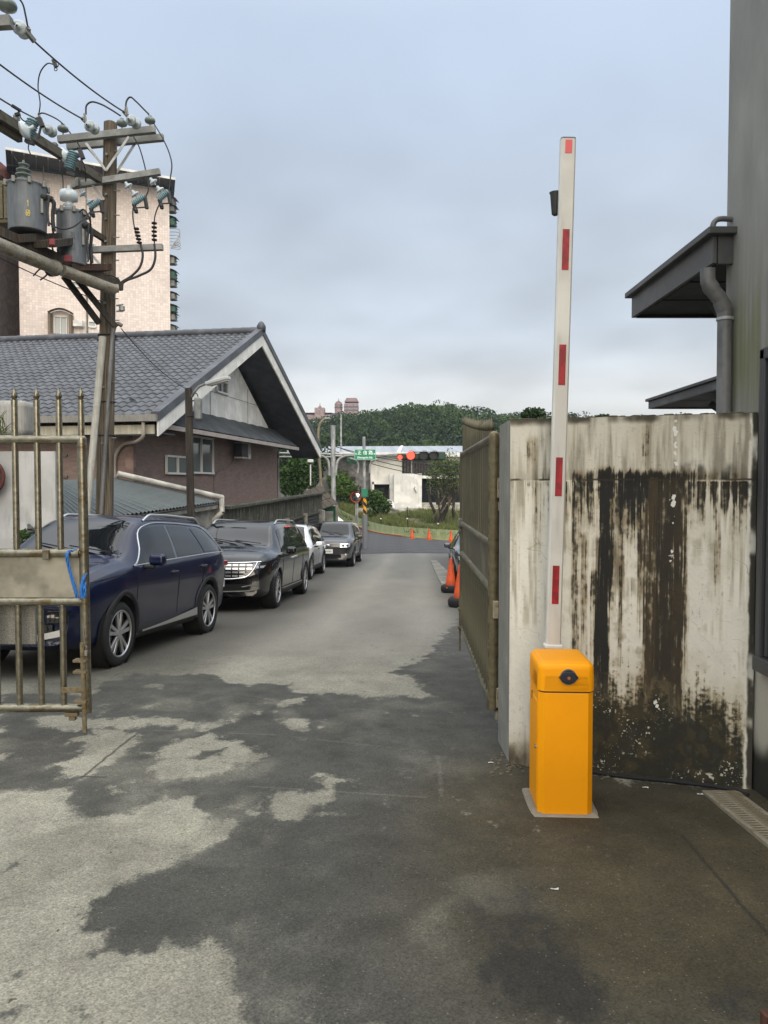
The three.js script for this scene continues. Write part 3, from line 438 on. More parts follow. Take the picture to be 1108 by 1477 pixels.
// ------------------------------------------------------------------ barrier
{
  const c = G(813, 1172), bx = 1.03, bz = -4.42, y0 = gy(4.46) + .035;
  const t = T('barrier_gate', 'orange barrier cabinet with raised white arm and red reflective strips', 'barrier', V(bx - .005, gy(4.3) - .06, bz + .03), { ry: -.05 });
  const or = M(S(255, 166, 0), .5, 0, { specularIntensity: .5, map: rep(TX.faint, 7) }), O = { };
  const oct = (w, d, k) => [[-w + k, -d], [w - k, -d], [w, -d + k], [w, d - k], [w - k, d], [-w + k, d], [-w, d - k], [-w, -d + k]];
  const prism = (w, d, k, h, y, b = .006) => poly(oct(w - b, d - b, k), h - 2 * b, b).rotateX(-Math.PI / 2).translate(0, y + b, 0);
  const W = .152, D = .185, h1 = .70, h2 = .165;
  lp('plinth', [rbox(.39, .05, .44, .0, .042, .02, .014), rbox(.36, .02, .41, 0, .062, .02, .008)], M(S(150, 142, 124), .9, 0, { map: TX.mottle, bumpMap: TX.bump, bumpScale: .006 }), t);
  lp('foot_plate', prism(W - .012, D - .012, .025, .03, .035), mt.black, t);
  lp('cabinet', prism(W, D, .028, h1, .055), or, t);
  lp('door_panel', [rbox(.006, .60, .28, -W - .001, .055 + .34, .0, .003)], or, t);
  lp('door_lock', [cyl(.011, .012).rotateZ(Math.PI / 2).translate(-W - .007, .43, .115)], mt.steel, t);
  lp('vent', box(.004, .05, .03, -W - .005, .055 + h1 - .07, -.05), M(S(150, 120, 50), .6), t);
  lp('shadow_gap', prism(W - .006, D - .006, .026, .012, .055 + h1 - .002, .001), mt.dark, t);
  // lid: rounded over the front and the sides
  const lid = new RoundedBoxGeometry(2 * W + .008, h2 + .06, 2 * D + .008, 6, .045).translate(0, 0, 0);
  const lp_ = lid.attributes.position; for (let i = 0; i < lp_.count; i++) if (lp_.getY(i) < 0) lp_.setY(i, Math.max(lp_.getY(i), -(h2 / 2 - .03)) * 1); lid.computeVertexNormals();
  { const p = lid.attributes.position; for (let i = 0; i < p.count; i++) { const y = p.getY(i); if (y < -.04) { p.setX(i, Math.sign(p.getX(i)) * Math.max(Math.abs(p.getX(i)), W + .004 - .03)); } } }
  lp('lid', [toCreasedNormals(lid.translate(0, .055 + h1 + .01 + h2 / 2 - .03, 0), .7)], or, t);
  lp('lid_skirt', prism(W + .004, D + .004, .03, .09, .055 + h1 + .010, .004), or, t);
  const ey = .055 + h1 + .092, ez = D + .012;
  const em = lp('lock_cover', [cyl(.042, .014, 0, 0, 0, .038, 32).rotateX(Math.PI / 2).translate(.008, ey, ez - .002), poly([[-.052, 0], [-.03, .026], [.03, .026], [.052, 0], [.03, -.026], [-.03, -.026]], .008, .002).translate(.008, ey, ez + .002)], M(S(38, 42, 52), .35, .1), t);
  lp('lock_ring', [cyl(.0445, .006, 0, 0, 0, .0445, 32).rotateX(Math.PI / 2).translate(.008, ey, ez - .006)], mt.steel, em);
  lp('lock_core', [cyl(.009, .012).rotateX(Math.PI / 2).translate(.008, ey - .002, ez + .009)], M(S(190, 120, 60), .35, .6), em);
  // arm, standing up behind the cabinet, leaning a little to the right
  const A0 = P(797.5, 932, 4.72), A1 = P(819.3, 202, 4.72), ax = A1.clone().sub(A0).normalize(), len = A0.distanceTo(A1);
  const prof = [[-.045, .014], [-.036, .024], [.036, .024], [.045, .014], [.045, -.014], [.036, -.024], [-.036, -.024], [-.045, -.014]].map(([a, b]) => [a * .98, b]);
  const mtx = new THREE.Matrix4().makeBasis(V(ax.y, -ax.x, 0).normalize(), ax, V(0, 0, 1)).setPosition(A0);
  const q = (g) => g.applyMatrix4(mtx);
  const arm = part('arm', [q(poly(prof, len - .004, .002).rotateX(-Math.PI / 2).translate(0, .002, 0))], M(S(222, 219, 208), .42, .05, { map: TX.faint }), t);
  part('end_cap', q(poly(prof.map(([a, b]) => [a * .97, b * .96]), .008, .002).rotateX(-Math.PI / 2).translate(0, len, 0)), mt.steel, arm);
  part('arm_holder', [q(rbox(.112, .03, .075, 0, .0, 0, .01)), q(box(.10, .35, .02, 0, -.2, -.03))], mt.frameWhite, t);
  const red = M(S(176, 20, 34), .35, 0, { clearcoat: .5, map: rep(TX.mottle, .3) }), Lp = (py) => (932 - py) / (932 - 202) * len;
  for (const [a, b] of [[330, 388], [494, 552], [656, 712], [813, 869]]) part('reflective_strip', q(rbox(.042, Lp(a) - Lp(b), .004, 0, (Lp(a) + Lp(b)) / 2, .0265, .001)), red, arm);
  part('reflective_strip', q(rbox(.042, Lp(204) - Lp(223), .004, 0, (Lp(204) + Lp(223)) / 2, .0265, .001)), M(S(226, 96, 96), .35, 0, { clearcoat: .5 }), arm, { label: 'faded pale red strip at the tip' });
  const b0 = P(801, 309, 4.78), b1 = P(800.5, 278, 4.78), cupm = new THREE.Matrix4().setPosition(b0);
  const cup = part('support_cup', [lathe([[.012, -.008], [.022, 0], [.032, .12], [.038, .132], [.034, .132], [.027, .118], [.018, .01], [0, .006]]).applyMatrix4(cupm), box(.05, .025, .05, b0.x + .03, b0.y + .06, b0.z + .01)], mt.dark, arm);
}
// ------------------------------------------------------------------ gates
const spike = () => [lathe([[0, .075], [.016, .03], [.028, .0], [.014, -.028], [0, -.03]], 4)];
{
  const t = T('steel_gate', 'open spiked gate leaf of close bars, seen edge-on beside the stained wall', 'gate', V(.84, gy(6.5), -6.0));
  const s0 = V(.835, 0, -5.80), s1 = V(.928, 0, -8.98), d = s1.clone().sub(s0), L = d.length(), at = (k, y, o = 0) => s0.clone().addScaledVector(d, k).setY(y).add(V(o, 0, 0));
  const yT = 2.02, yA = 1.21, yB = .86, y0 = -.02;
  part('hinge_post', [rod(at(0, -.06), at(0, 2.03), .042), ball(.042, ...at(0, 2.03).toArray())], mt.gatePost, t);
  for (const [y, r] of [[yT, .036], [yA, .036], [yB, .036], [y0, .03]]) part('rail', rod(at(0, y), at(1, y), r), mt.gateOlive, t);
  part('end_stile', rod(at(1, -.04), at(1, 2.05), .036), mt.gateOlive, t);
  part('panel', box(.012, yA - yB - .05, L - .06).applyMatrix4(frameOf(at(0, (yA + yB) / 2), at(1, (yA + yB) / 2))), mt.gateOlive, t);
  const N = 18; let sp0, dn;
  for (let i = 1; i < N; i++) {
    const k = i / N, yt = yT + .06 + .30 * k ** 1.3;
    const up = part('bar', rod(at(k, yA + .02), at(k, yt), .019, .019, 8), mt.gateOlive, t);
    if (!dn) { dn = part('lower_bar', rod(at(k, y0), at(k, yB - .02), .019, .019, 8), mt.gateOlive, t); var k0 = k; } else same('lower_bar', dn, t, dn.position.clone().add(d.clone().multiplyScalar(k - k0)));
    part('spike', spike()[0].translate(...at(k, yt + .03).toArray()), mt.gateOlive, up);
  }
  const hg = [at(0, 1.62, .02), at(0, .1, .03)];
  for (const h of [1.64, .04]) { part('hinge', [rbox(.05, .15, .10, ...at(0, h, .045).toArray(), .006), rbox(.08, .07, .06, ...at(0, h - .14, .06).toArray(), .006), rod(at(0, h - .2, .05), at(0, h + .1, .05), .014)], M(S(188, 180, 160), .8, .2, { map: TX.grime }), t); }
  part('hinge_plate', rbox(.04, .13, .07, ...at(0, .72, .01).add(V(0, 0, .05)).toArray(), .005), M(S(196, 184, 160), .8, .2, { map: TX.grime }), t);
  part('latch', [rod(at(1, 1.12, -.05), at(1, 1.12, .05), .03), rbox(.06, .10, .12, ...at(1, 1.22, -.02).toArray(), .01), rod(at(1, 1.3, -.02), at(1, .95, -.02), .012)], mt.steel, t);
  part('drop_bolt', [rod(at(1, .35, -.03), at(1, -.3, -.03), .012), rbox(.05, .03, .06, ...at(1, .2, -.03).toArray(), .004), rbox(.05, .03, .06, ...at(1, -.02, -.03).toArray(), .004)], mt.rust, t);
}
{
  const Dg = 5.86, g = (a, b, o = 0) => P(a, b, Dg + o);
  const t = T('steel_gate', 'closed spiked gate leaf of stainless bars with plain centre panel at the left', 'gate', V(-2.9, gy(Dg), -Dg));
  const yT = g(60, 634).y, yA = g(60, 797.5).y, yB = g(60, 867.5).y, y0 = g(60, 1021).y, xe = g(121, 850).x, XL = xe - 3.15, r = .034;
  const R = (a, b, rad = r) => rod(a, b, rad, rad, 20);
  for (const y of [yT, yA, yB, y0]) part('rail', [R(V(XL, y, -Dg), V(xe, y, -Dg)), ball(r, xe, y, -Dg)], mt.gate, t);
  part('end_stile', [R(V(xe + .012, g(120, 1028).y, -Dg), V(xe, yT, -Dg), .036), ball(.036, xe, yT, -Dg)], mt.gate, t);
  part('panel', rbox(xe - XL, yA - yB, .014, (xe + XL) / 2, (yA + yB) / 2, -Dg - .005, .003), mt.gatePanel, t);
  part('panel_clip', [rbox(.05, .075, .03, g(70, 799).x, yA - .01, -Dg + .04, .006), cyl(.03, .05, 0, 0, 0, .03, 14).rotateZ(Math.PI / 2).translate(g(112, 799).x, yA - .005, -Dg + .03)], mt.gate, t);
  const sxs = 31.95, x0u = 117.6, tipY = g(60, 577).y; let up, dn;
  for (let i = 0; i < 18; i++) {
    const xu = g(x0u - i * sxs, 640).x, xl = g(91.2 - i * sxs, 930).x;
    if (i === 0) {
      up = part('bar', R(V(xu, yT, -Dg), V(xu, tipY, -Dg), .024), mt.gate, t, { label: 'short bar end above the stile' }); part('spike', spike()[0].translate(xu, tipY + .03, -Dg), mt.gate, up); up = null;
    } else if (!up) { up = part('bar', R(V(xu, yA, -Dg), V(xu, tipY, -Dg), .024), mt.gate, t); part('spike', spike()[0].translate(xu, tipY + .03, -Dg), mt.gate, up); var xu0 = xu; }
    else { const c = up.clone(); c.position.x += xu - xu0; t.add(c); }
    if (!dn) { dn = part('lower_bar', R(V(xl, yB, -Dg), V(xl, y0, -Dg), .024), mt.gate, t); var xl0 = xl; } else same('lower_bar', dn, t, dn.position.clone().add(V(xl - xl0, 0, 0)));
  }
  // drop bolt with its keepers and a flat handle
  const bx = xe + .003, bz = -Dg + .055;
  const b = part('drop_bolt', [R(V(bx, g(119, 925).y, bz), V(bx + .012, g(120, 1052).y, bz), .017), rbox(.16, .045, .008, bx - .08, g(110, 992).y, bz + .012, .003).rotateZ(0)], mt.rust, t);
  part('keeper', [951, 967, 1009].map((py) => rbox(.10, .022, .07, bx - .02, g(116, py).y, bz - .02, .004)), mt.rust, b);
  part('foot_bracket', [rbox(.10, .03, .05, g(104, 1030).x, g(104, 1030).y, -Dg, .005), rbox(.05, .05, .04, g(105, 1033).x, g(105, 1034).y, -Dg, .005)], mt.rust, t);
  part('padlock', [rbox(.035, .045, .018, g(126.5, 940).x, g(126, 940).y, -Dg + .05, .005), new THREE.TorusGeometry(.014, .0035, 8, 16, Math.PI).translate(g(126.5, 933).x, g(126, 932).y, -Dg + .05), rod(g(126, 928).add(V(0, 0, .05)), g(124, 905).add(V(0, 0, .05)), .004)], mt.steel, t);
  part('speckled_panel', rbox(.62, .34, .03, g(42, 900).x - .31, g(20, 902).y, -Dg - .12, .004), M(S(150, 148, 138), .7, .1, { map: dtex(256, 256, (i, j) => { const h = hash(i >> 1, j >> 1); return grey(h > .82 ? 240 : h < .2 ? 150 : 195 + 20 * hash(i, j)); }, true, .5) }), t, { label: 'speckled grey board behind the lower bars' });
  // blue strap: a twisted loop of plastic cord over the rail
  const st = (pts, r) => { const c = new THREE.CatmullRomCurve3(pts.map(([a, b, o]) => g(a, b).add(V(0, 0, o)))); const gs = []; for (let s = 0; s < 5; s++) { const a0 = s * 1.26; gs.push(new THREE.TubeGeometry(new THREE.CatmullRomCurve3(Array.from({ length: 40 }, (_, i) => { const k = i / 39, p = c.getPoint(k), a = a0 + k * 9 + .6 * Math.sin(k * 20 + s); return p.add(V(Math.cos(a) * r * (.7 + .5 * hash(i, s)), .006 * (hash(i, s + 9) - .5), Math.sin(a) * r)); })), 90, r * .62, 6)); } return gs; };
  one('blue_cord', [...st([[108, 800, -.04], [103, 794, .02], [101, 800, .055], [103.5, 815, .056], [108, 832, .056], [113, 850, .056], [116, 861, .056]], .0085), ...st([[108, 794, .05], [112, 793, .0], [118, 808, -.05], [123, 830, -.03], [125.5, 846, .05], [126.5, 856, .052], [123.5, 861, .052], [121.5, 846, .052], [123.5, 834, .04], [125.5, 826, .02]], .0085)], M(S(32, 104, 178), .5, 0, { transmission: .1 }), 'bright blue plastic cord looped around the gate stile', 'cord');
}
// ------------------------------------------------------------------ cones
function coneThing(label, pos, group, ry = 0) {
  const t = T('traffic_cone', label, 'traffic cone', pos, { group, ry });
  lp('base', rbox(.36, .03, .36, 0, .015, 0, .012), mt.orange, t);
  const body = lp('cone_body', lathe([[.135, .03], [.13, .05], [.032, .68], [.026, .70], [0, .70]], 28), mt.orange, t);
  lp('white_band', lathe([[.0835, .34], [.0585, .50], [.057, .50]], 28), mt.stripeWhite, body); return t;
}
{
  const grp = 'orange traffic cones along the green hoarding', f = [[594.5, 777.5, 'left'], [619, 779, 'middle'], [650.5, 781.5, 'right']];
  const c0 = coneThing('leftmost of three orange cones along the green hoarding', G(594.5, 777), grp);
  copyOf(c0, G(619, 779), .4, 'middle of three orange cones along the green hoarding', grp); copyOf(c0, G(650.5, 782), .9, 'orange cone by the gate edge, rightmost of three along the green hoarding', grp);
  const tyre = (label, p) => one('old_tyre', lathe([[.10, .02], [.2, .0], [.235, .04], [.24, .10], [.235, .15], [.2, .19], [.10, .18], [.095, .1], [.10, .02]], 40).translate(p.x, p.y, p.z), mt.rubber, label, 'tyre', { group: 'old tyres holding cones' });
  const g2 = 'orange cones standing on tyres', p1 = onG(1.60, 18.2), p2 = onG(1.49, 14.9);
  tyre('black tyre under the farther cone beside the gate', p1); tyre('black tyre under the nearer cone, half behind the gate', p2);
  copyOf(c0, p1.clone().add(V(0, .125, 0)), .3, 'white banded orange cone set in a tyre, the farther of two', g2); copyOf(c0, p2.clone().add(V(0, .125, 0)), .8, 'white banded orange cone set in a tyre, half hidden by the gate', g2);
}

// ================================================================== CARS (own axes: +x is the front, y up, -z is the right-hand side, +z its left)
const carM = {
  glass: M(S(20, 23, 26), .04, 0, { specularIntensity: 1 }), trim: M(S(24, 24, 25), .55), gloss: M(S(12, 12, 13), .12, 0, { clearcoat: 1 }),
  well: M(S(10, 10, 10), .95), rim: M(S(176, 178, 180), .28, .85), rimDark: M(S(34, 35, 37), .35, .5), lamp: M(S(210, 214, 218), .12, .3, { clearcoat: 1 }), lampDark: M(S(60, 64, 70), .1, .4, { clearcoat: 1 }), tail: M(S(150, 14, 20), .15, 0, { clearcoat: 1 }), plate: M(S(222, 222, 216), .5),
};
function carShape(s) {
  if (!s.low) { s.low = 1; s.top = s.top.map(([x, y]) => [x, y > 1.12 ? 1.12 + (y - 1.12) * (s.squat ?? .9) : y]); }
  const f = { top: pch(s.top), belt: pch(s.belt), hw: pch(s.hw), tw: pch(s.tw), bot: pch(s.bot) }, L = s.L / 2, crown = s.crown ?? .045, bow = s.bow ?? .2;
  const bend = (x, z) => { const q = Math.abs(z) / s.W * 2; return x - (x > 0 ? sst(L * .35, L, x) * bow * q ** 2.6 : -sst(L * .5, L, -x) * (s.bowR ?? .12) * q ** 2.6); };
  const side = (x, t) => { const hb = f.belt(x), tp = f.top(x), b0 = [f.hw(x) * .955, hb + .012], b1 = [f.tw(x), tp - .06 * sst(.02, .25, tp - hb)], bul = .018 * Math.sin(Math.PI * t) * sst(.1, .4, tp - hb); return [mix(b0[0], b1[0], t) + bul, mix(b0[1], Math.max(b1[1], b0[1] + .004), t)]; };
  const topY = (x, k) => f.top(x) + crown * (1 - k * k) * (s.crownAt ? s.crownAt(x) : 1) - .06 * sst(.02, .25, f.top(x) - f.belt(x)) * sst(.86, 1.02, Math.abs(k));
  function ring(x) {
    const w = f.hw(x), b = f.bot(x), h = f.belt(x), m = [[0, b], [w * .6, b], [w * .86, b + .01], [w * .945, b + .06], [w * .965, b + .14], [w * .97, mix(b, h, .36)], [w * .985, mix(b, h, .5)], [w * .998, mix(b, h, .68)], [w, mix(b, h, .80)], [w * .994, mix(b, h, .90)], [w * .98, h - .02]];
    for (const t of [0, .12, .3, .5, .7, .88, 1]) m.push(side(x, t));
    const tw = f.tw(x); for (const k of [.97, .9, .75, .5, .25, 0]) m.push([tw * k, Math.max(topY(x, k), h + .012)]);
    return m;
  }
  const N = s.N ?? 96, xs = []; for (let i = 0; i <= N; i++) { const u = i / N; xs.push(-L + 2 * L * (u < .06 ? u * u / .12 : u > .94 ? 1 - (1 - u) ** 2 / .12 : (u - .03) / .94)); }
  const pos = [], idx = [], rl = ring(0).length * 2 - 2;
  for (const x of xs) { const r = ring(x), full = [...r, ...r.slice(1, -1).reverse().map(([z, y]) => [-z, y])]; for (const [z, y] of full) pos.push(bend(x, z), y, z); }
  for (let i = 0; i < N; i++) for (let j = 0; j < rl; j++) { const a = i * rl + j, b = i * rl + (j + 1) % rl, c = a + rl, d = b + rl; idx.push(a, d, b, a, c, d); }
  for (const [i, flip] of [[0, 1], [N, 0]]) { const c = pos.length / 3; let cy = 0; for (let j = 0; j < rl; j++) cy += pos[(i * rl + j) * 3 + 1]; pos.push(xs[i], cy / rl, 0); for (let j = 0; j < rl; j++) { const a = i * rl + j, b = i * rl + (j + 1) % rl; flip ? idx.push(a, b, c) : idx.push(b, a, c); } }
  const g = new THREE.BufferGeometry(); g.setAttribute('position', new THREE.Float32BufferAttribute(pos, 3)); g.setIndex(idx); g.computeVertexNormals();
  return { g, f, bend, side, topY };
}
function wheelInto(t, x, z, R, w, style, out) {
  const g = new THREE.Group(); g.name = 'wheel'; g.position.set(x, R, z); t.add(g); g.updateMatrixWorld(true);
  const s = out, k = R - .105;                                     // rim radius
  lp('tyre', lathe([[k - .01, -w / 2 + .02], [k + .02, -w / 2], [R - .03, -w / 2 + .004], [R - .006, -w / 2 + .03], [R, -w / 2 + .05], [R, w / 2 - .05], [R - .006, w / 2 - .03], [R - .03, w / 2 - .004], [k + .02, w / 2], [k - .01, w / 2 - .02]], 48).rotateX(Math.PI / 2), mt.rubber, g);
  const spokes = [], dark = [], n = style.n;
  for (let i = 0; i < n; i++) {
    const a = i / n * Math.PI * 2 + .3, m = new THREE.Matrix4().makeRotationZ(a);
    const o = style.split ? [-1, 1] : [0];
    for (const q of o) spokes.push(poly([[.045, q * .012 - style.w * .4], [k - .012, q * k * .19 - style.w * .55], [k - .012, q * k * .19 + style.w * .55], [.045, q * .012 + style.w * .4]], .018, .005).translate(0, 0, w / 2 - .045).applyMatrix4(m));
    if (style.fill) dark.push(poly([[.05, -.03], [k - .015, -k * .14], [k - .015, k * .14], [.05, .03]], .01, .003).translate(0, 0, w / 2 - .052).applyMatrix4(m));
  }
  const fl = s < 0 ? new THREE.Matrix4().makeRotationY(Math.PI) : new THREE.Matrix4();
  lp('rim', [new THREE.TorusGeometry(k, .014, 10, 48).translate(0, 0, w / 2 - .018), ...spokes, cyl(.055, .03, 0, 0, 0, .05, 20).rotateX(Math.PI / 2).translate(0, 0, w / 2 - .035)].map((q) => q.applyMatrix4(fl)), style.mat ?? carM.rim, g);
  lp('barrel', [cyl(k - .004, w - .09, 0, 0, 0, k - .004, 40).rotateX(Math.PI / 2).translate(0, 0, -.015), ...dark].map((q) => q.applyMatrix4(fl)), carM.rimDark, g);
  return g;
}
function car(s, name, label, pos, ry, paint) {
  const t = T(name, label, 'car', pos, { ry });
  // the lane slopes: pitch the car with it
  t.rotation.order = 'YXZ'; t.rotation.z = s.pitch ?? 0; t.updateMatrixWorld(true);
  const { g, f, bend, side, topY } = carShape(s), L = s.L / 2, W = s.W / 2;
  let b = new Brush(mergeVertices(g), paint); b.geometry.setAttribute('uv', new THREE.BufferAttribute(new Float32Array(b.geometry.attributes.position.count * 2), 2)); b.updateMatrixWorld();
  const ev = new Evaluator(); ev.useGroups = false; ev.attributes = ['position', 'normal', 'uv'];
  for (const ax of s.axles) for (const sg of [-1, 1]) { const c = new Brush(cyl(s.R + .055, .34, 0, 0, 0, s.R + .055, 40).rotateX(Math.PI / 2).translate(ax, s.R + .015, sg * (W - .05))); c.updateMatrixWorld(); b = ev.evaluate(b, c, SUBTRACTION); b.updateMatrixWorld(); }
  const body = lp('body', b.geometry, paint, t);
  for (const ax of s.axles) for (const sg of [-1, 1]) {
    wheelInto(t, ax, sg * (W - s.tw_ / 2 - .012), s.R, s.tw_, s.wheel, sg);
    const zi = sg * (W - .215);
    lp('wheel_well', [new THREE.CylinderGeometry(s.R + .05, s.R + .05, .25, 30, 1, true).rotateX(Math.PI / 2).translate(ax, s.R + .015, sg * (W - .16)), cyl(s.R + .05, .01, 0, 0, 0, s.R + .05, 30).rotateX(Math.PI / 2).translate(ax, s.R + .015, zi - sg * .06)], carM.well, t);
    if (s.clad) { const pts = []; const n = 34, r0 = s.R + .045, r1 = s.R + .045 + s.clad; const gs = grid(n, 3, (u, v) => { const a = mix(-.22, Math.PI + .22, u), r = [r0, r0 + .012, r1 - .012, r1][Math.round(v * 3)], d = [-.03, .014, .012, -.02][Math.round(v * 3)]; const x = ax + r * Math.cos(a), y = s.R + .015 + r * Math.sin(a); const wz = f.hw(x) * mix(.965, .995, sst(.3, .75, y)) + d; return V(bend(x, wz * (sg)), Math.max(y, .2), sg * wz); }); lp('wheel_arch', gs, s.cladMat ?? carM.trim, t); }
  }
  // sills
  if (s.clad) for (const sg of [-1, 1]) lp('sill', grid(24, 4, (u, v) => { const x = mix(s.axles[1] + s.R + .06, s.axles[0] - s.R - .06, u), w = f.hw(x); return V(x, mix(f.bot(x) - .005, f.bot(x) + .16, v), sg * (w * [.9, .955, .98, .982, .962][Math.round(v * 4)] + .006)); }), carM.trim, t);
  // glass: patches laid on the body's own surface
  const off = .005;
  const sideGlass = (x0, x1, xt0, xt1, lo, hi, sg) => grid(10, 6, (u, v) => { const tt = mix(lo, hi, v), x = mix(mix(x0, xt0, v), mix(x1, xt1, v), u); const [z, y] = side(x, tt); return V(bend(x, z), y + off * .4, sg * (z + off)); });
  for (const sg of [1, -1]) {
    for (const w of s.windows) { const q = lp('side_window', sideGlass(...w, sg), carM.glass, t); }
    if (s.pillars) lp('pillar_trim', s.pillars.map((w) => grid(2, 6, (u, v) => { const tt = mix(w[4], w[5], v), x = mix(mix(w[0], w[2], v), mix(w[1], w[3], v), u); const [z, y] = side(x, tt); return V(x, y, sg * (z + off * .7)); })), carM.gloss, t);
    if (s.chrome) lp('window_trim', s.chrome.map((pts) => { const q = new THREE.CatmullRomCurve3(pts.map(([x, tt]) => { const [z, y] = side(x, tt); return V(x, y, sg * (z + .004)); })); return new THREE.TubeGeometry(q, 40, s.chromeR ?? .011, 6); }), s.chromeMat ?? mt.satin, t);
    // mirror
    const [mx, my] = s.mirror, mz = f.hw(mx) * .97; const mir = lp('mirror', [rbox(.11, .145, .2, mx, my + .05, sg * (mz + .16), .05, 4)], paint, t);
    lp('mirror_foot', [rbox(.09, .05, .14, mx - .01, my - .035, sg * (mz + .06), .02)], carM.trim, mir); lp('mirror_glass', rbox(.008, .11, .16, mx - .057, my + .05, sg * (mz + .165), .003), mt.glassDark, mir);
    // door gaps and handles
    lp('door_gap', s.gaps.map(([x0, y0, x1, y1, bulge = 0]) => { const pts = []; for (let i = 0; i <= 8; i++) { const k = i / 8, x = mix(x0, x1, k) + bulge * Math.sin(k * Math.PI), y = mix(y0, y1, k); const h = f.belt(x), bb = f.bot(x), q = clamp((y - bb) / (h - bb)); const wz = f.hw(x) * pch([[0, .86], [.2, .965], [.36, .97], [.5, .985], [.68, .998], [.8, 1], [.9, .994], [1, .965]])(q); pts.push(V(x, y, sg * (wz + .0005))); } return new THREE.TubeGeometry(new THREE.CatmullRomCurve3(pts), 24, .0045, 5); }), carM.well, t);
    for (const [hx, hy] of s.handles) { const hz = f.hw(hx) * .992; const hd = lp('door_handle', [rbox(.20, .028, .03, hx, hy, sg * (hz + .028), .012, 3), rbox(.03, .024, .04, hx + .085, hy, sg * (hz + .012), .008)], s.handleMat ?? paint, t); lp('handle_recess', [new THREE.SphereGeometry(.055, 16, 10).scale(1.3, .65, .16).translate(hx, hy - .004, sg * (hz))], carM.trim, hd); }
    if (s.rails) { const [a, c2, rm] = s.rails; const p = []; for (let i = 0; i <= 10; i++) { const x = mix(a, c2, i / 10), e = Math.sin(Math.PI * clamp(i / 10, .0, 1)); p.push(V(x, f.top(x) - .03 + .068 * Math.min(1, e * 4), sg * (f.tw(x) - .045))); } lp('roof_rail', new THREE.TubeGeometry(new THREE.CatmullRomCurve3(p), 40, .019, 8), rm, t); }
  }
  const screen = (x0, x1, k0, k1, n) => grid(14, 10, (u, v) => { const x = mix(x0, x1, v), k = mix(-1, 1, u) * mix(k0, k1, v), z = k * f.tw(x); const y = topY(x, k), y2 = topY(x + .01, k), nx = -(y2 - y) / .01, l = Math.hypot(nx, 1); return V(bend(x, z) + nx / l * off, y + off / l, z); });
  lp('windscreen', screen(s.screen[0], s.screen[1], .93, .95), carM.glass, t);
  lp('rear_window', screen(s.rear[0], s.rear[1], .88, .88), carM.glass, t);
  lp('wiper', [bar(V(s.screen[1] + .02, topY(s.screen[1], .1) + .03, -.2), V(s.screen[1] - .18, topY(s.screen[1] - .18, .6) + .03, .42), .014), bar(V(s.screen[1] + .02, topY(s.screen[1], .6) + .03, -.6), V(s.screen[1] - .1, topY(s.screen[1] - .1, .2) + .03, -.05), .014)], carM.trim, t);
  // a point on the nose or tail at height y and offset z, and patches that follow it
  const face = (y, z, o = 0, rear = 0) => { const e = rear ? -L : L; let x = e; for (let i = 0; i < 60; i++) { const xx = e - (rear ? -1 : 1) * i * .01, h = Math.max(f.top(xx), f.belt(xx)); if (y < h - .005 && y > f.bot(xx) && Math.abs(z) < f.hw(xx) * .985) { x = xx; break; } x = xx; } return V(bend(x, z) + (rear ? -o : o), y, z); };
  const facePatch = (z0, z1, ylo, yhi, o, rear, nu = 8, nv = 3) => grid(nu, nv, (u, v) => { const z = mix(z0, z1, u); return face(mix(ylo(u), yhi(u), v), z, o, rear); });
  s.front?.({ t, lp, face, facePatch, paint, f, bend, side, L, W, topY, body });
  return t;
}
const both = (fn) => [fn(1), fn(-1)];
const facing = (x0, D0, x1, D1) => { const a = Math.atan2(D1 - D0, x1 - x0); return a; };
// heading: from the rear axle (x1, D1) to the front axle (x0, D0) on the lane
function park(spec, name, label, fx, fD, rx, rD, paint, sideNear) {
  const fy = gy(fD), ry_ = gy(rD), wb = spec.axles[0] - spec.axles[1];
  const dir = V(fx - rx, 0, -(fD - rD)).normalize(), ang = Math.atan2(-dir.z, dir.x);        // own +x -> dir
  const leftW = V(0, 0, 1).applyAxisAngle(UPV, ang);                                         // own +z (this side's wheels are the measured ones)
  const near = V(fx, 0, -fD).addScaledVector(leftW, -(sideNear) * (spec.W / 2 - .02));
  const base = near.clone().addScaledVector(dir, -spec.axles[0]); base.y = mix(fy, ry_, spec.axles[0] / wb);
  spec.pitch = Math.atan2(fy - ry_, wb);
  return car(spec, name, label, base, ang, paint);
}
const nose = {
  plate(t, p, txt, W = .33, H = .15) {
    const c = document.createElement('canvas'); c.width = 256; c.height = 116; const g = c.getContext('2d'); g.fillStyle = '#e4e4de'; g.fillRect(0, 0, 256, 116); g.fillStyle = '#16161a'; g.font = 'bold 62px sans-serif'; g.textAlign = 'center'; g.fillText(txt, 128, 82);
    const tx = new THREE.CanvasTexture(c); tx.colorSpace = THREE.SRGBColorSpace; const pl = lp('number_plate', rbox(.012, H, W, p.x, p.y, p.z, .003), carM.plate, t);
    lp('plate_print', quad(V(p.x + .008, p.y - H / 2 + .006, p.z + W / 2 - .006), V(p.x + .008, p.y - H / 2 + .006, p.z - W / 2 + .006), V(p.x + .008, p.y + H / 2 - .006, p.z - W / 2 + .006), V(p.x + .008, p.y + H / 2 - .006, p.z + W / 2 - .006)), M(0xffffff, .5, 0, { map: tx }), pl, { uv: true });
  },
};
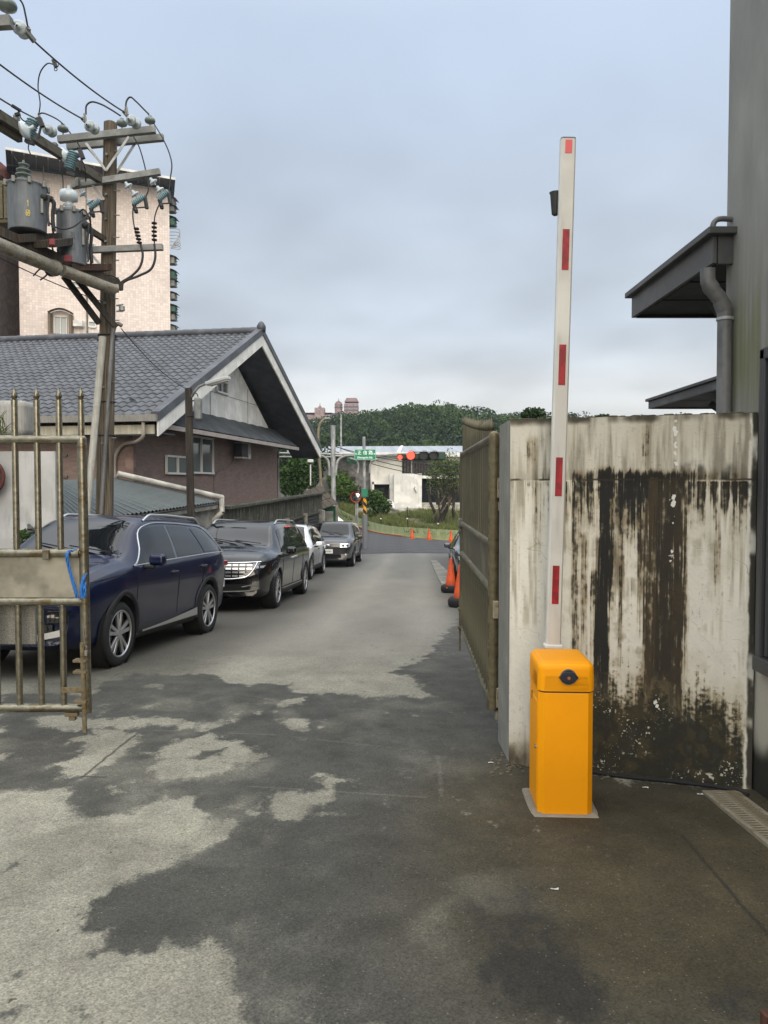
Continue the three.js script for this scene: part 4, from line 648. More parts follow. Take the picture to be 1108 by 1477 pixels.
{ // ---------- blue SUV nearest to the gate
  const L = 4.68, s = {
    L, W: 1.84, R: .362, tw_: .235, axles: [1.40, -1.305], clad: .075, bow: .24, crown: .04,
    top: [[-2.34, .90], [-2.31, 1.05], [-2.25, 1.22], [-2.12, 1.44], [-1.9, 1.60], [-1.6, 1.66], [-1.0, 1.685], [-.3, 1.70], [.2, 1.685], [.42, 1.645], [1.12, 1.225], [1.26, 1.175], [1.7, 1.125], [2.05, 1.05], [2.22, .96], [2.31, .84], [2.34, .70]],
    squat: .97, belt: [[-2.34, .88], [-2.28, 1.0], [-1.9, 1.17], [-1.2, 1.155], [0, 1.12], [1.2, 1.085], [1.9, 1.0], [2.22, .90], [2.34, .66]],
    hw: [[-2.34, .70], [-2.28, .80], [-2.1, .875], [-1.5, .918], [-.6, .905], [.4, .905], [1.4, .92], [1.9, .89], [2.2, .83], [2.34, .74]],
    tw: [[-2.34, .66], [-2.2, .70], [-1.8, .60], [-1.2, .615], [0, .625], [.5, .63], [1.15, .76], [1.9, .76], [2.34, .66]],
    bot: [[-2.34, .42], [-2.1, .30], [-1.6, .24], [1.6, .24], [2.1, .26], [2.34, .34]],
    windows: [[-.16, .98, -.24, .52, .05, .9], [-1.12, -.24, -1.02, -.30, .05, .9], [-1.9, -1.20, -1.66, -1.10, .07, .86]],
    pillars: [[-.24, -.16, -.30, -.24, .03, .93]],
    chrome: [[[1.06, .02], [.95, .15], [.72, .55], [.52, .93], [.2, .98], [-.5, .985], [-1.1, .97], [-1.6, .92], [-1.76, .72], [-1.98, .06]], [[1.06, .01], [.4, .01], [-.6, .01], [-1.3, .01], [-2.0, .04]]],
    mirror: [.78, 1.12], gaps: [[.98, .36, 1.02, 1.05, .02], [-.2, .34, -.2, 1.1, .0], [-1.02, .46, -1.12, 1.13, .04], [1.02, 1.06, 2.05, .97]], handles: [[-.02, .98], [-1.02, 1.01]], rails: [.25, -1.72, mt.satin], screen: [.46, 1.13], rear: [-1.95, -2.2],
    wheel: { n: 5, w: .035, split: true, fill: true },
  };
  s.front = ({ t, lp, face, facePatch, f, bend }) => {
    for (const g of [1, -1]) {
      const hl = lp('headlight', facePatch(g * .50, g * .83, (u) => .80 + .03 * u, (u) => .905 + .045 * u, .012, 0), carM.lampDark, t); lp('lamp_strip', facePatch(g * .52, g * .82, (u) => .90 + .04 * u, (u) => .922 + .044 * u, .018, 0), carM.lamp, hl);
      lp('fog_lamp_panel', facePatch(g * .55, g * .82, () => .58, () => .70, .01, 0), carM.gloss, t);
      lp('sill_trim', grid(16, 2, (u, v) => { const x = mix(-.86, .86, u), w = f.hw(x); return V(x, mix(.315, .33 + .085 * (1 - u) ** 1.6 + .006, v) + .01 * (1 - u), g * (w * .972 + .016)); }), mt.satin, t);
      const tl = lp('tail_lamp', [rbox(.22, .09, .06, -2.12, 1.0, g * .83, .025)], carM.tail, t);
    }
    lp('bumper_trim', facePatch(-.72, .72, (u) => .37 + .08 * Math.abs(u * 2 - 1) ** 2, (u) => .42 + .10 * Math.abs(u * 2 - 1) ** 2, .03, 0, 16), mt.satin, t);
    lp('lower_grille', facePatch(-.6, .6, () => .43, () => .56, .006, 0, 14), carM.gloss, t);
    lp('grille', facePatch(-.46, .46, (u) => .60, (u) => .86, .008, 0, 14), carM.gloss, t);
    lp('grille_frame', both((g) => curve([face(.88, g * .48, .02), face(.74, g * .40, .024), face(.62, g * .26, .026), face(.60, 0, .03)], .018)), mt.satin, t);
    nose.plate(t, face(.55, 0, .03), 'BRK-6', .38, .16);
  };
  const paint = M(S(6, 16, 46), .35, 0, { clearcoat: .65, clearcoatRoughness: .03, specularIntensity: .4 });
  park(s, 'parked_suv', 'dark blue SUV with silver roof rails parked behind the closed gate leaf', -2.97, 8.52, -2.59, 11.2, paint, -1);
}
{ // ---------- black van
  const L = 5.15, s = {
    L, W: 1.99, R: .36, tw_: .235, axles: [1.60, -1.55], clad: .05, bow: .2, crown: .04, cladMat: carM.gloss,
    top: [[-2.575, .95], [-2.53, 1.1], [-2.42, 1.3], [-2.22, 1.62], [-2.05, 1.69], [-1.5, 1.735], [-.2, 1.745], [.4, 1.72], [.66, 1.67], [1.42, 1.20], [1.55, 1.15], [2.1, 1.09], [2.4, 1.0], [2.53, .90], [2.575, .72]],
    belt: [[-2.575, .9], [-2.4, 1.06], [-1.2, 1.075], [0, 1.05], [1.3, 1.03], [2.1, .98], [2.45, .90], [2.575, .68]],
    hw: [[-2.575, .82], [-2.45, .92], [-2, .98], [0, .985], [1.7, .985], [2.1, .96], [2.42, .89], [2.575, .80]],
    tw: [[-2.575, .74], [-2.3, .70], [-1.8, .69], [0, .70], [.7, .70], [1.45, .82], [2.1, .82], [2.575, .72]],
    bot: [[-2.575, .42], [-2.2, .28], [-1.6, .22], [1.7, .22], [2.3, .24], [2.575, .30]],
    windows: [[.02, 1.15, -.04, .72, .06, .9], [-1.1, -.08, -1.05, -.13, .06, .9], [-2.1, -1.2, -1.95, -1.14, .06, .9]], pillars: [[-.08, .02, -.13, -.04, .03, .93], [-1.2, -1.1, -1.14, -1.05, .03, .93]],
    mirror: [1.0, 1.05], gaps: [[1.12, .35, 1.12, 1.0, .02], [-.03, .32, -.03, 1.02], [-1.12, .45, -1.15, 1.04], [1.12, 1.0, 2.3, .93]], handles: [[.14, .93], [-.2, .94]], rails: [.5, -1.9, mt.satin], screen: [.72, 1.43], rear: [-2.2, -2.42], handleMat: mt.satin,
    wheel: { n: 10, w: .03 },
  };
  s.front = ({ t, lp, face, facePatch, f }) => {
    const gr = lp('grille', facePatch(-.74, .74, (u) => .60 + .10 * Math.abs(2 * u - 1) ** 3, (u) => .925, .008, 0, 16), carM.gloss, t);
    const cells = []; for (let r = 0; r < 4; r++) for (let c = -5; c <= 5; c++) { const z = c * .125, y = .67 + r * .066; if (Math.abs(z) > .70 - (3 - r) * .05) continue; cells.push(facePatch(z - .05, z + .05, () => y - .014, () => y + .018, .02, 0, 2, 1)); }
    cells.forEach((c) => lp('grille_cell', c, mt.satin, gr));
    lp('grille_frame', [curve([face(.925, -.82, .022), face(.912, -.5, .025), face(.905, 0, .028), face(.912, .5, .025), face(.925, .82, .022)], .014, 40), ...both((g) => curve([face(.92, g * .76, .02), face(.80, g * .71, .024), face(.67, g * .60, .026), face(.625, g * .42, .03), face(.61, 0, .034)], .016, 30))], mt.chrome, t);
    for (const g of [1, -1]) {
      const hl = lp('headlight', facePatch(g * .69, g * .90, (u) => .78 + .02 * u, (u) => .91 + .02 * u, .012, 0), carM.lampDark, t); lp('lamp_lens', [facePatch(g * .71, g * .79, () => .81, () => .85, .02, 0, 2, 1), facePatch(g * .81, g * .88, () => .815, () => .855, .02, 0, 2, 1)], carM.lamp, hl);
      lp('bumper_trim', curve([face(.47, g * .5, .02), face(.50, g * .74, .024), face(.44, g * .80, .024), face(.40, g * .6, .02), face(.385, 0, .03)], .012, 30), mt.steel, t);
      lp('sill_trim', grid(16, 2, (u, v) => { const x = mix(-1.1, 1.15, u), w = f.hw(x); return V(x, mix(.325, .36, v), g * (w * .972 + .014)); }), mt.satin, t);
      lp('tail_lamp', rbox(.14, .14, .06, -2.44, 1.0, g * .88, .025), carM.tail, t);
    }
    lp('lower_grille', facePatch(-.62, .62, () => .40, () => .52, .006, 0, 14), carM.well, t);
    nose.plate(t, face(.56, 0, .03), 'BMD-22', .38, .16);
  };
  park(s, 'parked_van', 'black van with a bright studded grille parked behind the blue car', -2.06, 14.75, -1.85, 17.9, M(S(14, 15, 17), .25, 0, { specularIntensity: .5, clearcoat: .8, clearcoatRoughness: .03 }), -1);
}
{ // ---------- white crossover, mostly hidden
  const L = 4.6, s = {
    L, W: 1.85, R: .35, tw_: .22, axles: [1.38, -1.30], clad: .07, bow: .2,
    top: [[-2.3, .9], [-2.24, 1.05], [-2.1, 1.3], [-1.8, 1.58], [-1.5, 1.63], [-.3, 1.67], [.3, 1.65], [.5, 1.60], [1.15, 1.16], [1.3, 1.10], [1.9, 1.03], [2.2, .92], [2.3, .7]],
    belt: [[-2.3, .85], [-2.1, 1.05], [-1, 1.03], [0, 1.0], [1.2, .98], [1.9, .94], [2.2, .84], [2.3, .62]],
    hw: [[-2.3, .72], [-2.1, .87], [-1.4, .922], [0, .905], [1.4, .92], [1.9, .89], [2.2, .82], [2.3, .74]], tw: [[-2.3, .66], [-1.8, .60], [0, .62], [.5, .63], [1.2, .76], [2.3, .66]], bot: [[-2.3, .42], [-1.6, .24], [1.6, .24], [2.3, .34]],
    windows: [[-.16, .95, -.22, .52, .06, .9], [-1.08, -.22, -1.0, -.28, .06, .9], [-1.75, -1.16, -1.5, -1.08, .07, .86]], pillars: [[-.22, -.16, -.28, -.22, .03, .93]],
    mirror: [.8, 1.0], gaps: [[1.0, .36, 1.0, .95, .02], [-.18, .34, -.18, .98], [-1.0, .46, -1.1, 1.0]], handles: [[0, .88], [-.98, .9]], rails: [.2, -1.65, carM.trim], screen: [.52, 1.15], rear: [-1.85, -2.1], handleMat: carM.trim, wheel: { n: 5, w: .04, split: true },
  };
  s.front = ({ t, lp, face, facePatch }) => { lp('grille', facePatch(-.5, .5, () => .5, () => .84, .008, 0, 12), carM.gloss, t); for (const g of [1, -1]) { lp('headlight', facePatch(g * .52, g * .82, () => .76, () => .86, .012, 0), carM.lamp, t); lp('tail_lamp', rbox(.2, .1, .06, -2.12, .95, g * .83, .025), carM.tail, t); } };
  park(s, 'parked_suv', 'white SUV parked in the row between the black van and the farther dark grey car', -2.16, 22.7, -2.0, 25.5, M(S(226, 228, 228), .25, 0, { clearcoat: 1 }), -1);
}
{ // ---------- dark grey SUV at the end of the row
  const L = 4.44, s = {
    L, W: 1.83, R: .345, tw_: .22, axles: [1.32, -1.30], clad: .05, bow: .16, crown: .03, cladMat: carM.trim,
    top: [[-2.22, .95], [-2.18, 1.1], [-2.1, 1.3], [-1.9, 1.64], [-1.7, 1.69], [-.4, 1.71], [.2, 1.69], [.38, 1.65], [.95, 1.17], [1.1, 1.12], [1.7, 1.07], [2.05, 1.0], [2.18, .92], [2.22, .74]],
    belt: [[-2.22, .9], [-2.1, 1.05], [-1, 1.04], [0, 1.02], [1.0, 1.0], [1.8, .95], [2.1, .88], [2.22, .66]],
    hw: [[-2.22, .8], [-2.1, .88], [-1.4, .912], [0, .90], [1.4, .912], [1.8, .89], [2.1, .83], [2.22, .78]], tw: [[-2.22, .7], [-1.9, .64], [0, .66], [.4, .66], [1.0, .76], [2.22, .70]], bot: [[-2.22, .42], [-1.6, .28], [1.6, .28], [2.22, .32]],
    windows: [[-.2, .8, -.24, .42, .06, .9], [-1.06, -.28, -1.04, -.30, .06, .9], [-1.9, -1.16, -1.78, -1.12, .07, .9]], pillars: [[-.28, -.2, -.3, -.24, .03, .93]],
    mirror: [.66, 1.04], gaps: [[.86, .36, .86, .98, .02], [-.24, .34, -.24, 1.0], [-1.02, .46, -1.1, 1.02]], handles: [[-.06, .9], [-.98, .92]], screen: [.42, .95], rear: [-1.9, -2.1], handleMat: carM.trim, wheel: { n: 5, w: .06 },
  };
  s.front = ({ t, lp, face, facePatch }) => {
    const gr = lp('grille', facePatch(-.42, .42, (u) => .76, (u) => .90, .008, 0, 12), carM.trim, t); lp('badge', new THREE.SphereGeometry(1, 16, 10).scale(.012, .035, .085).translate(...face(.84, 0, .02).toArray()), mt.chrome, gr); lp('grille_bar', [.78, .87].map((y) => curve([face(y, -.4, .016), face(y, 0, .018), face(y, .4, .016)], .008)), mt.steel, gr);
    for (const g of [1, -1]) { const hl = lp('headlight', facePatch(g * .46, g * .82, (u) => .755 + .02 * u, (u) => .915, .014, 0), carM.lamp, t); lp('lamp_lens', [ball(.05, ...face(.83, g * .57, -.01).toArray()), ball(.05, ...face(.83, g * .72, -.005).toArray())], carM.lampDark, hl); lp('fog_lamp', ball(.04, ...face(.5, g * .66, -.01).toArray()), carM.lamp, t); lp('tail_lamp', rbox(.08, .26, .06, -2.14, .98, g * .84, .02), carM.tail, t); }
    lp('lower_grille', facePatch(-.5, .5, () => .38, () => .50, .008, 0, 12), carM.well, t); lp('bumper', facePatch(-.8, .8, () => .52, () => .72, .012, 0, 14), carM.trim, t);
    nose.plate(t, face(.62, -.02, .035), 'W5752', .36, .16);
  };
  park(s, 'parked_suv', 'dark grey boxy SUV at the far end of the parked row beside the mirror post', -1.13, 28.9, -.95, 31.5, M(S(32, 34, 36), .3, 0, { clearcoat: 1, clearcoatRoughness: .03 }), -1);
}
{ // ---------- dark car on the right, seen as a sliver behind the gate
  const L = 4.6, s = {
    L, W: 1.8, R: .33, tw_: .21, axles: [1.38, -1.3], bow: .2, clad: .03, cladMat: carM.trim,
    top: [[-2.3, .9], [-2.2, 1.05], [-1.9, 1.25], [-1.5, 1.5], [-1, 1.56], [0, 1.58], [.35, 1.55], [1.1, 1.08], [1.3, 1.03], [1.9, .95], [2.2, .85], [2.3, .68]],
    belt: [[-2.3, .85], [-2.1, 1.0], [0, .97], [1.2, .95], [1.9, .9], [2.2, .8], [2.3, .6]], hw: [[-2.3, .72], [-2.1, .85], [-1.4, .9], [1.4, .9], [1.9, .87], [2.2, .8], [2.3, .72]], tw: [[-2.3, .66], [-1.5, .58], [0, .6], [.4, .6], [1.2, .74], [2.3, .66]], bot: [[-2.3, .4], [-1.6, .22], [1.6, .22], [2.3, .3]],
    windows: [[-.16, .9, -.22, .45, .06, .9], [-1.3, -.22, -1.2, -.28, .06, .9]], mirror: [.72, .98], gaps: [[.95, .36, .95, .92], [-.18, .34, -.18, .95]], handles: [[0, .86]], screen: [.4, 1.1], rear: [-1.55, -1.95], wheel: { n: 5, w: .05 },
  };
  s.front = ({ t, lp, face, facePatch }) => { lp('grille', facePatch(-.45, .45, () => .5, () => .76, .008, 0, 10), carM.gloss, t); for (const g of [1, -1]) lp('headlight', facePatch(g * .5, g * .8, () => .66, () => .76, .012, 0), carM.lamp, t); };
  park(s, 'parked_car', 'dark grey car on the right of the lane, seen as a sliver behind the gate', 1.98, 21.6, 2.1, 24.3, M(S(64, 68, 72), .25, .3, { clearcoat: 1 }), 1);
}

// ================================================================== LEFT: HOUSE, SHED, WALLS
const hu = V(.169, 0, -.985), hn = V(-.985, 0, -.169), HA = V(-5.92, 0, -20);
const hp = (s, t, y) => HA.clone().addScaledVector(hu, s).addScaledVector(hn, t).setY(y);      // along the gable, along the ridge, height
const EV = 3.46, RIDGE = 7.22, SR = 8.3, SE = 16.7;
{
  const t = T('tiled_house', 'low brick house with dark grey tiled roof and white gable boards', 'house', hp(7, 6, gy(24)));
  const brick = dtex(512, 512, (i, j) => { const row = j >> 3, off = (row & 1) * 16, cx = ((i + off) >> 5), jx = (i + off) & 31, jy = j & 7; if (jy === 0 || jx === 0) return [124, 111, 103]; const h = hash(cx & 15, row); const k = .93 + .12 * h + .1 * (fbm(i / 40, j / 40, 3) - .5); return [130 * k, 110 * k, 101 * k]; }, true, 3.6);
  const bm = M(0xffffff, .85, 0, { map: brick, bumpMap: brick, bumpScale: .003 });
  const tileM = M(S(80, 83, 88), .5, 0, { map: TX.mottle }), fas = M(S(228, 226, 218), .7, 0, { map: TX.faint }), dk = M(S(64, 66, 72), .65, 0, { map: TX.mottle });
  const wy0 = -1.6, wt = 1.3;
  // walls: gable side towards the lane, front under the near eave
  const w = part('wall', [quad(hp(1, wt, wy0), hp(14.4, wt, wy0), hp(14.4, wt, 3.4), hp(1, wt, 3.4)), quad(hp(1, wt, wy0), hp(1, 16, wy0), hp(1, 16, 3.6), hp(1, wt, 3.6)), quad(hp(14.4, wt, wy0), hp(14.4, 16, wy0), hp(14.4, 16, 3.6), hp(14.4, wt, 3.6))], bm, t);
  part('corner_pier', bar(hp(1.0, wt, wy0), hp(1.0, wt, 3.4), .22, .22), M(S(150, 124, 112), .8, 0, { map: TX.mottle }), w);
  const slope = (RIDGE - EV) / SR, ry = (s) => (s < SR ? EV + s * slope : EV + (SE - s) * slope);
  const gw = part('gable_wall', [slabPoly([[3.2, 3.9], [13.4, 3.9], [SR, ry(SR) - .5]])], fas, t);
  function slabPoly(pts) { const a = pts.map(([s, y]) => hp(s, wt - .02, y)), b = pts.map(([s, y]) => hp(s, wt + .1, y)); return [tri(...a), tri(...b)]; }
  part('gable_joint', [bar(hp(6.6, wt - .025, 4.0), hp(6.6, wt - .025, 5.6), .02), bar(hp(10.4, wt - .025, 4.0), hp(10.4, wt - .025, 5.5), .02), bar(hp(4.2, wt - .025, 4.95), hp(11.8, wt - .025, 4.95), .015)], mt.steel, gw);
  // roof deck + soffit, tiles on the near slope as raised pans
  const top = (s, tt, o = 0) => hp(s, tt, ry(s) + o);
  part('roof_deck', [...slab([top(-.02, -.02), top(SR, -.02), top(SR, 17), top(-.02, 17)], .09), ...slab([top(SR, -.02), top(SE, -.02), top(SE, 17), top(SR, 17)], .09)], dk, t);
  const tiles = [], rows = 25, colsW = .27; const su = SR / rows; let base = [];
  { // one pan: a raised roll beside a flat, lifted at its lower end
    const prof = [[0, .0], [.12, .008], [.22, .026], [.5, .046], [.78, .026], [.88, .008], [1, 0]];
    const pos = [];
    for (let r = 0; r < rows; r++) for (let c = 0; c < 62; c++) {
      const s0 = r * su - .02, s1 = (r + 1) * su + .03, t0 = .0 + (c + (r & 1) * .0) * colsW, j = .006 * hash(r, c);
      for (let k = 0; k < 6; k++) { const [a, ha] = prof[k], [b, hb] = prof[k + 1]; const A = top(s0, t0 + a * colsW, .05 + ha + j), B = top(s0, t0 + b * colsW, .05 + hb + j), C = top(s1, t0 + b * colsW, .012 + hb + j), E = top(s1, t0 + a * colsW, .012 + ha + j), F0 = top(s0, t0 + a * colsW, .0), F1 = top(s0, t0 + b * colsW, .0); for (const v of [A, B, C, A, C, E, F0, F1, B, F0, B, A]) pos.push(v.x, v.y, v.z); }
    }
    const g = new THREE.BufferGeometry(); g.setAttribute('position', new THREE.Float32BufferAttribute(pos, 3)); g.computeVertexNormals();
    part('roof_tiles', g, tileM, t, { kind: 'stuff' });
  }
  const rc = []; for (let i = 0; i < 44; i++) rc.push(new THREE.CylinderGeometry(.15, .135, .40, 12, 1, false, 0, Math.PI).rotateX(Math.PI / 2).rotateY(0).applyMatrix4(frameOf(top(SR, i * .38 - .05, .06), top(SR, i * .38 + .33, .06))));
  part('ridge_tiles', [...rc, lathe([[0, -.1], [.16, -.1], [.17, .1], [.09, .24], [0, .3]], 10).translate(...top(SR, -.02, .12).toArray())], tileM, t);
  // gable boards: white fascia with a dark verge cap
  const boards = (a, b, tt, dy, h, th) => slabV(top(a, tt), top(b, tt), dy, h, th);
  function slabV(p, q, dy, h, th) { const o = hn.clone().multiplyScalar(th); const A = p.clone().add(V(0, dy, 0)), B = q.clone().add(V(0, dy, 0)), C = B.clone().add(V(0, -h, 0)), E = A.clone().add(V(0, -h, 0)); const g = [A, B, C, E].map((v) => v.clone().add(o)); return [quad(A, B, C, E), quad(...g), quad(A, B, g[1], g[0]), quad(E, C, g[2], g[3]), quad(A, E, g[3], g[0]), quad(B, C, g[2], g[1])]; }
  part('gable_board', boards(-.06, SR, -.06, -.07, .42, .05), fas, t); part('gable_board', boards(SR, SE + .06, -.06, -.07, .42, .05), fas, t);
  part('verge_cap', [...boards(-.08, SR, -.10, .16, .24, .24), ...boards(SR, SE + .08, -.10, .16, .24, .24)], tileM, t);
  part('soffit', [...slab([top(0, 0, -.47), top(SR, 0, -.47), top(SR, wt, -.47), top(0, wt, -.47)], .03), ...slab([top(SR, 0, -.47), top(SE, 0, -.47), top(SE, wt, -.47), top(SR, wt, -.47)], .03)], dk, t);
  // near eave: gutter and pale board under it, soffit back to the wall
  part('gutter', [bar(hp(-.12, -.05, EV - .05), hp(-.12, 17, EV - .05), .16, .17), bar(hp(-.18, -.05, EV + .03), hp(-.18, 17, EV + .03), .04, .03)], M(S(150, 146, 136), .6, 0, { map: rep(TX.streak, 1.5) }), t);
  part('eave_board', bar(hp(.05, 0.1, EV - .33), hp(.05, 17, EV - .33), .05, .24), M(S(206, 200, 176), .7, 0, { map: rep(TX.streak, 2) }), t);
  part('eave_soffit', slab([hp(.05, 0, EV - .4), hp(1.05, 0, EV - .4), hp(1.05, 17, EV - .4), hp(.05, 17, EV - .4)], .03), dk, t);
  part('downpipe', [curve([hp(-.1, .35, EV - .15), hp(-.1, .35, EV - .5), hp(.1, .6, EV - .62), hp(.86, 1.5, EV - .72), hp(.9, 1.7, EV - 1), hp(.9, 1.7, EV - 1.9)], .05, 40), rod(hp(.9, 1.7, EV - 1.8), hp(.9, 1.7, -.2), .05)], M(S(150, 140, 128), .6), t);
  // lean-to canopy over the gable windows
  const cp = part('canopy', [grid(60, 1, (u, v) => hp(mix(1.0, 13.9, u), mix(wt, .25, v), mix(4.12, 3.36, v) + .03 * Math.abs(Math.sin(u * 150)))), ...slab([hp(1, wt, 4.08), hp(13.9, wt, 4.08), hp(13.9, .25, 3.32), hp(1, .25, 3.32)], .05)], M(S(72, 76, 78), .55, 0, { map: TX.mottle }), t);
  part('canopy_edge', bar(hp(.95, .22, 3.27), hp(13.95, .22, 3.27), .05, .13), M(S(176, 166, 158), .7, 0, { map: rep(TX.streak, 1) }), cp);
  // windows
  function win(s0, s1, y0, y1, n, name = 'window') {
    const f = .06, o = wt - .05, fr = part(name, [bar(hp(s0, o, y1), hp(s1, o, y1), .1, f), bar(hp(s0, o, y0), hp(s1, o, y0), .12, f), ...Array.from({ length: n + 1 }, (_, i) => bar(hp(mix(s0, s1, i / n), o, y0), hp(mix(s0, s1, i / n), o, y1), .09, f, 0, V(1, 0, 0)))], mt.frameWhite, t);
    for (let i = 0; i < n; i++) part('pane', quad(hp(mix(s0, s1, i / n), wt - .02, y0), hp(mix(s0, s1, (i + 1) / n), wt - .02, y0), hp(mix(s0, s1, (i + 1) / n), wt - .02, y1), hp(mix(s0, s1, i / n), wt - .02, y1)), M(S(96, 104, 104), .08, 0, { specularIntensity: 1 }), fr); return fr;
  }
  win(4.75, 6.75, 2.08, 3.28, 2); win(3.1, 4.7, 2.03, 2.56, 2); win(7.1, 8.2, 5.0, 5.42, 2, 'attic_window');
  const ac = part('air_conditioner', [rbox(1, .62, .32, 0, 0, 0, .02).applyMatrix4(new THREE.Matrix4().makeBasis(hu, UPV, hu.clone().cross(UPV)).setPosition(hp(9.1, wt - .28, 2.98)))], M(S(196, 194, 186), .6, 0, { map: TX.mottle }), t);
  part('fan_grille', [rbox(.62, .5, .34, -.1, 0, -.0, .01).applyMatrix4(new THREE.Matrix4().makeBasis(hu, UPV, hu.clone().cross(UPV)).setPosition(hp(9.0, wt - .29, 2.98))), box(.5, .4, .03).applyMatrix4(new THREE.Matrix4().makeBasis(hu, UPV, hu.clone().cross(UPV)).setPosition(hp(8.75, wt - .45, 2.98)))], mt.dark, ac);
  part('wall_cable', [curve([hp(8.9, wt - .03, 2.7), hp(8.3, wt - .03, 2.35), hp(7.4, wt - .03, 2.2), hp(6.85, wt - .03, 1.9)], .012, 20, 5), rod(hp(6.9, wt - .02, -1), hp(6.9, wt - .02, 2.1), .012), rod(hp(14.3, wt - .04, -1.3), hp(14.3, wt - .04, 3.2), .05)], mt.steel, t);
  // recessed porch side with small windows under the eave
  part('front_window', [bar(hp(.97, 3.2, 2.5), hp(.97, 5, 2.5), .06), bar(hp(.97, 3.2, 1.9), hp(.97, 5, 1.9), .06)], mt.steel, t);
}
{ // corrugated shed in front of the house, its pipe and low wall
  const U0 = P(30, 697, 17), U1 = P(167, 690, 19.3), L0 = P(40, 764, 11.6), L1 = P(317, 724, 20.9);
  const t = T('corrugated_shed', 'low lean-to with a green grey corrugated roof between the parked cars and the house', 'shed', V(-6, gy(16), -16));
  const sheetM = M(S(84, 92, 90), .5, .2, { map: rep(TX.streak, 2) });
  const n = 46; for (let i = 0; i < n; i++) { const a = i / n, b = (i + 1) / n + .004; part('roof_sheet', grid(8, 1, (u, v) => { const k = mix(a, b, u); return U0.clone().lerp(U1, k).lerp(L0.clone().lerp(L1, k), v).add(V(0, .026 * Math.sin(u * Math.PI * 2) + .004 * (i & 1), 0)); }), sheetM, t); }
  part('roof_underside', slab([U0, U1, L1, L0].map((p) => p.clone().add(V(0, -.05, 0))), .02), mt.dark, t);
  const wl = part('low_wall', [quad(L0.clone().add(V(-.15, -.12, 0)), L1.clone().add(V(-.15, -.12, 0)), L1.clone().setY(-1.6).add(V(-.15, 0, 0)), L0.clone().setY(-1.6).add(V(-.15, 0, 0))), quad(U1.clone().add(V(0, -.06, -.05)), L1.clone().add(V(0, -.06, -.1)), L1.clone().setY(-1.6).add(V(0, 0, -.1)), U1.clone().setY(-1.6).add(V(0, 0, -.05)))], mt.concrete, t);
  part('eave_beam', bar(L0.clone().add(V(-.05, -.1, 0)), L1.clone().add(V(-.05, -.1, 0)), .06, .14), mt.concrete, t);
  const o = V(.05, .12, 0); part('drain_pipe', [rod(U1.clone().add(o), L1.clone().add(o), .075), ball(.085, ...L1.clone().add(o).toArray()), rod(L1.clone().add(o), L1.clone().add(V(.08, -.28, .1)), .075), rod(L1.clone().add(V(.08, -.28, .1)), L1.clone().add(V(-.16, -.5, .15)), .07), rod(L1.clone().add(V(-.16, -.48, .15)), L1.clone().setY(-1.1).add(V(-.16, 0, .15)), .07)], mt.pvc, t);
}
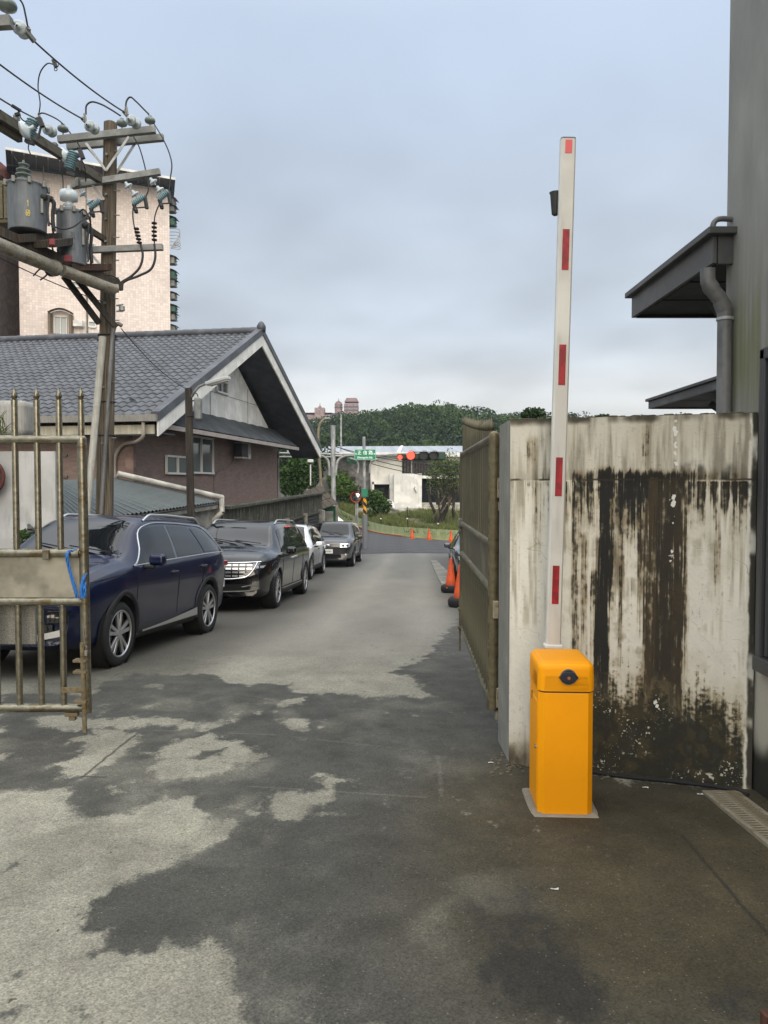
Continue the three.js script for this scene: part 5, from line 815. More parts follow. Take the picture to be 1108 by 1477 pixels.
{ // mossy dark wall along the lane
  const a = P(322, 734, 21.3), b = P(465, 711.5, 35.5), t = T('boundary_wall', 'dark mossy concrete wall with a sloping tiled top behind the parked cars', 'wall', V(-3.8, gy(28), -28));
  const mossy = M(0xffffff, .95, 0, { map: dtex(512, 512, (i, j) => { const n = fbm(i / 30, j / 60, 5), s = fbm(i / 10, j / 90, 3); let c = mix3([70, 68, 60], [104, 98, 84], sst(.4, .75, n)); c = mix3(c, [62, 72, 36], .8 * sst(.5, .7, fbm(i / 22 + 9, j / 20, 4))); return mix3(c, [36, 35, 32], .7 * sst(.45, .7, s)); }, true, 2.5), bumpMap: TX.bump, bumpScale: .02 });
  const dn = (p, y) => p.clone().setY(y), bk = V(-.35, .0, -.1);
  part('wall_face', [quad(a, b, dn(b, -1.8), dn(a, -1.8)), quad(a, b, b.clone().add(bk), a.clone().add(bk)), quad(a.clone().add(bk), b.clone().add(bk), dn(b, -1.8).add(bk), dn(a, -1.8).add(bk)), quad(a, a.clone().add(bk), dn(a, -1.8).add(bk), dn(a, -1.8)), quad(b, b.clone().add(bk), dn(b, -1.8).add(bk), dn(b, -1.8))], mossy, t);
  part('coping', [bar(a.clone().add(V(.02, .03, 0)), b.clone().add(V(.02, .03, 0)), .4, .07), bar(a.clone().add(V(.05, -.82, 0)), b.clone().add(V(.05, -.82, 0)), .08, .06)], mossy, t);
  const louv = []; for (let i = 0; i < 5; i++) louv.push(bar(a.clone().lerp(b, .28).add(V(.04, -1 - .14 * i, 0)), a.clone().lerp(b, .93).add(V(.04, -1 - .14 * i, 0)), .03, .10)); part('louvre', louv, mt.dark, t);
  for (const k of [.28, .5, .72, .94]) part('pier', bar(a.clone().lerp(b, k).add(V(.05, -.7, 0)), dn(a.clone().lerp(b, k), -1.7).add(V(.05, 0, 0)), .14, .22, 0, V(1, 0, 0)), mt.concrete, t);
  const cn = T('gate_canopy', 'small sloping canopy of weathered panels over the end of the dark wall', 'canopy', V(-3, gy(37), -37));
  const c = [P(440, 705, 38.5), P(462, 703, 36.2), P(489, 726, 36.2), P(465, 733, 35.4)], shin = M(S(96, 88, 78), .85, 0, { map: rep(TX.grime, 1) });
  const q4 = [P(436, 712, 35.6), P(462, 701, 38), P(488, 726, 38), P(464, 735, 35.6)];
  for (let i = 0; i < 3; i++) for (let j = 0; j < 3; j++) { const f = (u, v) => q4[0].clone().lerp(q4[1], v).lerp(q4[3].clone().lerp(q4[2], v), u).add(V(0, .05 * (1 - u) * 0, 0)); const e = .012; part('panel', slab([f(i / 3 + e, j / 3 + e), f((i + 1) / 3 - e, j / 3 + e), f((i + 1) / 3 - e, (j + 1) / 3 - e), f(i / 3 + e, (j + 1) / 3 - e)].map((p) => p.add(V(0, .03 * (2 - i), 0))), .05), shin, cn); }
  part('post', [bar(P(466, 736, 35.8), P(466, 770, 35.8), .12), bar(P(486, 728, 37.8), P(486, 770, 37.8), .12), box(.9, .5, .3, P(466, 746, 36).x, P(466, 746, 36).y, -36.4)], mt.steel, cn);
  one('meter_box', rbox(.42, .5, .25, ...P(462, 744, 35.2).toArray(), .02), mt.galv, 'grey utility box beneath the small canopy', 'utility box');
  const hz = dtex(128, 128, (i, j) => (((i + j) >> 5) & 1 ? [226, 120, 30] : [26, 26, 26]), true, .6);
  one('hazard_post', [bar(P(454, 733, 34.8), G(454, 764).setZ(-34.8).setY(gy(34.8)), .2, .2)], M(0xffffff, .6, 0, { map: hz }), 'orange and black striped post at the end of the dark wall', 'post');
  one('notice_board', [rbox(.75, .9, .05, ...P(477, 743, 38).toArray(), .01)], M(S(34, 110, 72), .6, 0, { map: TX.mottle }), 'green notice board under the small canopy', 'board');
}
{ // white wall and round sign behind the left gate, weeds on top
  const t = T('white_wall', 'short whitewashed wall behind the left gate leaf', 'wall', V(-6.5, gy(12), -12));
  const wx = P(80, 700, 12).x, y1 = P(60, 651, 12).y;
  part('wall_face', [box(3.2, y1 + 1, .25, wx - 1.6, (y1 - 1) / 2, -12.12)], mt.whiteWall, t);
  const sg = P(-21, 688, 11.8); const sgn = T('round_sign', 'round sign with a dark red rim on the white wall, cut by the left edge', 'sign', sg.clone());
  part('rim', new THREE.TorusGeometry(.28, .03, 10, 40).translate(sg.x, sg.y, sg.z), M(S(96, 40, 32), .6, 0, { map: TX.grime }), sgn); part('face', cyl(.28, .02, 0, 0, 0, .28, 36).rotateX(Math.PI / 2).translate(sg.x, sg.y, sg.z), M(S(70, 48, 42), .6, 0, { map: TX.grime }), sgn);
  const pl = T('wild_plant', 'tuft of long grassy leaves hanging over the white wall at the left edge', 'plant', P(2, 640, 11.9)); const gs = [];
  for (let i = 0; i < 90; i++) { const b = P(rr(-20, 8), rr(606, 636), 11.9 - .2 * rnd()), a = rr(-1, 1), h = rr(.15, .45); const e = b.clone().add(V(a * .22, h * .55, rr(-.1, .2))), f = b.clone().add(V(a * .42, rr(-.25, .25), rr(0, .3))); gs.push(grid(1, 5, (u, v) => new THREE.QuadraticBezierCurve3(b, e, f).getPoint(v).add(V((u - .5) * .016 * (1 - v * .8), 0, 0)))); }
  part('leaves', gs, leafM(120, 122, 72), pl); part('stem', [rod(P(-4, 640, 11.95), P(0, 606, 11.95), .02)], mt.wood, pl);
  one('wall_weed', [leafGeo(60, .16, .12, .12, .09, 3).translate(...P(38, 776, 10.4).toArray()), curve([P(36, 790, 10.4), P(38, 776, 10.4)], .006)], LEAF.mid, 'small leafy weed growing beside the white wall behind the gate', 'plant');
  const cc = P(-4, 575, 13); one('grey_dome', [rbox(1.2, .6, .6, cc.x, cc.y - .35, -13, .12, 4)], M(S(178, 176, 168), .8, 0, { map: rep(TX.streak, 1) }), 'rounded grey concrete cap showing above the plants at the left edge', 'concrete cap');
}

// ================================================================== UTILITY POLES, TRANSFORMERS AND LINES
const PD = 13;
const bells = (p, dir, n, r = .055) => { const gs = [], d = dir.clone().normalize(), m = frameOf(p, p.clone().add(d)).setPosition(0, 0, 0); for (let i = 0; i < n; i++) { const c = p.clone().addScaledVector(d, i * .16); gs.push(lathe([[.012, -.06], [.026, -.05], [.03, -.01], [r * .9, .0], [r * 1.25, .018], [r * 1.2, .034], [r * .8, .036], [r * .5, .03], [.014, .035], [.012, .075]], 18).rotateX(Math.PI / 2).applyMatrix4(m).translate(c.x, c.y, c.z)); } return gs; };
const ribbed = (p, q, r, n) => { const L = p.distanceTo(q), pr = []; for (let i = 0; i <= n; i++) { const y = i / n * L; pr.push([r * .72, y], [r, y + L / n * .25], [r, y + L / n * .45], [r * .72, y + L / n * .6]); } return lathe([[0, 0], ...pr.slice(0, -3), [0, L]], 14).applyMatrix4(new THREE.Matrix4().makeRotationX(Math.PI / 2)).applyMatrix4(frameOf(p, q).setPosition(p)); };
const pinIns = (p, s = 1) => lathe([[.012, -.13], [.012, -.06], [.04, -.055], [.085, -.03], [.095, .0], [.085, .03], [.055, .05], [.03, .06], [.035, .08], [.0, .085]].map(([a, b]) => [a * s, b * s]), 20).translate(p.x, p.y, p.z);
{
  const t = T('utility_pole', 'tall brown wooden utility pole with crossarms and insulators by the shed', 'utility pole', V(P(150, 750, PD).x, gy(PD), -PD));
  const b = P(149.5, 750, PD).setY(gy(PD) - .1), b2 = b.clone(), tp = P(159.5, 178, PD); b.x = P(148, 860, PD).x;
  part('shaft', [rod(b, tp, .155, .108, 24), lathe([[.0, .035], [.06, .03], [.108, 0]], 24).translate(tp.x, tp.y, tp.z)], mt.wood, t);
  const pole = (py, o = 0) => { const k = (P(155, py, PD).y - b.y) / (tp.y - b.y); return b.clone().lerp(tp, k).add(V(0, 0, o)); };
  const bolts = []; for (const py of [205, 228, 285, 320, 352, 385, 410, 440, 500, 560, 640]) bolts.push(cyl(.02, .05).rotateX(Math.PI / 2).translate(...pole(py, .14).toArray()), rod(pole(py - 8, .06).add(V(.1, 0, 0)), pole(py - 8, .06).add(V(.2, 0, 0)), .009)); part('step_bolt', bolts, mt.steel, t);
  // crossarms (top pair, middle arm, lower arm)
  const arm = (x0, y0, x1, y1, o, h = .11) => part('crossarm', bar(P(x0, y0, PD - o), P(x1, y1, PD - o), .09, h, .006), M(S(150, 151, 146), .8, .1, { map: TX.mottle }), t);
  arm(84, 201.5, 224, 187, .17); arm(97, 212, 236, 198.5, -.19); arm(104, 268, 231, 248, .17, .1); arm(122, 361, 235, 356.5, .16, .1);
  for (const [x0, y0, o0, x1, y1, o1] of [[124, 206, -.2, 153, 246, -.17], [186, 197, -.2, 153, 246, -.17], [128, 214, .22, 158, 250, .14], [196, 205, .22, 166, 252, .14], [130, 262, -.2, 150, 288, -.15], [131, 366, -.2, 150, 388, -.15]]) part('brace', bar(P(x0, y0, PD + o0), P(x1, y1, PD + o1), .012, .04), mt.galv, t);
  part('plate', [rod(pole(490, 0).add(V(-.17, 0, 0)), pole(490, 0).add(V(.17, 0, 0)), .02), new THREE.TorusGeometry(.145, .014, 6, 24).rotateX(Math.PI / 2).translate(...pole(484).toArray()), new THREE.TorusGeometry(.15, .01, 6, 24).rotateX(Math.PI / 2).translate(...pole(580).toArray()), new THREE.TorusGeometry(.15, .01, 6, 24).rotateX(Math.PI / 2).translate(...pole(628).toArray())], mt.black, t);
  // insulators
  const por = mt.porcelainDark;
  for (const [x, y, o] of [[176, 178, .17], [216.5, 174, .0], [91, 186, .17]]) part('pin_insulator', pinIns(P(x, y, PD - o), .95), por, t);
  for (const [x0, y0, x1, y1] of [[128, 181, 148, 193], [188, 173, 208, 186], [68, 186, 84, 196]]) part('strain_insulator', bells(P(x0, y0, PD - .62), P(x1, y1, PD - .2).sub(P(x0, y0, PD - .62)).multiplyScalar(1), 2, .07), M(S(128, 138, 138), .25, 0, { clearcoat: .6 }), t);
  part('strain_clamp', [[118, 170, 130, 182], [178, 160, 190, 174], [52, 170, 70, 187]].flatMap(([a, c, d, e]) => [bar(P(a, c, PD - .3), P(d, e, PD - .25), .05, .05), rod(P(a + 4, c - 6, PD - .3), P(a + 6, c + 6, PD - .3), .02)]), mt.steel, t);
  for (const [x, y] of [[124, 284], [189, 273], [225, 267]]) part('hanging_insulator', bells(P(x - 5, y - 6, PD - .17), P(x + 7, y + 9, PD - .12).sub(P(x - 5, y - 6, PD - .17)), 2, .06), mt.porcelain, t);
  for (const [x, y, x1, y1] of [[130, 300, 145, 289], [192, 294, 209, 283], [229, 288, 243, 276]]) { const a = P(x, y, PD - .3), c = P(x1, y1, PD - .3); const q = part('fuse_cutout', ribbed(a, c, .055, 7), mt.polymer, t); part('fuse_tube', [rod(P(x + 2, y + 6, PD - .33), P(x + 17, y + 5, PD - .33), .012), bar(P(x + 1, y, PD - .3), P(x + 5, y + 13, PD - .34), .05, .04), bar(P(x1, y1, PD - .3), P(x1 + 3, y1 + 18, PD - .33), .05, .04), ball(.035, ...P(x + 4, y + 9, PD - .34).toArray())], mt.dark, q); }
  part('secondary_rack', [rod(P(168, 441, PD), P(178, 439, PD), .015), rod(P(168, 449, PD), P(178, 449, PD), .015), cyl(.05, .07, ...P(176, 445, PD).toArray()), rod(P(166, 462, PD), P(172, 462, PD), .012)], mt.galv, t);
  // grounding conduit, leaning pale guard pipe
  part('conduit', [curve([P(176, 470, PD - .16), P(171, 467, PD - .17), P(166, 470, PD - .17), P(163, 482, PD - .17), P(160, 520, PD - .18)], .035, 24, 10), rod(P(160, 515, PD - .18), P(146, 742, PD - .18), .032)], mt.pvcGrey, t);
  part('guard_pipe', rod(P(148.5, 486, PD - .15), P(124, 760, PD - .45), .062, .052), M(S(186, 184, 172), .6, 0, { map: rep(TX.streak, 1) }), t);
  // wires on the pole itself
  const w = (pts, r = .012) => curve(pts.map(([a, c, o = -.2]) => P(a, c, PD + o)), r, 30, 6);
  part('jumper_cable', [
    w([[124, 165], [125, 152], [132, 147], [145, 150], [160, 158], [174, 167]], .014), w([[181, 160], [183, 145], [188, 140], [196, 146], [207, 157], [215, 165]], .014),
    w([[222, 178, 0], [235, 200], [244, 220], [248, 238], [246, 256], [244, 276]], .011), w([[192, 196], [200, 210], [207, 232], [212, 255], [214, 275], [210, 284]], .011),
    w([[192, 300], [192, 315], [197, 340], [203, 352]], .011), w([[231, 292], [224, 310], [222, 340], [223, 352]], .011),
    w([[55, 166], [60, 163], [75, 168], [88, 176], [100, 190], [112, 206], [120, 222]], .012), w([[130, 308], [131, 322], [131, 350], [127, 378]], .01)], mt.cable, t);
  part('cable_loop', [w([[203, 352], [206, 368], [202, 385], [190, 398], [172, 410], [166, 420]], .02), w([[223, 352], [224, 372], [218, 388], [200, 398], [180, 406], [168, 418]], .02), w([[150, 396], [162, 398], [172, 404], [173, 410]], .012)], mt.cable, t);
  const sh = []; for (const [x, y0, x1, y1] of [[197, 330, 201, 350], [222.6, 322, 222.8, 346]]) for (let i = 0; i < 5; i++) { const k = i / 4, p = P(mix(x, x1, k), mix(y0, y1, k), PD - .2); sh.push(new THREE.TorusGeometry(.03, .016, 8, 14).rotateX(Math.PI / 2).translate(p.x, p.y, p.z)); } part('cable_sheath', sh, mt.rubber, t);
}
// second pole, just outside the picture, which carries the other ends
const QX = -6.35, QD = 9.4;
{
  const t = T('utility_pole', 'crossarm end and strain insulators of another pole at the upper left corner', 'utility pole', onG(QX, QD));
  part('shaft', rod(onG(QX, QD), V(QX - .05, 9.2, -QD), .16, .11, 20), mt.wood, t);
  part('crossarm', bar(P(17, 32, QD), P(-170, 42, QD), .11, .13, .006), M(S(150, 151, 146), .8, .1, { map: TX.mottle }), t);
  const p = P(20, 34, QD), q = P(44, 56, QD + .55); part('strain_insulator', bells(P(27, 39, QD + .2), q.clone().sub(p), 2, .07), mt.porcelain, t); part('strain_clamp', [rod(P(11, 23, QD), P(22, 35, QD + .05), .014), bar(P(38, 45, QD + .2), P(50, 60, QD + .3), .045, .05), rod(P(40, 38, QD + .2), P(44, 52, QD + .25), .02), rod(P(44, 43, QD + .2), P(38, 40, QD + .2), .012)], mt.steel, t);
  part('pin_insulator', pinIns(P(10, 8, QD), 1.25), mt.porcelainDark, t);
  part('jumper_cable', curve([P(18, -12, QD), P(32, 4, QD + .1), P(37, 22, QD + .15), P(40, 38, QD + .2)], .012, 20, 6), mt.cable, t);
}
const wire = (a, b, sag, r, label, group) => one('power_line', new THREE.TubeGeometry(new THREE.CatmullRomCurve3(Array.from({ length: 17 }, (_, i) => { const k = i / 16; return a.clone().lerp(b, k).add(V(0, -sag * 4 * k * (1 - k), 0)); })), 48, r, 6), mt.cable, label, 'power line', { group });
{
  const g = 'power lines between the two poles';
  wire(P(50, 60, QD + .3), P(180, 162, PD - .3), .05, .012, 'uppermost power line running from the corner insulators to the pole top', g);
  wire(P(-40, 62, QD), P(120, 172, PD - .3), .05, .012, 'middle power line crossing behind the looped tap wire', g);
  wire(P(-40, 115, QD), P(54, 172, PD - .35), .03, .012, 'lowest of the three power lines, above the slanting crossarm', g);
  // tap wire looping from the upper line to the switch
  one('tap_wire', [curve([P(78, 93, 10.6), P(68, 92, 10.8), P(58, 105, 11), P(55, 125, 11.2), P(58, 150, 11.4), P(56, 166, 11.5)], .009, 40, 6), bar(P(77, 86, 10.6), P(81, 97, 10.6), .03, .05), new THREE.TorusGeometry(.02, .006, 6, 14).translate(...P(80.5, 100, 10.6).toArray()), rod(P(85, 90, 10.6), P(84, 96, 10.6), .005)], mt.cable, 'looping tap wire clamped to the uppermost power line', 'wire');
  one('tap_wire', [curve([P(26, 158, 10.9), P(29, 168, 10.9), P(34, 174, 10.95), P(42, 176, 11)], .009, 20, 6), bar(P(17, 152, 10.8), P(30, 160, 10.9), .04, .03), bar(P(22, 166, 10.9), P(29, 164, 10.9), .04, .04)], mt.cable, 'short tap wire hooked on the lowest power line', 'wire');
  wire(P(0, 372, 10.4), P(150, 436, PD - .1), .03, .008, 'thin telephone wire passing below the transformer platform', 'thin service wires'); wire(P(175, 474, PD - .15), P(271, 562, 17.8), .12, .009, 'thin service wire drooping from the tall pole to the short lamp pole', 'thin service wires');
}
{ // slanting arm with switches
  const A = P(-40, 142, 10.2), B = P(150, 262, PD - .1), at = (k, o = 0) => A.clone().lerp(B, k).add(V(0, o, 0));
  const t = T('switch_gear', 'slanting steel arm between the poles carrying switches and porcelain insulators', 'crossarm', at(.5));
  part('beam', [bar(A, B, .09, .13), bar(A.clone().add(V(-.05, -.09, -.15)), at(.3).add(V(-.05, -.09, -.15)), .08, .10)], M(S(104, 102, 94), .75, .2, { map: TX.grime }), t);
  for (const [x, y, D] of [[29, 191, 11], [87, 228, 12.1]]) part('bell_insulator', lathe([[.02, 0], [.09, .03], [.13, .06], [.125, .10], [.07, .13], [.03, .15], [.03, .22]], 20).rotateZ(-1.2).translate(...P(x, y, D - .15).toArray()), mt.porcelain, t);
  for (const [x0, y0, x1, y1, D] of [[40, 198, 48.5, 173, 11.1], [100, 244, 107, 219, 12.1]]) { const q = part('switch_insulator', ribbed(P(x0, y0, D - .2), P(x1, y1, D - .2), .085, 8), mt.polymer, t); part('switch_blade', [rod(P(x0 + 15, y0 + 2, D - .2), P(x1 + 12, y1 + 4, D - .2), .016), bar(P(x1 + 1, y1 + 3, D - .2), P(x1 + 14, y1 + 8, D - .2), .05, .04), bar(P(x0 - 3, y0 + 5, D - .2), P(x0 + 9, y0 + 9, D - .2), .07, .05), bar(P(x1 + 8, y1 - 3, D - .2), P(x1 + 13, y1 + 10, D - .2), .06, .06)], mt.dark, q); }
  part('clip', [[14, 186], [24, 174], [80, 213], [112, 264]].map(([x, y]) => rbox(.06, .14, .10, ...P(x, y, 11 + x * .015).toArray(), .01)), mt.steel, t);
  part('drop_wire', [curve([P(42, 206, 11), P(41, 214, 11), P(44, 222, 11)], .008), curve([P(112, 212, 12), P(116, 226, 12.1), P(122, 240, 12.2), P(124, 262, 12.4)], .009)], mt.cable, t);
}
{ // transformer platform: channels, big pipe, planks
  const t = T('transformer_platform', 'steel and plank platform slung between the two poles', 'platform', P(80, 380, 11.8));
  const rl = (x0, y0, D0, x1, y1, D1, w, h) => bar(P(x0, y0, D0), P(x1, y1, D1), w, h);
  part('beam', [rl(-40, 316, 10.4, 176, 414, PD - .2, .07, .13), rl(-40, 328, 10.6, 170, 408, PD + .22, .07, .13)], mt.woodDark, t);
  part('plank', [rl(12, 345, 11, 72, 343, 11.9, .5, .11)], mt.woodDark, t); part('plank', rl(58, 352, 11.2, 98, 347, 12.1, .42, .10), mt.woodDark, t); part('plank', rl(88, 388, 11.9, 146, 388, 12.6, .5, .10), M(S(110, 84, 70), .9, 0, { map: TX.wood }), t);
  for (const q of [[92, 398, 12.3, 143, 466, PD - .1], [112, 404, 12.5, 166, 470, PD - .2], [122, 327, 12.4, 152, 346, PD - .1]]) part('strut', rl(...q, .06, .09), mt.woodDark, t);
  one('cable_duct', [rod(P(-40, 338, 9.9), P(78, 386, 11.5), .10), rod(P(76, 385, 11.47), P(82, 388, 11.55), .115), rod(P(90, 390, 11.65), P(164, 418, PD - .4), .09), rod(P(162, 416, PD - .42), P(171, 416, PD - .38), .07)], M(S(160, 158, 148), .5, .2, { map: TX.grime }), 'fat pale grey pipe slanting along the transformer platform to the tall pole', 'pipe');
  one('cable_bundle', [curve([P(66, 384, 11.8), P(72, 394, 11.8), P(84, 392, 11.85), P(92, 386, 12)], .05, 20, 8), curve([P(48, 398, 11.8), P(58, 388, 11.8), P(70, 384, 11.8)], .012), curve([P(58, 404, 11.8), P(66, 398, 11.8), P(72, 390, 11.8)], .012), curve([P(74, 350, 11.6), P(78, 366, 11.7), P(86, 384, 11.9)], .014), curve([P(83, 360, 11.7), P(88, 376, 11.9), P(90, 390, 11.9)], .014)], mt.cable, 'tangle of black cables hanging at the joint of the fat pipe', 'cable bundle');
}
function transformer(label, x, y0, y1, D, r, txt, col, bush) {
  const c = P(x, y1, D), top = P(x, y0, D), h = top.y - c.y;
  const t = T('transformer', label, 'transformer', c, { group: 'pole transformers', ry: .55 });
  lp('tank', lathe([[0, 0], [r * .92, 0], [r * .96, .02], [r, h * .5], [r * .98, h * .93], [r * 1.05, h * .94], [r * 1.05, h * .975], [r * .9, h * 1.0], [r * .4, h * 1.03], [0, h * 1.035]], 36), mt.transformer, t);
  lp('lid_clamp', Array.from({ length: 8 }, (_, i) => { const a = i / 8 * 6.283; return rbox(.05, .09, .05, Math.cos(a) * r * 1.06, h * .96, Math.sin(a) * r * 1.06, .01); }), mt.steel, t);
  lp('bushing', lathe(bush === 1 ? [[.05, 0], [.07, .02], [.1, .03], [.1, .05], [.06, .06], [.06, .09], [.11, .10], [.11, .12], [.055, .13], [.055, .16], [.1, .17], [.1, .19], [.045, .2], [.045, .24], [.08, .25], [.08, .27], [.02, .29], [.015, .33], [0, .33]] : [[.06, 0], [.06, .06], [.09, .08], [.06, .10], [.06, .13], [.13, .15], [.14, .22], [.13, .29], [.05, .31], [.02, .34], [.02, .38], [0, .38]], 20).translate(-r * .15, h * 1.01, 0), bush === 1 ? mt.porcelainDark : mt.porcelain, t);
  for (let i = 0; i < 4; i++) { const a = -.2 + i * .34; lp('terminal', [rod(V(Math.cos(a) * r * .98, h * .84 - .03 * i, Math.sin(a) * r * .98), V(Math.cos(a) * r * 1.28, h * .80 - .03 * i, Math.sin(a) * r * 1.28), .04), curve([V(Math.cos(a) * r * 1.28, h * .80 - .03 * i, Math.sin(a) * r * 1.28), V(Math.cos(a) * r * 1.38, h * .7, Math.sin(a) * r * 1.38), V(Math.cos(a) * r * 1.3, h * .4, Math.sin(a) * r * 1.3), V(Math.cos(a) * r * 1.36, h * .1, Math.sin(a) * r * 1.36)], .018, 20, 6)], mt.dark, t); }
  lp('lug', rbox(.04, h * .3, .06, Math.cos(.9) * r, h * .5, Math.sin(.9) * r, .01), mt.steel, t);
  const cv = document.createElement('canvas'); cv.width = 256; cv.height = 256; const g = cv.getContext('2d'); g.clearRect(0, 0, 256, 256); g.fillStyle = col; g.font = 'bold 92px sans-serif'; g.textAlign = 'center'; txt.forEach((s, i) => g.fillText(s, 128, 100 + i * 100));
  const tx = new THREE.CanvasTexture(cv); tx.colorSpace = THREE.SRGBColorSpace;
  const wA = .9; lp('lettering', grid(16, 1, (u, v) => { const a = 1.66 + (u - .5) * -wA * .62 - t.rotation.y * 0; return V(Math.cos(a) * (r + .008), h * (.12 + .5 * v), Math.sin(a) * (r + .008)); }), M(0xffffff, .6, 0, { map: tx, alphaTest: .5, transparent: false }), t, { uv: true });
  return t;
}
transformer('larger grey oil transformer with faded yellow number at the left edge', 40, 266, 336, 11.3, .27, ['1', '69'], '#c8b450', 1);
transformer('narrower grey oil transformer with dark lettering next to the tall pole', 104, 305, 384, 12.0, .22, ['71L', '2-2'], '#4a5052', 2);
{
  const w = (pts, r = .011) => curve(pts, r, 40, 6);
  one('transformer_cable', [w([P(66, 308, 11.5), P(72, 322, 11.5), P(88, 330, 11.5), P(104, 328, 11.6), P(118, 318, 11.7), P(130, 306, 12.6)], .013), w([P(114, 306, 11.8), P(120, 302, 11.8), P(128, 312, 11.8), P(131, 330, 11.9), P(130, 360, 12), P(127, 378, 12)], .012), w([P(90, 252, 12), P(91, 262, 12), P(91, 276, 12)], .009), w([P(20, 226, 11.2), P(25, 234, 11.2), P(26, 246, 11.3)], .009)], mt.cable, 'black cables looping from the transformers towards the tall pole', 'cable');
  one('red_tag', rbox(.08, .09, .03, ...P(75.5, 349, 11.1).toArray(), .01), M(S(120, 40, 44), .6), 'small red tag on the plank end under the larger transformer', 'tag', { group: 'red tags' });
  one('red_tag', rbox(.12, .10, .04, ...P(98, 373, 11.6).toArray(), .01).rotateY(0), M(S(112, 46, 50), .6), 'dull red tag at the foot of the narrower transformer', 'tag', { group: 'red tags' });
  one('switch_cabinet', [rbox(.5, .62, .4, ...P(8, 298, 11.6).toArray(), .02), ...Array.from({ length: 6 }, (_, i) => box(.06, .5, .42, P(8, 298, 11.6).x - .2 + i * .08, P(8, 298, 11.6).y, -11.58))], M(S(116, 112, 92), .7, .1, { map: TX.grime }), 'ribbed olive grey radiator box behind the larger transformer at the left edge', 'radiator box');
}
{ // short wooden pole with street lamp and meter box
  const D = 18, t = T('lamp_pole', 'short dark wooden pole with an LED street lamp and grey meter box', 'street lamp', V(P(276, 755, D).x, gy(D), -D));
  part('shaft', rod(P(277, 800, D).setY(gy(D)), P(272, 560, D), .10, .085, 18), mt.woodDark, t);
  part('lamp_arm', curve([P(277, 572, D - .1), P(281, 565, D - .2), P(287, 558, D - .2), P(299, 553, D - .2)], .03, 20, 8), mt.steel, t);
  const lh = part('lamp_head', bar(P(298, 554, D - .2), P(331, 545, D - .35), .2, .09, .03), M(S(168, 170, 168), .5, 0, {}), t); part('lamp_lens', bar(P(303, 556, D - .2), P(330, 548.5, D - .35), .14, .03), M(S(190, 188, 176), .3), lh);
  part('meter_box', rbox(.17, .52, .16, ...P(286, 590, D - .1).toArray(), .05, 4), M(S(140, 142, 138), .6, .2, { map: TX.mottle }), t); part('bracket', [rod(P(276, 578, D), P(284, 578, D - .1), .015), rod(P(276, 600, D), P(284, 600, D - .1), .015), curve([P(286, 573, D - .1), P(284, 568, D - .1), P(278, 566, D - .1)], .012), new THREE.TorusGeometry(.095, .012, 6, 20).rotateX(Math.PI / 2).translate(...P(274, 600, D).toArray())], mt.dark, t);
}

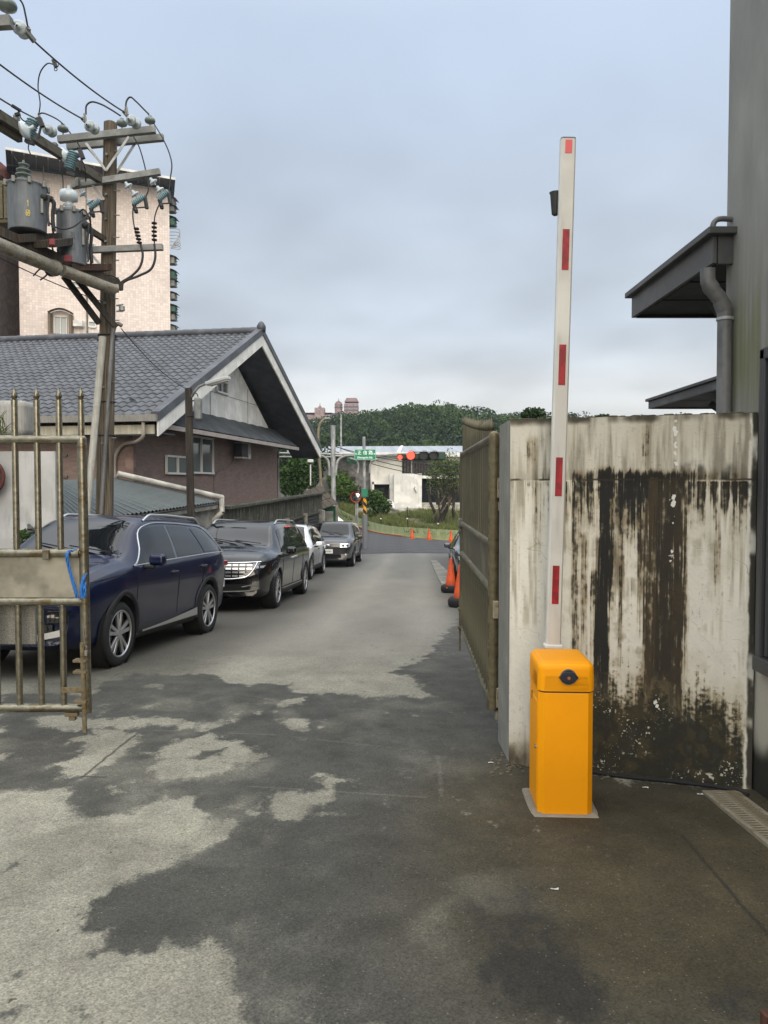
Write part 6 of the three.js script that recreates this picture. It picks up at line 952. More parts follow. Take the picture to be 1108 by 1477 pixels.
// ================================================================== APARTMENT BLOCKS ON THE LEFT
{
  const A = P(25, 250, 60), B = P(244, 280, 64.2); A.y = B.y = 26.2; const dx = B.clone().sub(A).setY(0), len = dx.length(), d = dx.normalize(), n = V(-d.z, 0, d.x).normalize(); if (n.z < 0) n.negate();
  const at = (s, y, o = 0) => A.clone().addScaledVector(d, s).addScaledVector(n, o).setY(y), bk = (s, y, q) => at(s, y, -q);
  const t = T('apartment_block', 'tall pale pink tiled apartment block with a dark overhanging roof behind the tiled house', 'building', at(len / 2, -1.66));
  const mos = dtex(512, 512, (i, j) => { const m = (i % 16 === 0 || i % 16 === 1 || j % 16 === 0 || j % 16 === 1); const k = .94 + .1 * hash(i >> 4, j >> 4) + .16 * (fbm(i / 60, j / 120, 4) - .5); return m ? [202, 188, 176] : [220 * k, 206 * k, 195 * k]; }, true, 6.4);
  const mosM = M(0xffffff, .6, 0, { map: mos, bumpMap: mos, bumpScale: .008 }), y0 = -1.66, y1 = 26.2;
  const w = part('wall', [quad(at(0, y0), at(len, y0), at(len, y1), at(0, y1)), quad(at(len, y0), bk(len, y0, 12), bk(len, y1, 12), at(len, y1)), quad(at(0, y0), bk(0, y0, 12), bk(0, y1, 12), at(0, y1))], mosM, t);
  part('wall_joint', [bar(at(len * .435, y0, .02), at(len * .435, y1, .02), .06), bar(at(len * .43, 17, .06), at(len * .43, 3, .06), .09, .09)], mt.steel, w);
  const roofM = M(S(70, 76, 82), .6, .2, { map: TX.mottle }), edge = P(253, 265, 62.4), e0 = P(8, 221, 56.8); const Y = 26.35, E0 = e0.clone().setY(Y), E1 = edge.clone().setY(Y), B0 = bk(-1, Y + .4, 4), B1 = bk(len + .8, Y + .4, 4);
  part('roof', [...slab([E0, E1, B1, B0], .12)], roofM, t); part('roof_edge', [bar(E0, E1, .10, .18)], mt.white, t);
  part('roof_rib', [...Array.from({ length: 15 }, (_, i) => { const k = (i + .5) / 15; return bar(E0.clone().lerp(E1, k).add(V(0, -.16, 0)), B0.clone().lerp(B1, k).add(V(0, -.16, 0)), .08, .12); }), bar(E0.clone().lerp(B0, .4).add(V(0, -.25, 0)), E1.clone().lerp(B1, .4).add(V(0, -.25, 0)), .1)], M(S(96, 100, 104), .6, .2), t);
  part('rooftop_room', box(4.5, 2.4, 3, ...bk(8.6, Y + 1.2, 6.2).toArray()), M(S(150, 92, 80), .8, 0, { map: TX.mottle }), t);
  part('roof_post', [rod(at(.8, Y - 2.4, .6), at(.8, Y, .6), .05), rod(at(1.9, Y - 2.4, .9), at(1.9, Y, 1.2), .05)], mt.steel, t);
  // windows low on the gable wall
  const win = (px, py, wpx, hpx, n) => { const s = (() => { let b = 0, e = 1e9; for (let k = 0; k <= 200; k++) { const p = at(len * k / 200, 0); const sx = 554 + F * p.x / -p.z; if (Math.abs(sx - px) < e) { e = Math.abs(sx - px); b = len * k / 200; } } return b; })(); const D = -at(s, 0).z, y = P(px, py, D).y, W = wpx / F * D, H = hpx / F * D; const fr = part('window', [bar(at(s - W / 2, y + H / 2, .05), at(s + W / 2, y + H / 2, .05), .2, .12), bar(at(s - W / 2, y - H / 2, .05), at(s + W / 2, y - H / 2, .05), .26, .12), ...Array.from({ length: n + 1 }, (_, i) => bar(at(s - W / 2 + W * i / n, y - H / 2, .05), at(s - W / 2 + W * i / n, y + H / 2, .05), .12, .08, 0, V(1, 0, 0)))], mt.frameWhite, t); part('pane', quad(at(s - W / 2, y - H / 2, .02), at(s + W / 2, y - H / 2, .02), at(s + W / 2, y + H / 2, .02), at(s - W / 2, y + H / 2, .02)), M(S(150, 158, 156), .1), fr); return [s, y, W, H]; };
  { const [s, y, W, H] = win(92, 470, 16, 26, 2); part('window_bay', [bar(at(s - W * .85, y - H * .6, .3), at(s - W * .85, y + H * .6, .3), .5, .18, 0, V(1, 0, 0)), bar(at(s + W * .85, y - H * .6, .3), at(s + W * .85, y + H * .6, .3), .5, .18, 0, V(1, 0, 0)), bar(at(s - W, y - H * .6, .4), at(s + W, y - H * .6, .4), .8, .2), grid(12, 1, (u, v) => at(s + (u - .5) * W * 2.1, y + H * .62 + Math.sin(u * Math.PI) * .35, .05 + v * .8))], M(S(146, 134, 122), .8, 0, { map: TX.grime }), t); }
  win(137, 468, 9, 8, 1); win(115, 410, 10, 7, 1); { const p = win(117, 468, 12, 8, 1); part('air_conditioner', [rbox(.75, .5, .5, ...at(p[0], p[1], .3).toArray(), .03)], mt.white, t); } win(134, 355, 14, 7, 1);
  // cages, hoods and condensers on the far edge
  const cage = (py, h, kind) => { const D = 64.6, y = P(250, py, D).y, p = at(len, y, -.8), hh = h / F * D; const mtl = kind === 'green' ? M(S(66, 104, 88), .6, .2, { map: TX.mottle }) : mt.steel;
    if (kind === 'wire') part('window_cage', Array.from({ length: 6 }, (_, i) => curve([p.clone().add(V(0, hh * (.5 - i / 6), 0)), p.clone().add(V(.9, hh * (.45 - i / 6), 0)), p.clone().add(V(1, hh * (.3 - i / 6), 0)), p.clone().add(V(.2, -hh * .5, 0))], .03, 12, 5)), mt.galv, t);
    else part(kind === 'green' ? 'window_cage' : 'air_conditioner', [rbox(kind === 'green' ? .6 : .55, hh * .7, .8, p.x + .3, p.y - hh * .1, p.z, .04), grid(6, 3, (u, v) => V(p.x + .8 * u, p.y + hh * (.46 - .25 * u * u), p.z - .6 + 1.2 * v)), ...[0, 1, 2].map((i) => rod(V(p.x + .1, p.y - hh * .45 + .25 * i, p.z), V(p.x + .75, p.y - hh * .45 + .25 * i, p.z), .03))], mtl, t); };
  [[290, 14, 'ac'], [300, 10, 'ac'], [318, 14, 'green'], [342, 28, 'wire'], [374, 13, 'ac'], [396, 18, 'green'], [407, 12, 'ac'], [426, 12, 'ac'], [444, 12, 'green'], [456, 12, 'ac'], [474, 14, 'ac']].forEach((a) => cage(...a));
}
{ // dark brick wing with caged balconies, cut by the left edge
  const t = T('brick_apartments', 'dark brick apartments with caged balconies at the left edge beside the pale block', 'building', V(-30, -1.66, -57));
  const bm = M(S(98, 84, 78), .85, 0, { map: TX.mottle, bumpMap: TX.bump, bumpScale: .02 }), xr = -29.6;
  part('wall', box(8, 27.5, 8, xr - 4.2, 12.2, -60), bm, t);
  part('parapet', box(8.6, 1, 9, xr - 4.4, 26.2, -60), M(S(150, 96, 84), .85, 0, { map: TX.mottle }), t);
  for (let i = 0; i < 9; i++) { const y = 1 + i * 3; const b = part('balcony', [box(2.6, .22, 1.5, xr - 1.3, y, -55.4), box(2.6, .9, .1, xr - 1.3, y + .45, -54.7)], M(S(128, 108, 96), .85, 0, { map: TX.grime }), t); part('window_cage', [...Array.from({ length: 9 }, (_, k) => bar(V(xr - 2.5 + k * .3, y + .9, -54.65), V(xr - 2.5 + k * .3, y + 2.2, -54.65), .04)), ...[1, 1.4, 1.8, 2.2].map((k) => bar(V(xr - 2.6, y + k, -54.65), V(xr, y + k, -54.65), .04)), box(1.1, 1.1, .5, xr - .2, y + 1.3, -54.9)], i % 3 ? M(S(150, 142, 108), .6, .2, { map: TX.grime }) : mt.galv, b); part('pane', box(2.2, 1.8, .06, xr - 1.3, y + 1.5, -55.95), mt.glassDark, b); part('awning', slab([V(xr - 2.7, y + 2.5, -55.9), V(xr + .2, y + 2.5, -55.9), V(xr + .2, y + 2.25, -54.2), V(xr - 2.7, y + 2.25, -54.2)], .05), M(S(84, 82, 76), .6, 0, { map: TX.grime }), b); }
}
// ================================================================== THE JUNCTION AND WHAT LIES BEYOND
const HP = [[480, 728, 744, 64], [500, 739.5, 755, 61], [518, 747, 760, 58.5], [535, 752.5, 766, 54.5], [552, 756.5, 769.5, 52], [572, 759.5, 772, 50], [595, 761, 775, 48.3], [625, 763, 778, 46.6], [656, 764.5, 781, 45.2], [690, 766, 784, 44]];
const hoardTop = new THREE.CatmullRomCurve3(HP.map(([x, y, , D]) => P(x, y, D)));
{ // light green hoarding along the far side of the crossing road
  const pth = HP;
  const t = T('hoarding', 'low pale green corrugated metal hoarding curving along the junction', 'fence', G(590, 774));
  const gm = M(S(194, 208, 156), .55, .1, { map: rep(TX.streak, 2) }), gm2 = M(S(186, 200, 148), .55, .1, { map: rep(TX.streak, 1.6) });
  const tops = pth.map(([x, y, , D]) => P(x, y, D)), bots = pth.map(([x, , y, D]) => P(x, y, D)); const ct = new THREE.CatmullRomCurve3(tops), cb = new THREE.CatmullRomCurve3(bots); const N = 44;
  for (let i = 0; i < N; i++) { const a = i / N, b = (i + 1) / N - .0004; part('panel', grid(6, 1, (u, v) => { const k = mix(a, b, u); return cb.getPoint(k).lerp(ct.getPoint(k), v).add(V(0, 0, .03 * (Math.round(u * 6) % 2) + (i & 1 ? .01 : 0))); }), i & 1 ? gm : gm2, t); }
  part('kerb', Array.from({ length: 30 }, (_, i) => { const a = cb.getPoint(i / 30), b = cb.getPoint((i + 1) / 30); return bar(a.clone().add(V(0, -.02, .12)), b.clone().add(V(0, -.02, .12)), .14, .18); }), M(S(186, 178, 120), .8, 0, { map: TX.mottle }), t);
  part('red_line', Array.from({ length: 20 }, (_, i) => { const a = cb.getPoint(.1 + i / 40), b = cb.getPoint(.1 + (i + 1) / 40); return bar(a.clone().add(V(0, -.01, .3)), b.clone().add(V(0, -.01, .3)), .14, .1); }), M(S(150, 60, 50), .8), t);
  part('post', Array.from({ length: 10 }, (_, i) => { const p = cb.getPoint((i + .5) / 10); return bar(p.clone().add(V(0, 0, -.08)), ct.getPoint((i + .5) / 10).add(V(0, .02, -.08)), .05); }), mt.galv, t);
}
{ // weedy plot behind it
  const f = (u, v) => { const a = hoardTop.getPoint(u).add(V(.1, -.32, -.5)), e = P(mix(500, 740, u), 737, 63 + 3 * (1 - u)); return a.lerp(e, v).add(V(0, .18 * (fbm(u * 12, v * 5, 3) - .5) + .25 * Math.sin(v * Math.PI), 0)); };
  struct('verge', grid(50, 24, f), M(S(110, 104, 74), .95, 0, { map: TX.mottle, bumpMap: TX.bump, bumpScale: .05 }), { label: 'weedy earth plot behind the green hoarding' });
  const blade = []; for (let i = 0; i < 26; i++) { const x = rr(-.3, .3), z = rr(-.3, .3), h = rr(.1, .4), a = rr(-.2, .2); blade.push(tri(V(x - .02, 0, z), V(x + .02, 0, z), V(x + a, h, z + rr(-.15, .15)))); }
  const gg = boxUV(join(blade)), list = []; for (let i = 0; i < 2600; i++) { const u = rnd(), v = rnd() ** 1.2; if (fbm(u * 9, v * 6, 3) < .42) continue; const p = f(u, v); const s = rr(.5, 1.5); list.push(new THREE.Matrix4().compose(p, new THREE.Quaternion().setFromEuler(new THREE.Euler(0, rnd() * 6, 0)), V(s * 1.4, s, s * 1.4))); }
  const im = new THREE.InstancedMesh(gg, leafM(158, 154, 104), list.length); list.forEach((m, i) => im.setMatrixAt(i, m)); im.name = 'grass'; im.userData = { kind: 'stuff', label: 'long yellow green grass on the plot behind the hoarding' }; shadow(im); scene.add(im);
  // marker stakes with white ties
  const gp = 'thin stakes with white ties behind the hoarding'; let k = 0;
  for (const [x, y0, y1, D, l] of [[549.5, 735, 759, 53, 'leftmost thin stake with a white tie behind the hoarding'], [587.5, 731, 762, 50, 'middle thin stake with a white tie behind the hoarding'], [632, 745, 764, 48.5, 'thin stake with a white tie in front of the slanting trunks']]) { const s = T('stake', l, 'stake', P(x, y1 + 4, D), { group: gp }); part('rod', rod(P(x + 1, y1 + 6, D), P(x, y0, D), .03), mt.woodDark, s); part('tie', [ball(.055, ...P(x, mix(y0, y1, .55), D).toArray())], mt.stripeWhite, s); }
}
{ // white flat-roofed building
  const t = T('white_building', 'long white and grey flat-roofed building with a dark porch beyond the junction', 'building', V(1, -.6, -66));
  const wh = M(S(228, 226, 216), .8, 0, { map: rep(TX.faint, 5) }), gr = M(S(150, 149, 146), .85, 0, { map: TX.mottle }), rf = M(S(186, 192, 198), .5, .3, { map: TX.mottle }), tan = M(S(196, 192, 176), .85, 0, { map: TX.mottle });
  const bx = (x0, y0, x1, y1, D, dep) => { const a = P(x0, y0, D), b = P(x1, y1, D); return box(b.x - a.x, a.y - b.y, dep, (a.x + b.x) / 2, (a.y + b.y) / 2, -D - dep / 2); };
  part('roof', [...slab([P(402, 653, 66), P(690, 655, 66), P(700, 643, 92), P(420, 644, 92)], .3)], rf, t);
  part('roof_seam', [bar(P(575, 654, 65.9).add(V(0, .06, 0)), P(580, 645, 88).add(V(0, .1, 0)), .3, .2), bar(P(402, 654.5, 65.8), P(690, 656, 65.8), .3, .35)], mt.white, t);
  part('wall', [bx(402, 654, 536, 745, 68, 6)], gr, t);
  part('wall', [bx(534.5, 655, 580, 745, 67, 7)], wh, t, { label: 'upper white wall' });
  part('wall', [bx(562, 683, 569, 733, 64.2, 4), bx(568.5, 683, 608.5, 734, 62, 6)], M(S(232, 230, 220), .8, 0, { map: rep(TX.faint, 4) }), t, { label: 'projecting white block' });
  part('wall', [bx(608, 686, 690, 690, 66, 6), bx(580, 655, 690, 664, 67.2, 6)], wh, t, { label: 'right wing lintel' });
  part('porch', [bx(537, 695, 562, 698.5, 64.5, 4), bx(537, 695, 539.5, 725, 64.5, 1)], wh, t); part('porch_opening', bx(540, 698, 562, 725, 66.8, .2), mt.black, t); part('porch_door', bx(548, 704, 555, 724, 66.6, .1), mt.glassDark, t); part('side_slit', [bx(560, 704, 562, 722, 64.1, .1)], mt.dark, t);
  part('glazing', [bx(608, 690, 690, 726, 67, .2)], mt.glassDark, t); part('mullion', [620, 632, 638, 652, 664].map((x) => bx(x, 690, x + 1.2, 726, 66.8, .2)), mt.steel, t);
  for (const [a, b, c, d] of [[487, 687, 502, 692.5], [505, 687.5, 513, 693.5], [519, 701, 521, 712]]) part('window', bx(a, b, c, d, 67.9, .2), mt.dark, t);
  const lv = part('louvre_bay', bx(582, 660, 620, 683, 67, .3), M(S(44, 40, 38), .7), t); for (let i = 0; i < 9; i++) part('louvre', bx(583 + i * 4.2, 661, 585.6 + i * 4.2, 682, 66.6, .25), M(S(62, 56, 52), .7), lv);
  part('terrace_wall', [bx(513, 733, 582, 750, 61, .4), bx(582, 733, 690, 742, 61.5, .4), bx(608, 726, 690, 733, 63, 3)], tan, t);
  part('ramp_rail', [curve([P(552, 722, 62), P(562, 724, 61.5), P(566, 728, 61), P(567, 734, 60.8)], .18, 16, 8), bar(P(552, 731, 61), P(585, 736, 60.5), .1), bar(P(585, 730, 60), P(690, 738, 60), .05)], mt.white, t);
  part('scratch_mark', [bar(P(597, 704, 61.9), P(601, 711, 61.9), .06), bar(P(599, 702, 61.9), P(597, 705, 61.9), .05)], mt.steel, t);
}
{ // hilltop buildings
  const D = 232, pk = M(S(172, 150, 146), .85, 0, { map: TX.mottle }), rk = M(S(120, 96, 96), .8), dk = M(S(96, 92, 98), .7);
  const pt = (x, y) => P(x, y, D);
  { const t = T('hilltop_tower', 'pink round tower with pointed roof on the hill, in the middle of three', 'tower', pt(488.5, 605)); part('shaft', [cyl(1.15, 6.2, pt(488.5, 600).x, pt(488.5, 597).y, -D, 1.15, 12)], pk, t); part('roof', [cyl(1.3, 1.0, pt(488.5, 584).x, pt(488.5, 584).y + .4, -D, .8, 12), cyl(.8, .9, pt(488.5, 580).x, pt(488.5, 580.5).y + .3, -D, .05, 12), rod(pt(488.5, 580), pt(488.5, 575), .08)], rk, t); part('band', cyl(1.25, .4, pt(488.5, 588).x, pt(488.5, 588).y, -D, 1.25, 12), dk, t); }
  { const t = T('hilltop_building', 'square pink building with a mansard roof on the hill', 'building', pt(507.5, 605)); const w = pt(517, 590).x - pt(497, 590).x; part('wall', box(w, 5, 5, pt(507, 590).x, pt(507, 595).y, -D), pk, t); part('roof', cyl(w * .72, 1.2, 0, 0, 0, w * .5, 4).rotateY(Math.PI / 4).translate(pt(507.5, 577).x, pt(507, 580).y + .5, -D), rk, t); const wn = part('window_band', [box(w + .1, .5, 5.1, pt(507, 588).x, pt(507, 588).y, -D), box(w + .1, .5, 5.1, pt(507, 588).x, pt(507, 593).y, -D)], dk, t); }
  { const t = T('hilltop_hall', 'long low hall with a pyramid roof at the left end of the hilltop', 'building', pt(455, 608)); part('wall', [box(9, 2.2, 5, pt(458, 600).x, pt(458, 601).y, -D - 1), box(2.9, 3.6, 4, pt(462.5, 598).x, pt(462, 598.5).y, -D + 2)], pk, t); part('roof', [cyl(2.2, 1.9, 0, 0, 0, .2, 4).rotateY(Math.PI / 4).translate(pt(462.5, 590).x, pt(462.5, 590.5).y, -D + 2), cyl(.2, 1.4, pt(462.5, 584).x, pt(462.5, 585).y, -D + 2, .03, 6)], rk, t); part('terrace', box(14, .5, 5, pt(470, 596).x, pt(470, 597.5).y, -D - 1), dk, t); }
}
// ------------------------------------------------------------------ signal, signs and posts at the junction
const red = (D, x, y, r, t, nm = 'red_lens') => { };
{
  const t = T('traffic_signal', 'galvanised signal mast with a long arm, the tallest steel post at the junction', 'traffic light', G(480, 790).setX(P(481, 760, 40).x).setZ(-40).setY(gy(40)));
  part('post', [rod(P(481.5, 775, 40).setY(gy(40)), P(480.5, 615, 40), .135, .12, 18), cyl(.16, .04, ...P(480.5, 614.5, 40).toArray())], mt.galv, t);
  part('arm', [rod(P(400, 653.5, 40), P(582, 657, 40), .055, .055), rod(P(400, 659, 40), P(480, 659, 40), .05), curve([P(455, 657, 40), P(466, 658, 40), P(473, 664, 40), P(475, 676, 40), P(475.5, 686, 40)], .07, 20, 8), curve([P(510, 657, 40), P(497, 658, 40), P(488, 664, 40), P(485, 676, 40), P(484.5, 686, 40)], .07, 20, 8)], mt.galv, t);
  part('camera', [rbox(.3, .16, .18, ...P(448, 665, 39.5).toArray(), .04), rod(P(448, 670, 39.5), P(448, 700, 39.5), .035)], mt.frameWhite, t);
  const hM = M(S(28, 92, 62), .55, 0, { map: TX.mottle });
  for (const [x0, x1, y] of [[425, 448, 656], [500, 517, 663.5]]) part('signal_box', [rbox((x1 - x0) / F * 40, .28, .2, P((x0 + x1) / 2, y, 39.9).x, P(0, y, 39.9).y, -39.9, .06), box((x1 - x0) / F * 22, .12, .3, P((x0 + x1) / 2, y - 3, 39.9).x, P(0, y + 4, 39.9).y, -39.9)], hM, t);
  const lampRed = new THREE.MeshPhysicalMaterial({ color: S(120, 10, 6), emissive: new THREE.Color(1, .10, .05), emissiveIntensity: 1.15, roughness: .4 });
  const ring = M(S(140, 46, 20), .5);
  { const g = new THREE.Group(); g.name = 'signal_head'; t.add(g); t.updateMatrixWorld(true); const D = 39.6, u = D / F;
    part('housing', [rbox(52 * u, 12.5 * u, .22, P(617, 657, D).x, P(617, 657.5, D).y, -D - .12, .08), rbox(14 * u, 8 * u, .2, P(580, 659, D).x, P(580, 659, D).y, -D - .14, .06)], M(S(30, 58, 44), .55), g);
    for (const x of [592.5, 611, 625.5]) { const c = P(x, 657, D); part('hood', new THREE.CylinderGeometry(7 * u, 7 * u, .34, 24, 1, true, 0, Math.PI * 2).rotateX(Math.PI / 2).translate(c.x, c.y, c.z + .12), x < 600 ? ring : hM, g); if (x < 600) { part('red_lamp', cyl(5 * u, .03, 0, 0, 0, 6 * u, 24).rotateX(Math.PI / 2).translate(c.x, c.y, c.z + .05), lampRed, g); const l = new THREE.PointLight(0xff2a10, .15, 12); l.position.set(c.x, c.y, c.z + .34); l.castShadow = true; l.shadow.radius = 8; scene.add(l); } else part('dark_lens', cyl(6 * u, .03, 0, 0, 0, 6 * u, 24).rotateX(Math.PI / 2).translate(c.x, c.y, c.z + .02), mt.black, g); }
    const c = P(577, 659.5, D); part('red_lamp', cyl(3.6 * u, .03, 0, 0, 0, 3.6 * u, 20).rotateX(Math.PI / 2).translate(c.x, c.y, c.z + .0), lampRed, g); part('hood', new THREE.CylinderGeometry(4.6 * u, 4.6 * u, .2, 20, 1, true).rotateX(Math.PI / 2).translate(c.x, c.y, c.z + .04), ring, g); const l2 = new THREE.PointLight(0xff2a10, .08, 8); l2.position.set(c.x, c.y, c.z + .2); scene.add(l2);
    part('hanger', [rod(P(594, 664, D), P(594, 684, D), .025), rod(P(625, 653, D), P(560, 655, D), .03)], mt.galv, g); }
}
{ // street name sign
  const D = 39.3, t = T('road_sign_post', 'steel post with a green street name sign and hazard stripes at its foot', 'street sign', V(P(526, 770, D).x, gy(D), -D));
  part('post', [rod(P(526.5, 765, D).setY(gy(D)), P(525, 630, D), .085, .08, 16)], mt.galv, t);
  part('arm', [curve([P(516, 682, D), P(517, 670, D), P(513, 664, D), P(505, 661, D)], .05, 16, 8), curve([P(533, 682, D), P(534, 670, D), P(538, 665, D), P(545, 662, D)], .05, 16, 8)], mt.galv, t);
  const hz = dtex(128, 128, (i, j) => (((i + j) >> 5) & 1 ? [224, 160, 30] : [26, 26, 26]), true, .8);
  part('hazard_wrap', [rod(P(526.3, 742, D), P(526.1, 718, D), .105, .105, 14)], M(0xffffff, .6, 0, { map: hz }), t); part('notice', [rbox(.32, .42, .06, ...P(526, 711, D - .15).toArray(), .02)], M(S(30, 120, 90), .6), t); part('foot', rod(P(526.3, 765, D).setY(gy(D)), P(526.3, 742, D), .14), M(S(120, 122, 124), .5, .2), t);
  const cv = document.createElement('canvas'); cv.width = 512; cv.height = 256; const g = cv.getContext('2d'); g.fillStyle = '#12825c'; g.fillRect(0, 0, 512, 256); g.strokeStyle = '#e8efe8'; g.lineWidth = 5; g.strokeRect(6, 6, 500, 244);
  const ch = (ox, oy, s, ls) => { g.lineWidth = s * .10; g.lineCap = 'round'; for (const l of ls) { g.beginPath(); l.forEach(([a, b], i) => { const x = ox + a / 100 * s, y = oy + b / 100 * s; i ? g.lineTo(x, y) : g.moveTo(x, y); }); g.stroke(); } };
  g.strokeStyle = g.fillStyle = '#f2f6f0';
  ch(70, 28, 100, [[[12, 12], [88, 12]], [[50, 12], [50, 90]], [[50, 48], [84, 48]], [[24, 42], [24, 90]], [[5, 90], [95, 90]]]);
  ch(206, 28, 100, [[[30, 6], [8, 52]], [[20, 36], [20, 95]], [[60, 2], [66, 12]], [[38, 22], [96, 22]], [[46, 38], [88, 38]], [[46, 53], [88, 53]], [[46, 68], [88, 68], [88, 93], [46, 93], [46, 68]]]);
  ch(342, 28, 100, [[[8, 8], [40, 8], [40, 34], [8, 34], [8, 8]], [[24, 34], [24, 86]], [[24, 58], [42, 58]], [[10, 52], [10, 90]], [[4, 92], [44, 82]], [[62, 4], [46, 36]], [[58, 18], [88, 18], [48, 62]], [[58, 26], [98, 62]], [[56, 66], [90, 66], [90, 94], [56, 94], [56, 66]]]);
  g.font = 'bold 62px sans-serif'; g.textAlign = 'center'; g.fillText('Zhengxin Rd.', 256, 220); for (const s of [-1, 1]) { g.beginPath(); g.moveTo(256 + s * 240, 110); g.lineTo(256 + s * 212, 86); g.lineTo(256 + s * 212, 134); g.fill(); }
  const tx = new THREE.CanvasTexture(cv); tx.colorSpace = THREE.SRGBColorSpace; const a = P(511.5, 663.5, D - .3), b = P(542, 648, D - .3);
  const pl = part('name_plate', rbox(b.x - a.x, b.y - a.y, .04, (a.x + b.x) / 2, (a.y + b.y) / 2, -D + .27, .01), M(S(18, 130, 92), .5), t);
  part('plate_print', quad(V(a.x, a.y, -D + .3), V(b.x, a.y, -D + .3), V(b.x, b.y, -D + .3), V(a.x, b.y, -D + .3)), M(0xffffff, .5, 0, { map: tx }), pl, { uv: true });
}
{ // convex mirror
  const D = 40, t = T('convex_mirror', 'round traffic mirror with an orange rim on a thin post beside the farthest parked car', 'traffic mirror', V(P(516, 770, D).x, gy(D), -D));
  part('post', [rod(P(515, 775, D).setY(gy(D)), P(515.5, 712, D), .055), rod(P(513, 775, D).setY(gy(D)), P(513.2, 722, D), .03)], mt.galv, t);
  const c = P(513.5, 717, D - .15), m = part('rim', new THREE.TorusGeometry(.26, .035, 10, 36).rotateY(-.2).translate(c.x, c.y, c.z), mt.orange, t); part('mirror_face', new THREE.SphereGeometry(.6, 30, 10, 0, 6.2832, 0, .44).rotateX(Math.PI / 2).translate(0, 0, -.52).rotateY(-.2).translate(c.x, c.y, c.z), mt.chrome, t); part('hood', new THREE.CylinderGeometry(.3, .3, .18, 20, 1, true, -1.2, 2.4).rotateX(-Math.PI / 2).translate(c.x, c.y, c.z + .08), mt.orange, t);
}
{ // slim lamp standards
  const t = T('lamp_standard', 'slim curved street lamp standard beyond the house gable', 'street lamp', P(462, 760, 46)); part('post', curve([P(466, 760, 46), P(462, 680, 46), P(459.5, 640, 46), P(459.5, 622, 46), P(462, 611, 46), P(467, 605, 46), P(471, 603.5, 46)], .08, 40, 8), M(S(150, 138, 110), .6, .2, { map: TX.mottle }), t); part('lamp_head', rbox(.36, .1, .2, ...P(472, 603.5, 46).toArray(), .04), mt.galv, t);
  const t2 = T('mast', 'thin steel mast rising against the wooded hill', 'mast', P(492, 680, 70)); part('pole', rod(P(492, 690, 70), P(492, 598, 70), .09, .07), mt.galv, t2);
  const g = 'overhead cables across the junction';
  const far = [[[470, 640, 41], [680, 672, 46], .35], [[470, 646, 41], [700, 690, 46], .5], [[528, 652, 42], [700, 676, 48], .2], [[460, 632, 44], [540, 660, 44], .15], [[528, 660, 42], [690, 684, 47], .25]];
  const nm = ['uppermost', 'second', 'third', 'short left', 'lowest']; far.forEach(([a, b, s], i) => wire(P(...a), P(...b), s, .02, `${nm[i]} overhead cable crossing in front of the white building`, g));
}
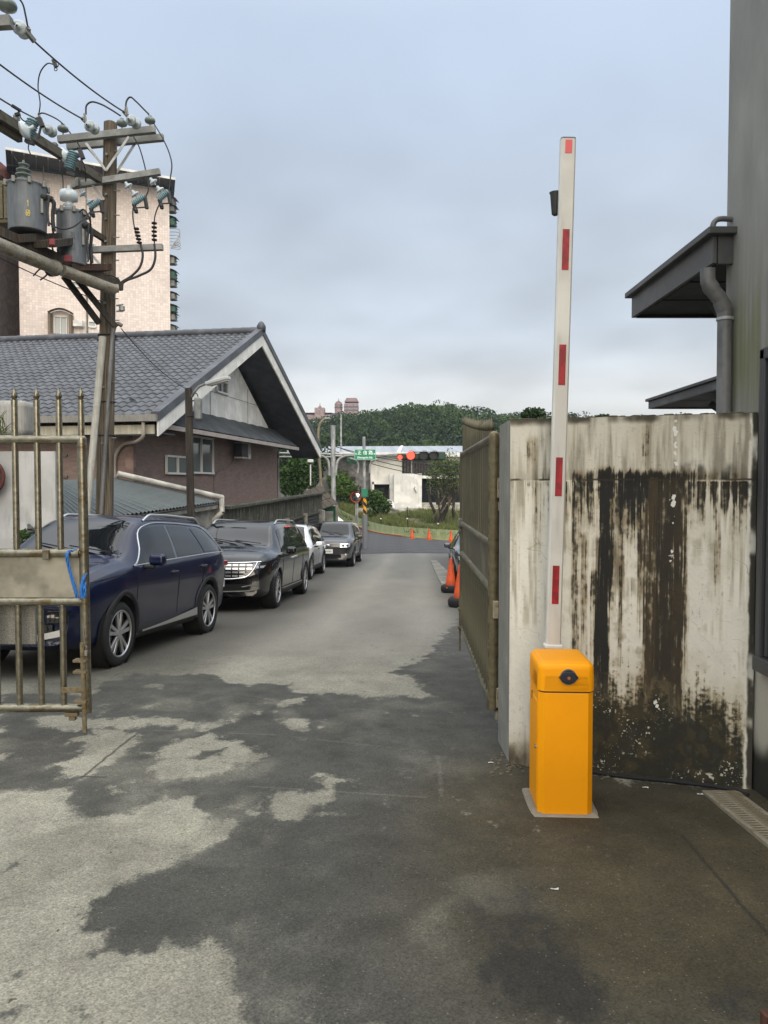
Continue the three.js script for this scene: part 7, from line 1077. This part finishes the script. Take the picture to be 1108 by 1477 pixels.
// ------------------------------------------------------------------ trees and shrubs near the junction
function tree(name, label, category, base, trunkPts, crowns, leaf, o = {}) {
  const t = T(name, label, category, base, o); part('trunk', trunkPts.map(([pts, r]) => curve(pts, r, 18, 7)), mt.woodDark, t);
  part('crown', crowns.map(([c, n, rx, ry, rz, s, lb]) => leafGeo(n, rx, ry, rz, s, lb ?? 6).translate(c.x, c.y, c.z)), leaf, t, { kind: 'stuff' }); return t;
}
{
  const D = 51, p = (x, y, o = 0) => P(x, y, D + o), b = p(633, 760);
  const br = []; for (let i = 0; i < 26; i++) { const x0 = rr(622, 665), y0 = rr(690, 725); br.push([[p(mix(634, x0, .5), 728), p(x0, y0), p(x0 + rr(-12, 12), y0 - rr(18, 42), rr(-1, 1))], .02 + .02 * rnd()]); }
  const t = tree('multi_stem_tree', 'sparse olive green tree with several slanting trunks behind the hoarding, left of the gate', 'tree', b, [[[p(633, 765), p(637, 742), p(640, 725), p(634, 700)], .13], [[p(630, 764), p(628, 742), p(621, 724), p(618, 705)], .10], [[p(634, 764), p(642, 740), p(650, 722), p(656, 690)], .12], [[p(636, 745), p(632, 722), p(628, 690)], .07], [[p(655, 752), p(654, 730), p(660, 700)], .10], ...br], [[p(640, 690), 900, 1.45, 1.7, 1.3, .13, 14], [p(656, 685), 620, 1.0, 1.7, 1.0, .13, 12], [p(628, 700), 420, .8, 1.3, .8, .12, 9], [p(640, 668), 260, 1.0, .6, .8, .12, 9]], LEAF.olive);
  part('support_stake', [[642, 715, 625, 748], [646, 718, 664, 752], [648, 715, 646, 758], [652, 718, 636, 740]].map(([a, c, e, f]) => rod(p(a, c, -.3), p(e, f, -.6), .045)), mt.wood, t);
}
{
  const bush = (label, px, py, D, w, h, n, leaf, s = .26) => { const c = P(px, py, D), u = D / F; const base = c.clone().add(V(0, -h * u * .5, 0)); const t = tree('shrub', label, 'shrub', base, [[[base, base.clone().add(V(.1, h * u * .4, 0)), base.clone().add(V(.4, h * u * .7, 0))], .05], [[base, base.clone().add(V(-.3, h * u * .5, .1))], .05]], [[c, n, w * u * .62, h * u * .6, Math.max(w, h) * u * .5, s, 8]], leaf); return t; };
  bush('bright green bush behind the street name sign post', 545, 727, 58, 36, 36, 1500, LEAF.mid, .24);
  bush('light green spreading bush beside the tall signal post', 496, 704, 67, 44, 44, 1900, LEAF.bright, .24);
  bush('dark green bush below the hilltop buildings, right of the house wall', 424, 688, 44, 50, 58, 2200, LEAF.mid, .22);
  bush('tall dark bush behind the lamp standard', 455, 678, 58, 36, 66, 1500, LEAF.dark, .28);
  bush('low dark hedge at the foot of the signal post', 512, 724, 67, 40, 14, 700, LEAF.dark, .2);
  bush('dark leafy tree top behind the stained wall, left of the barrier arm', 771, 600, 30, 30, 18, 700, LEAF.dark, .16); bush('small tree top just showing over the stained wall', 868, 605, 32, 22, 12, 400, LEAF.dark, .15);
  bush('dark green trees filling the gap under the right end of the hoarding view', 676, 690, 72, 40, 60, 1400, LEAF.dark, .34); bush('dense green tree behind the white building at the far left', 405, 668, 62, 40, 40, 1300, LEAF.dark, .3);
}
renderer.render(scene, camera);
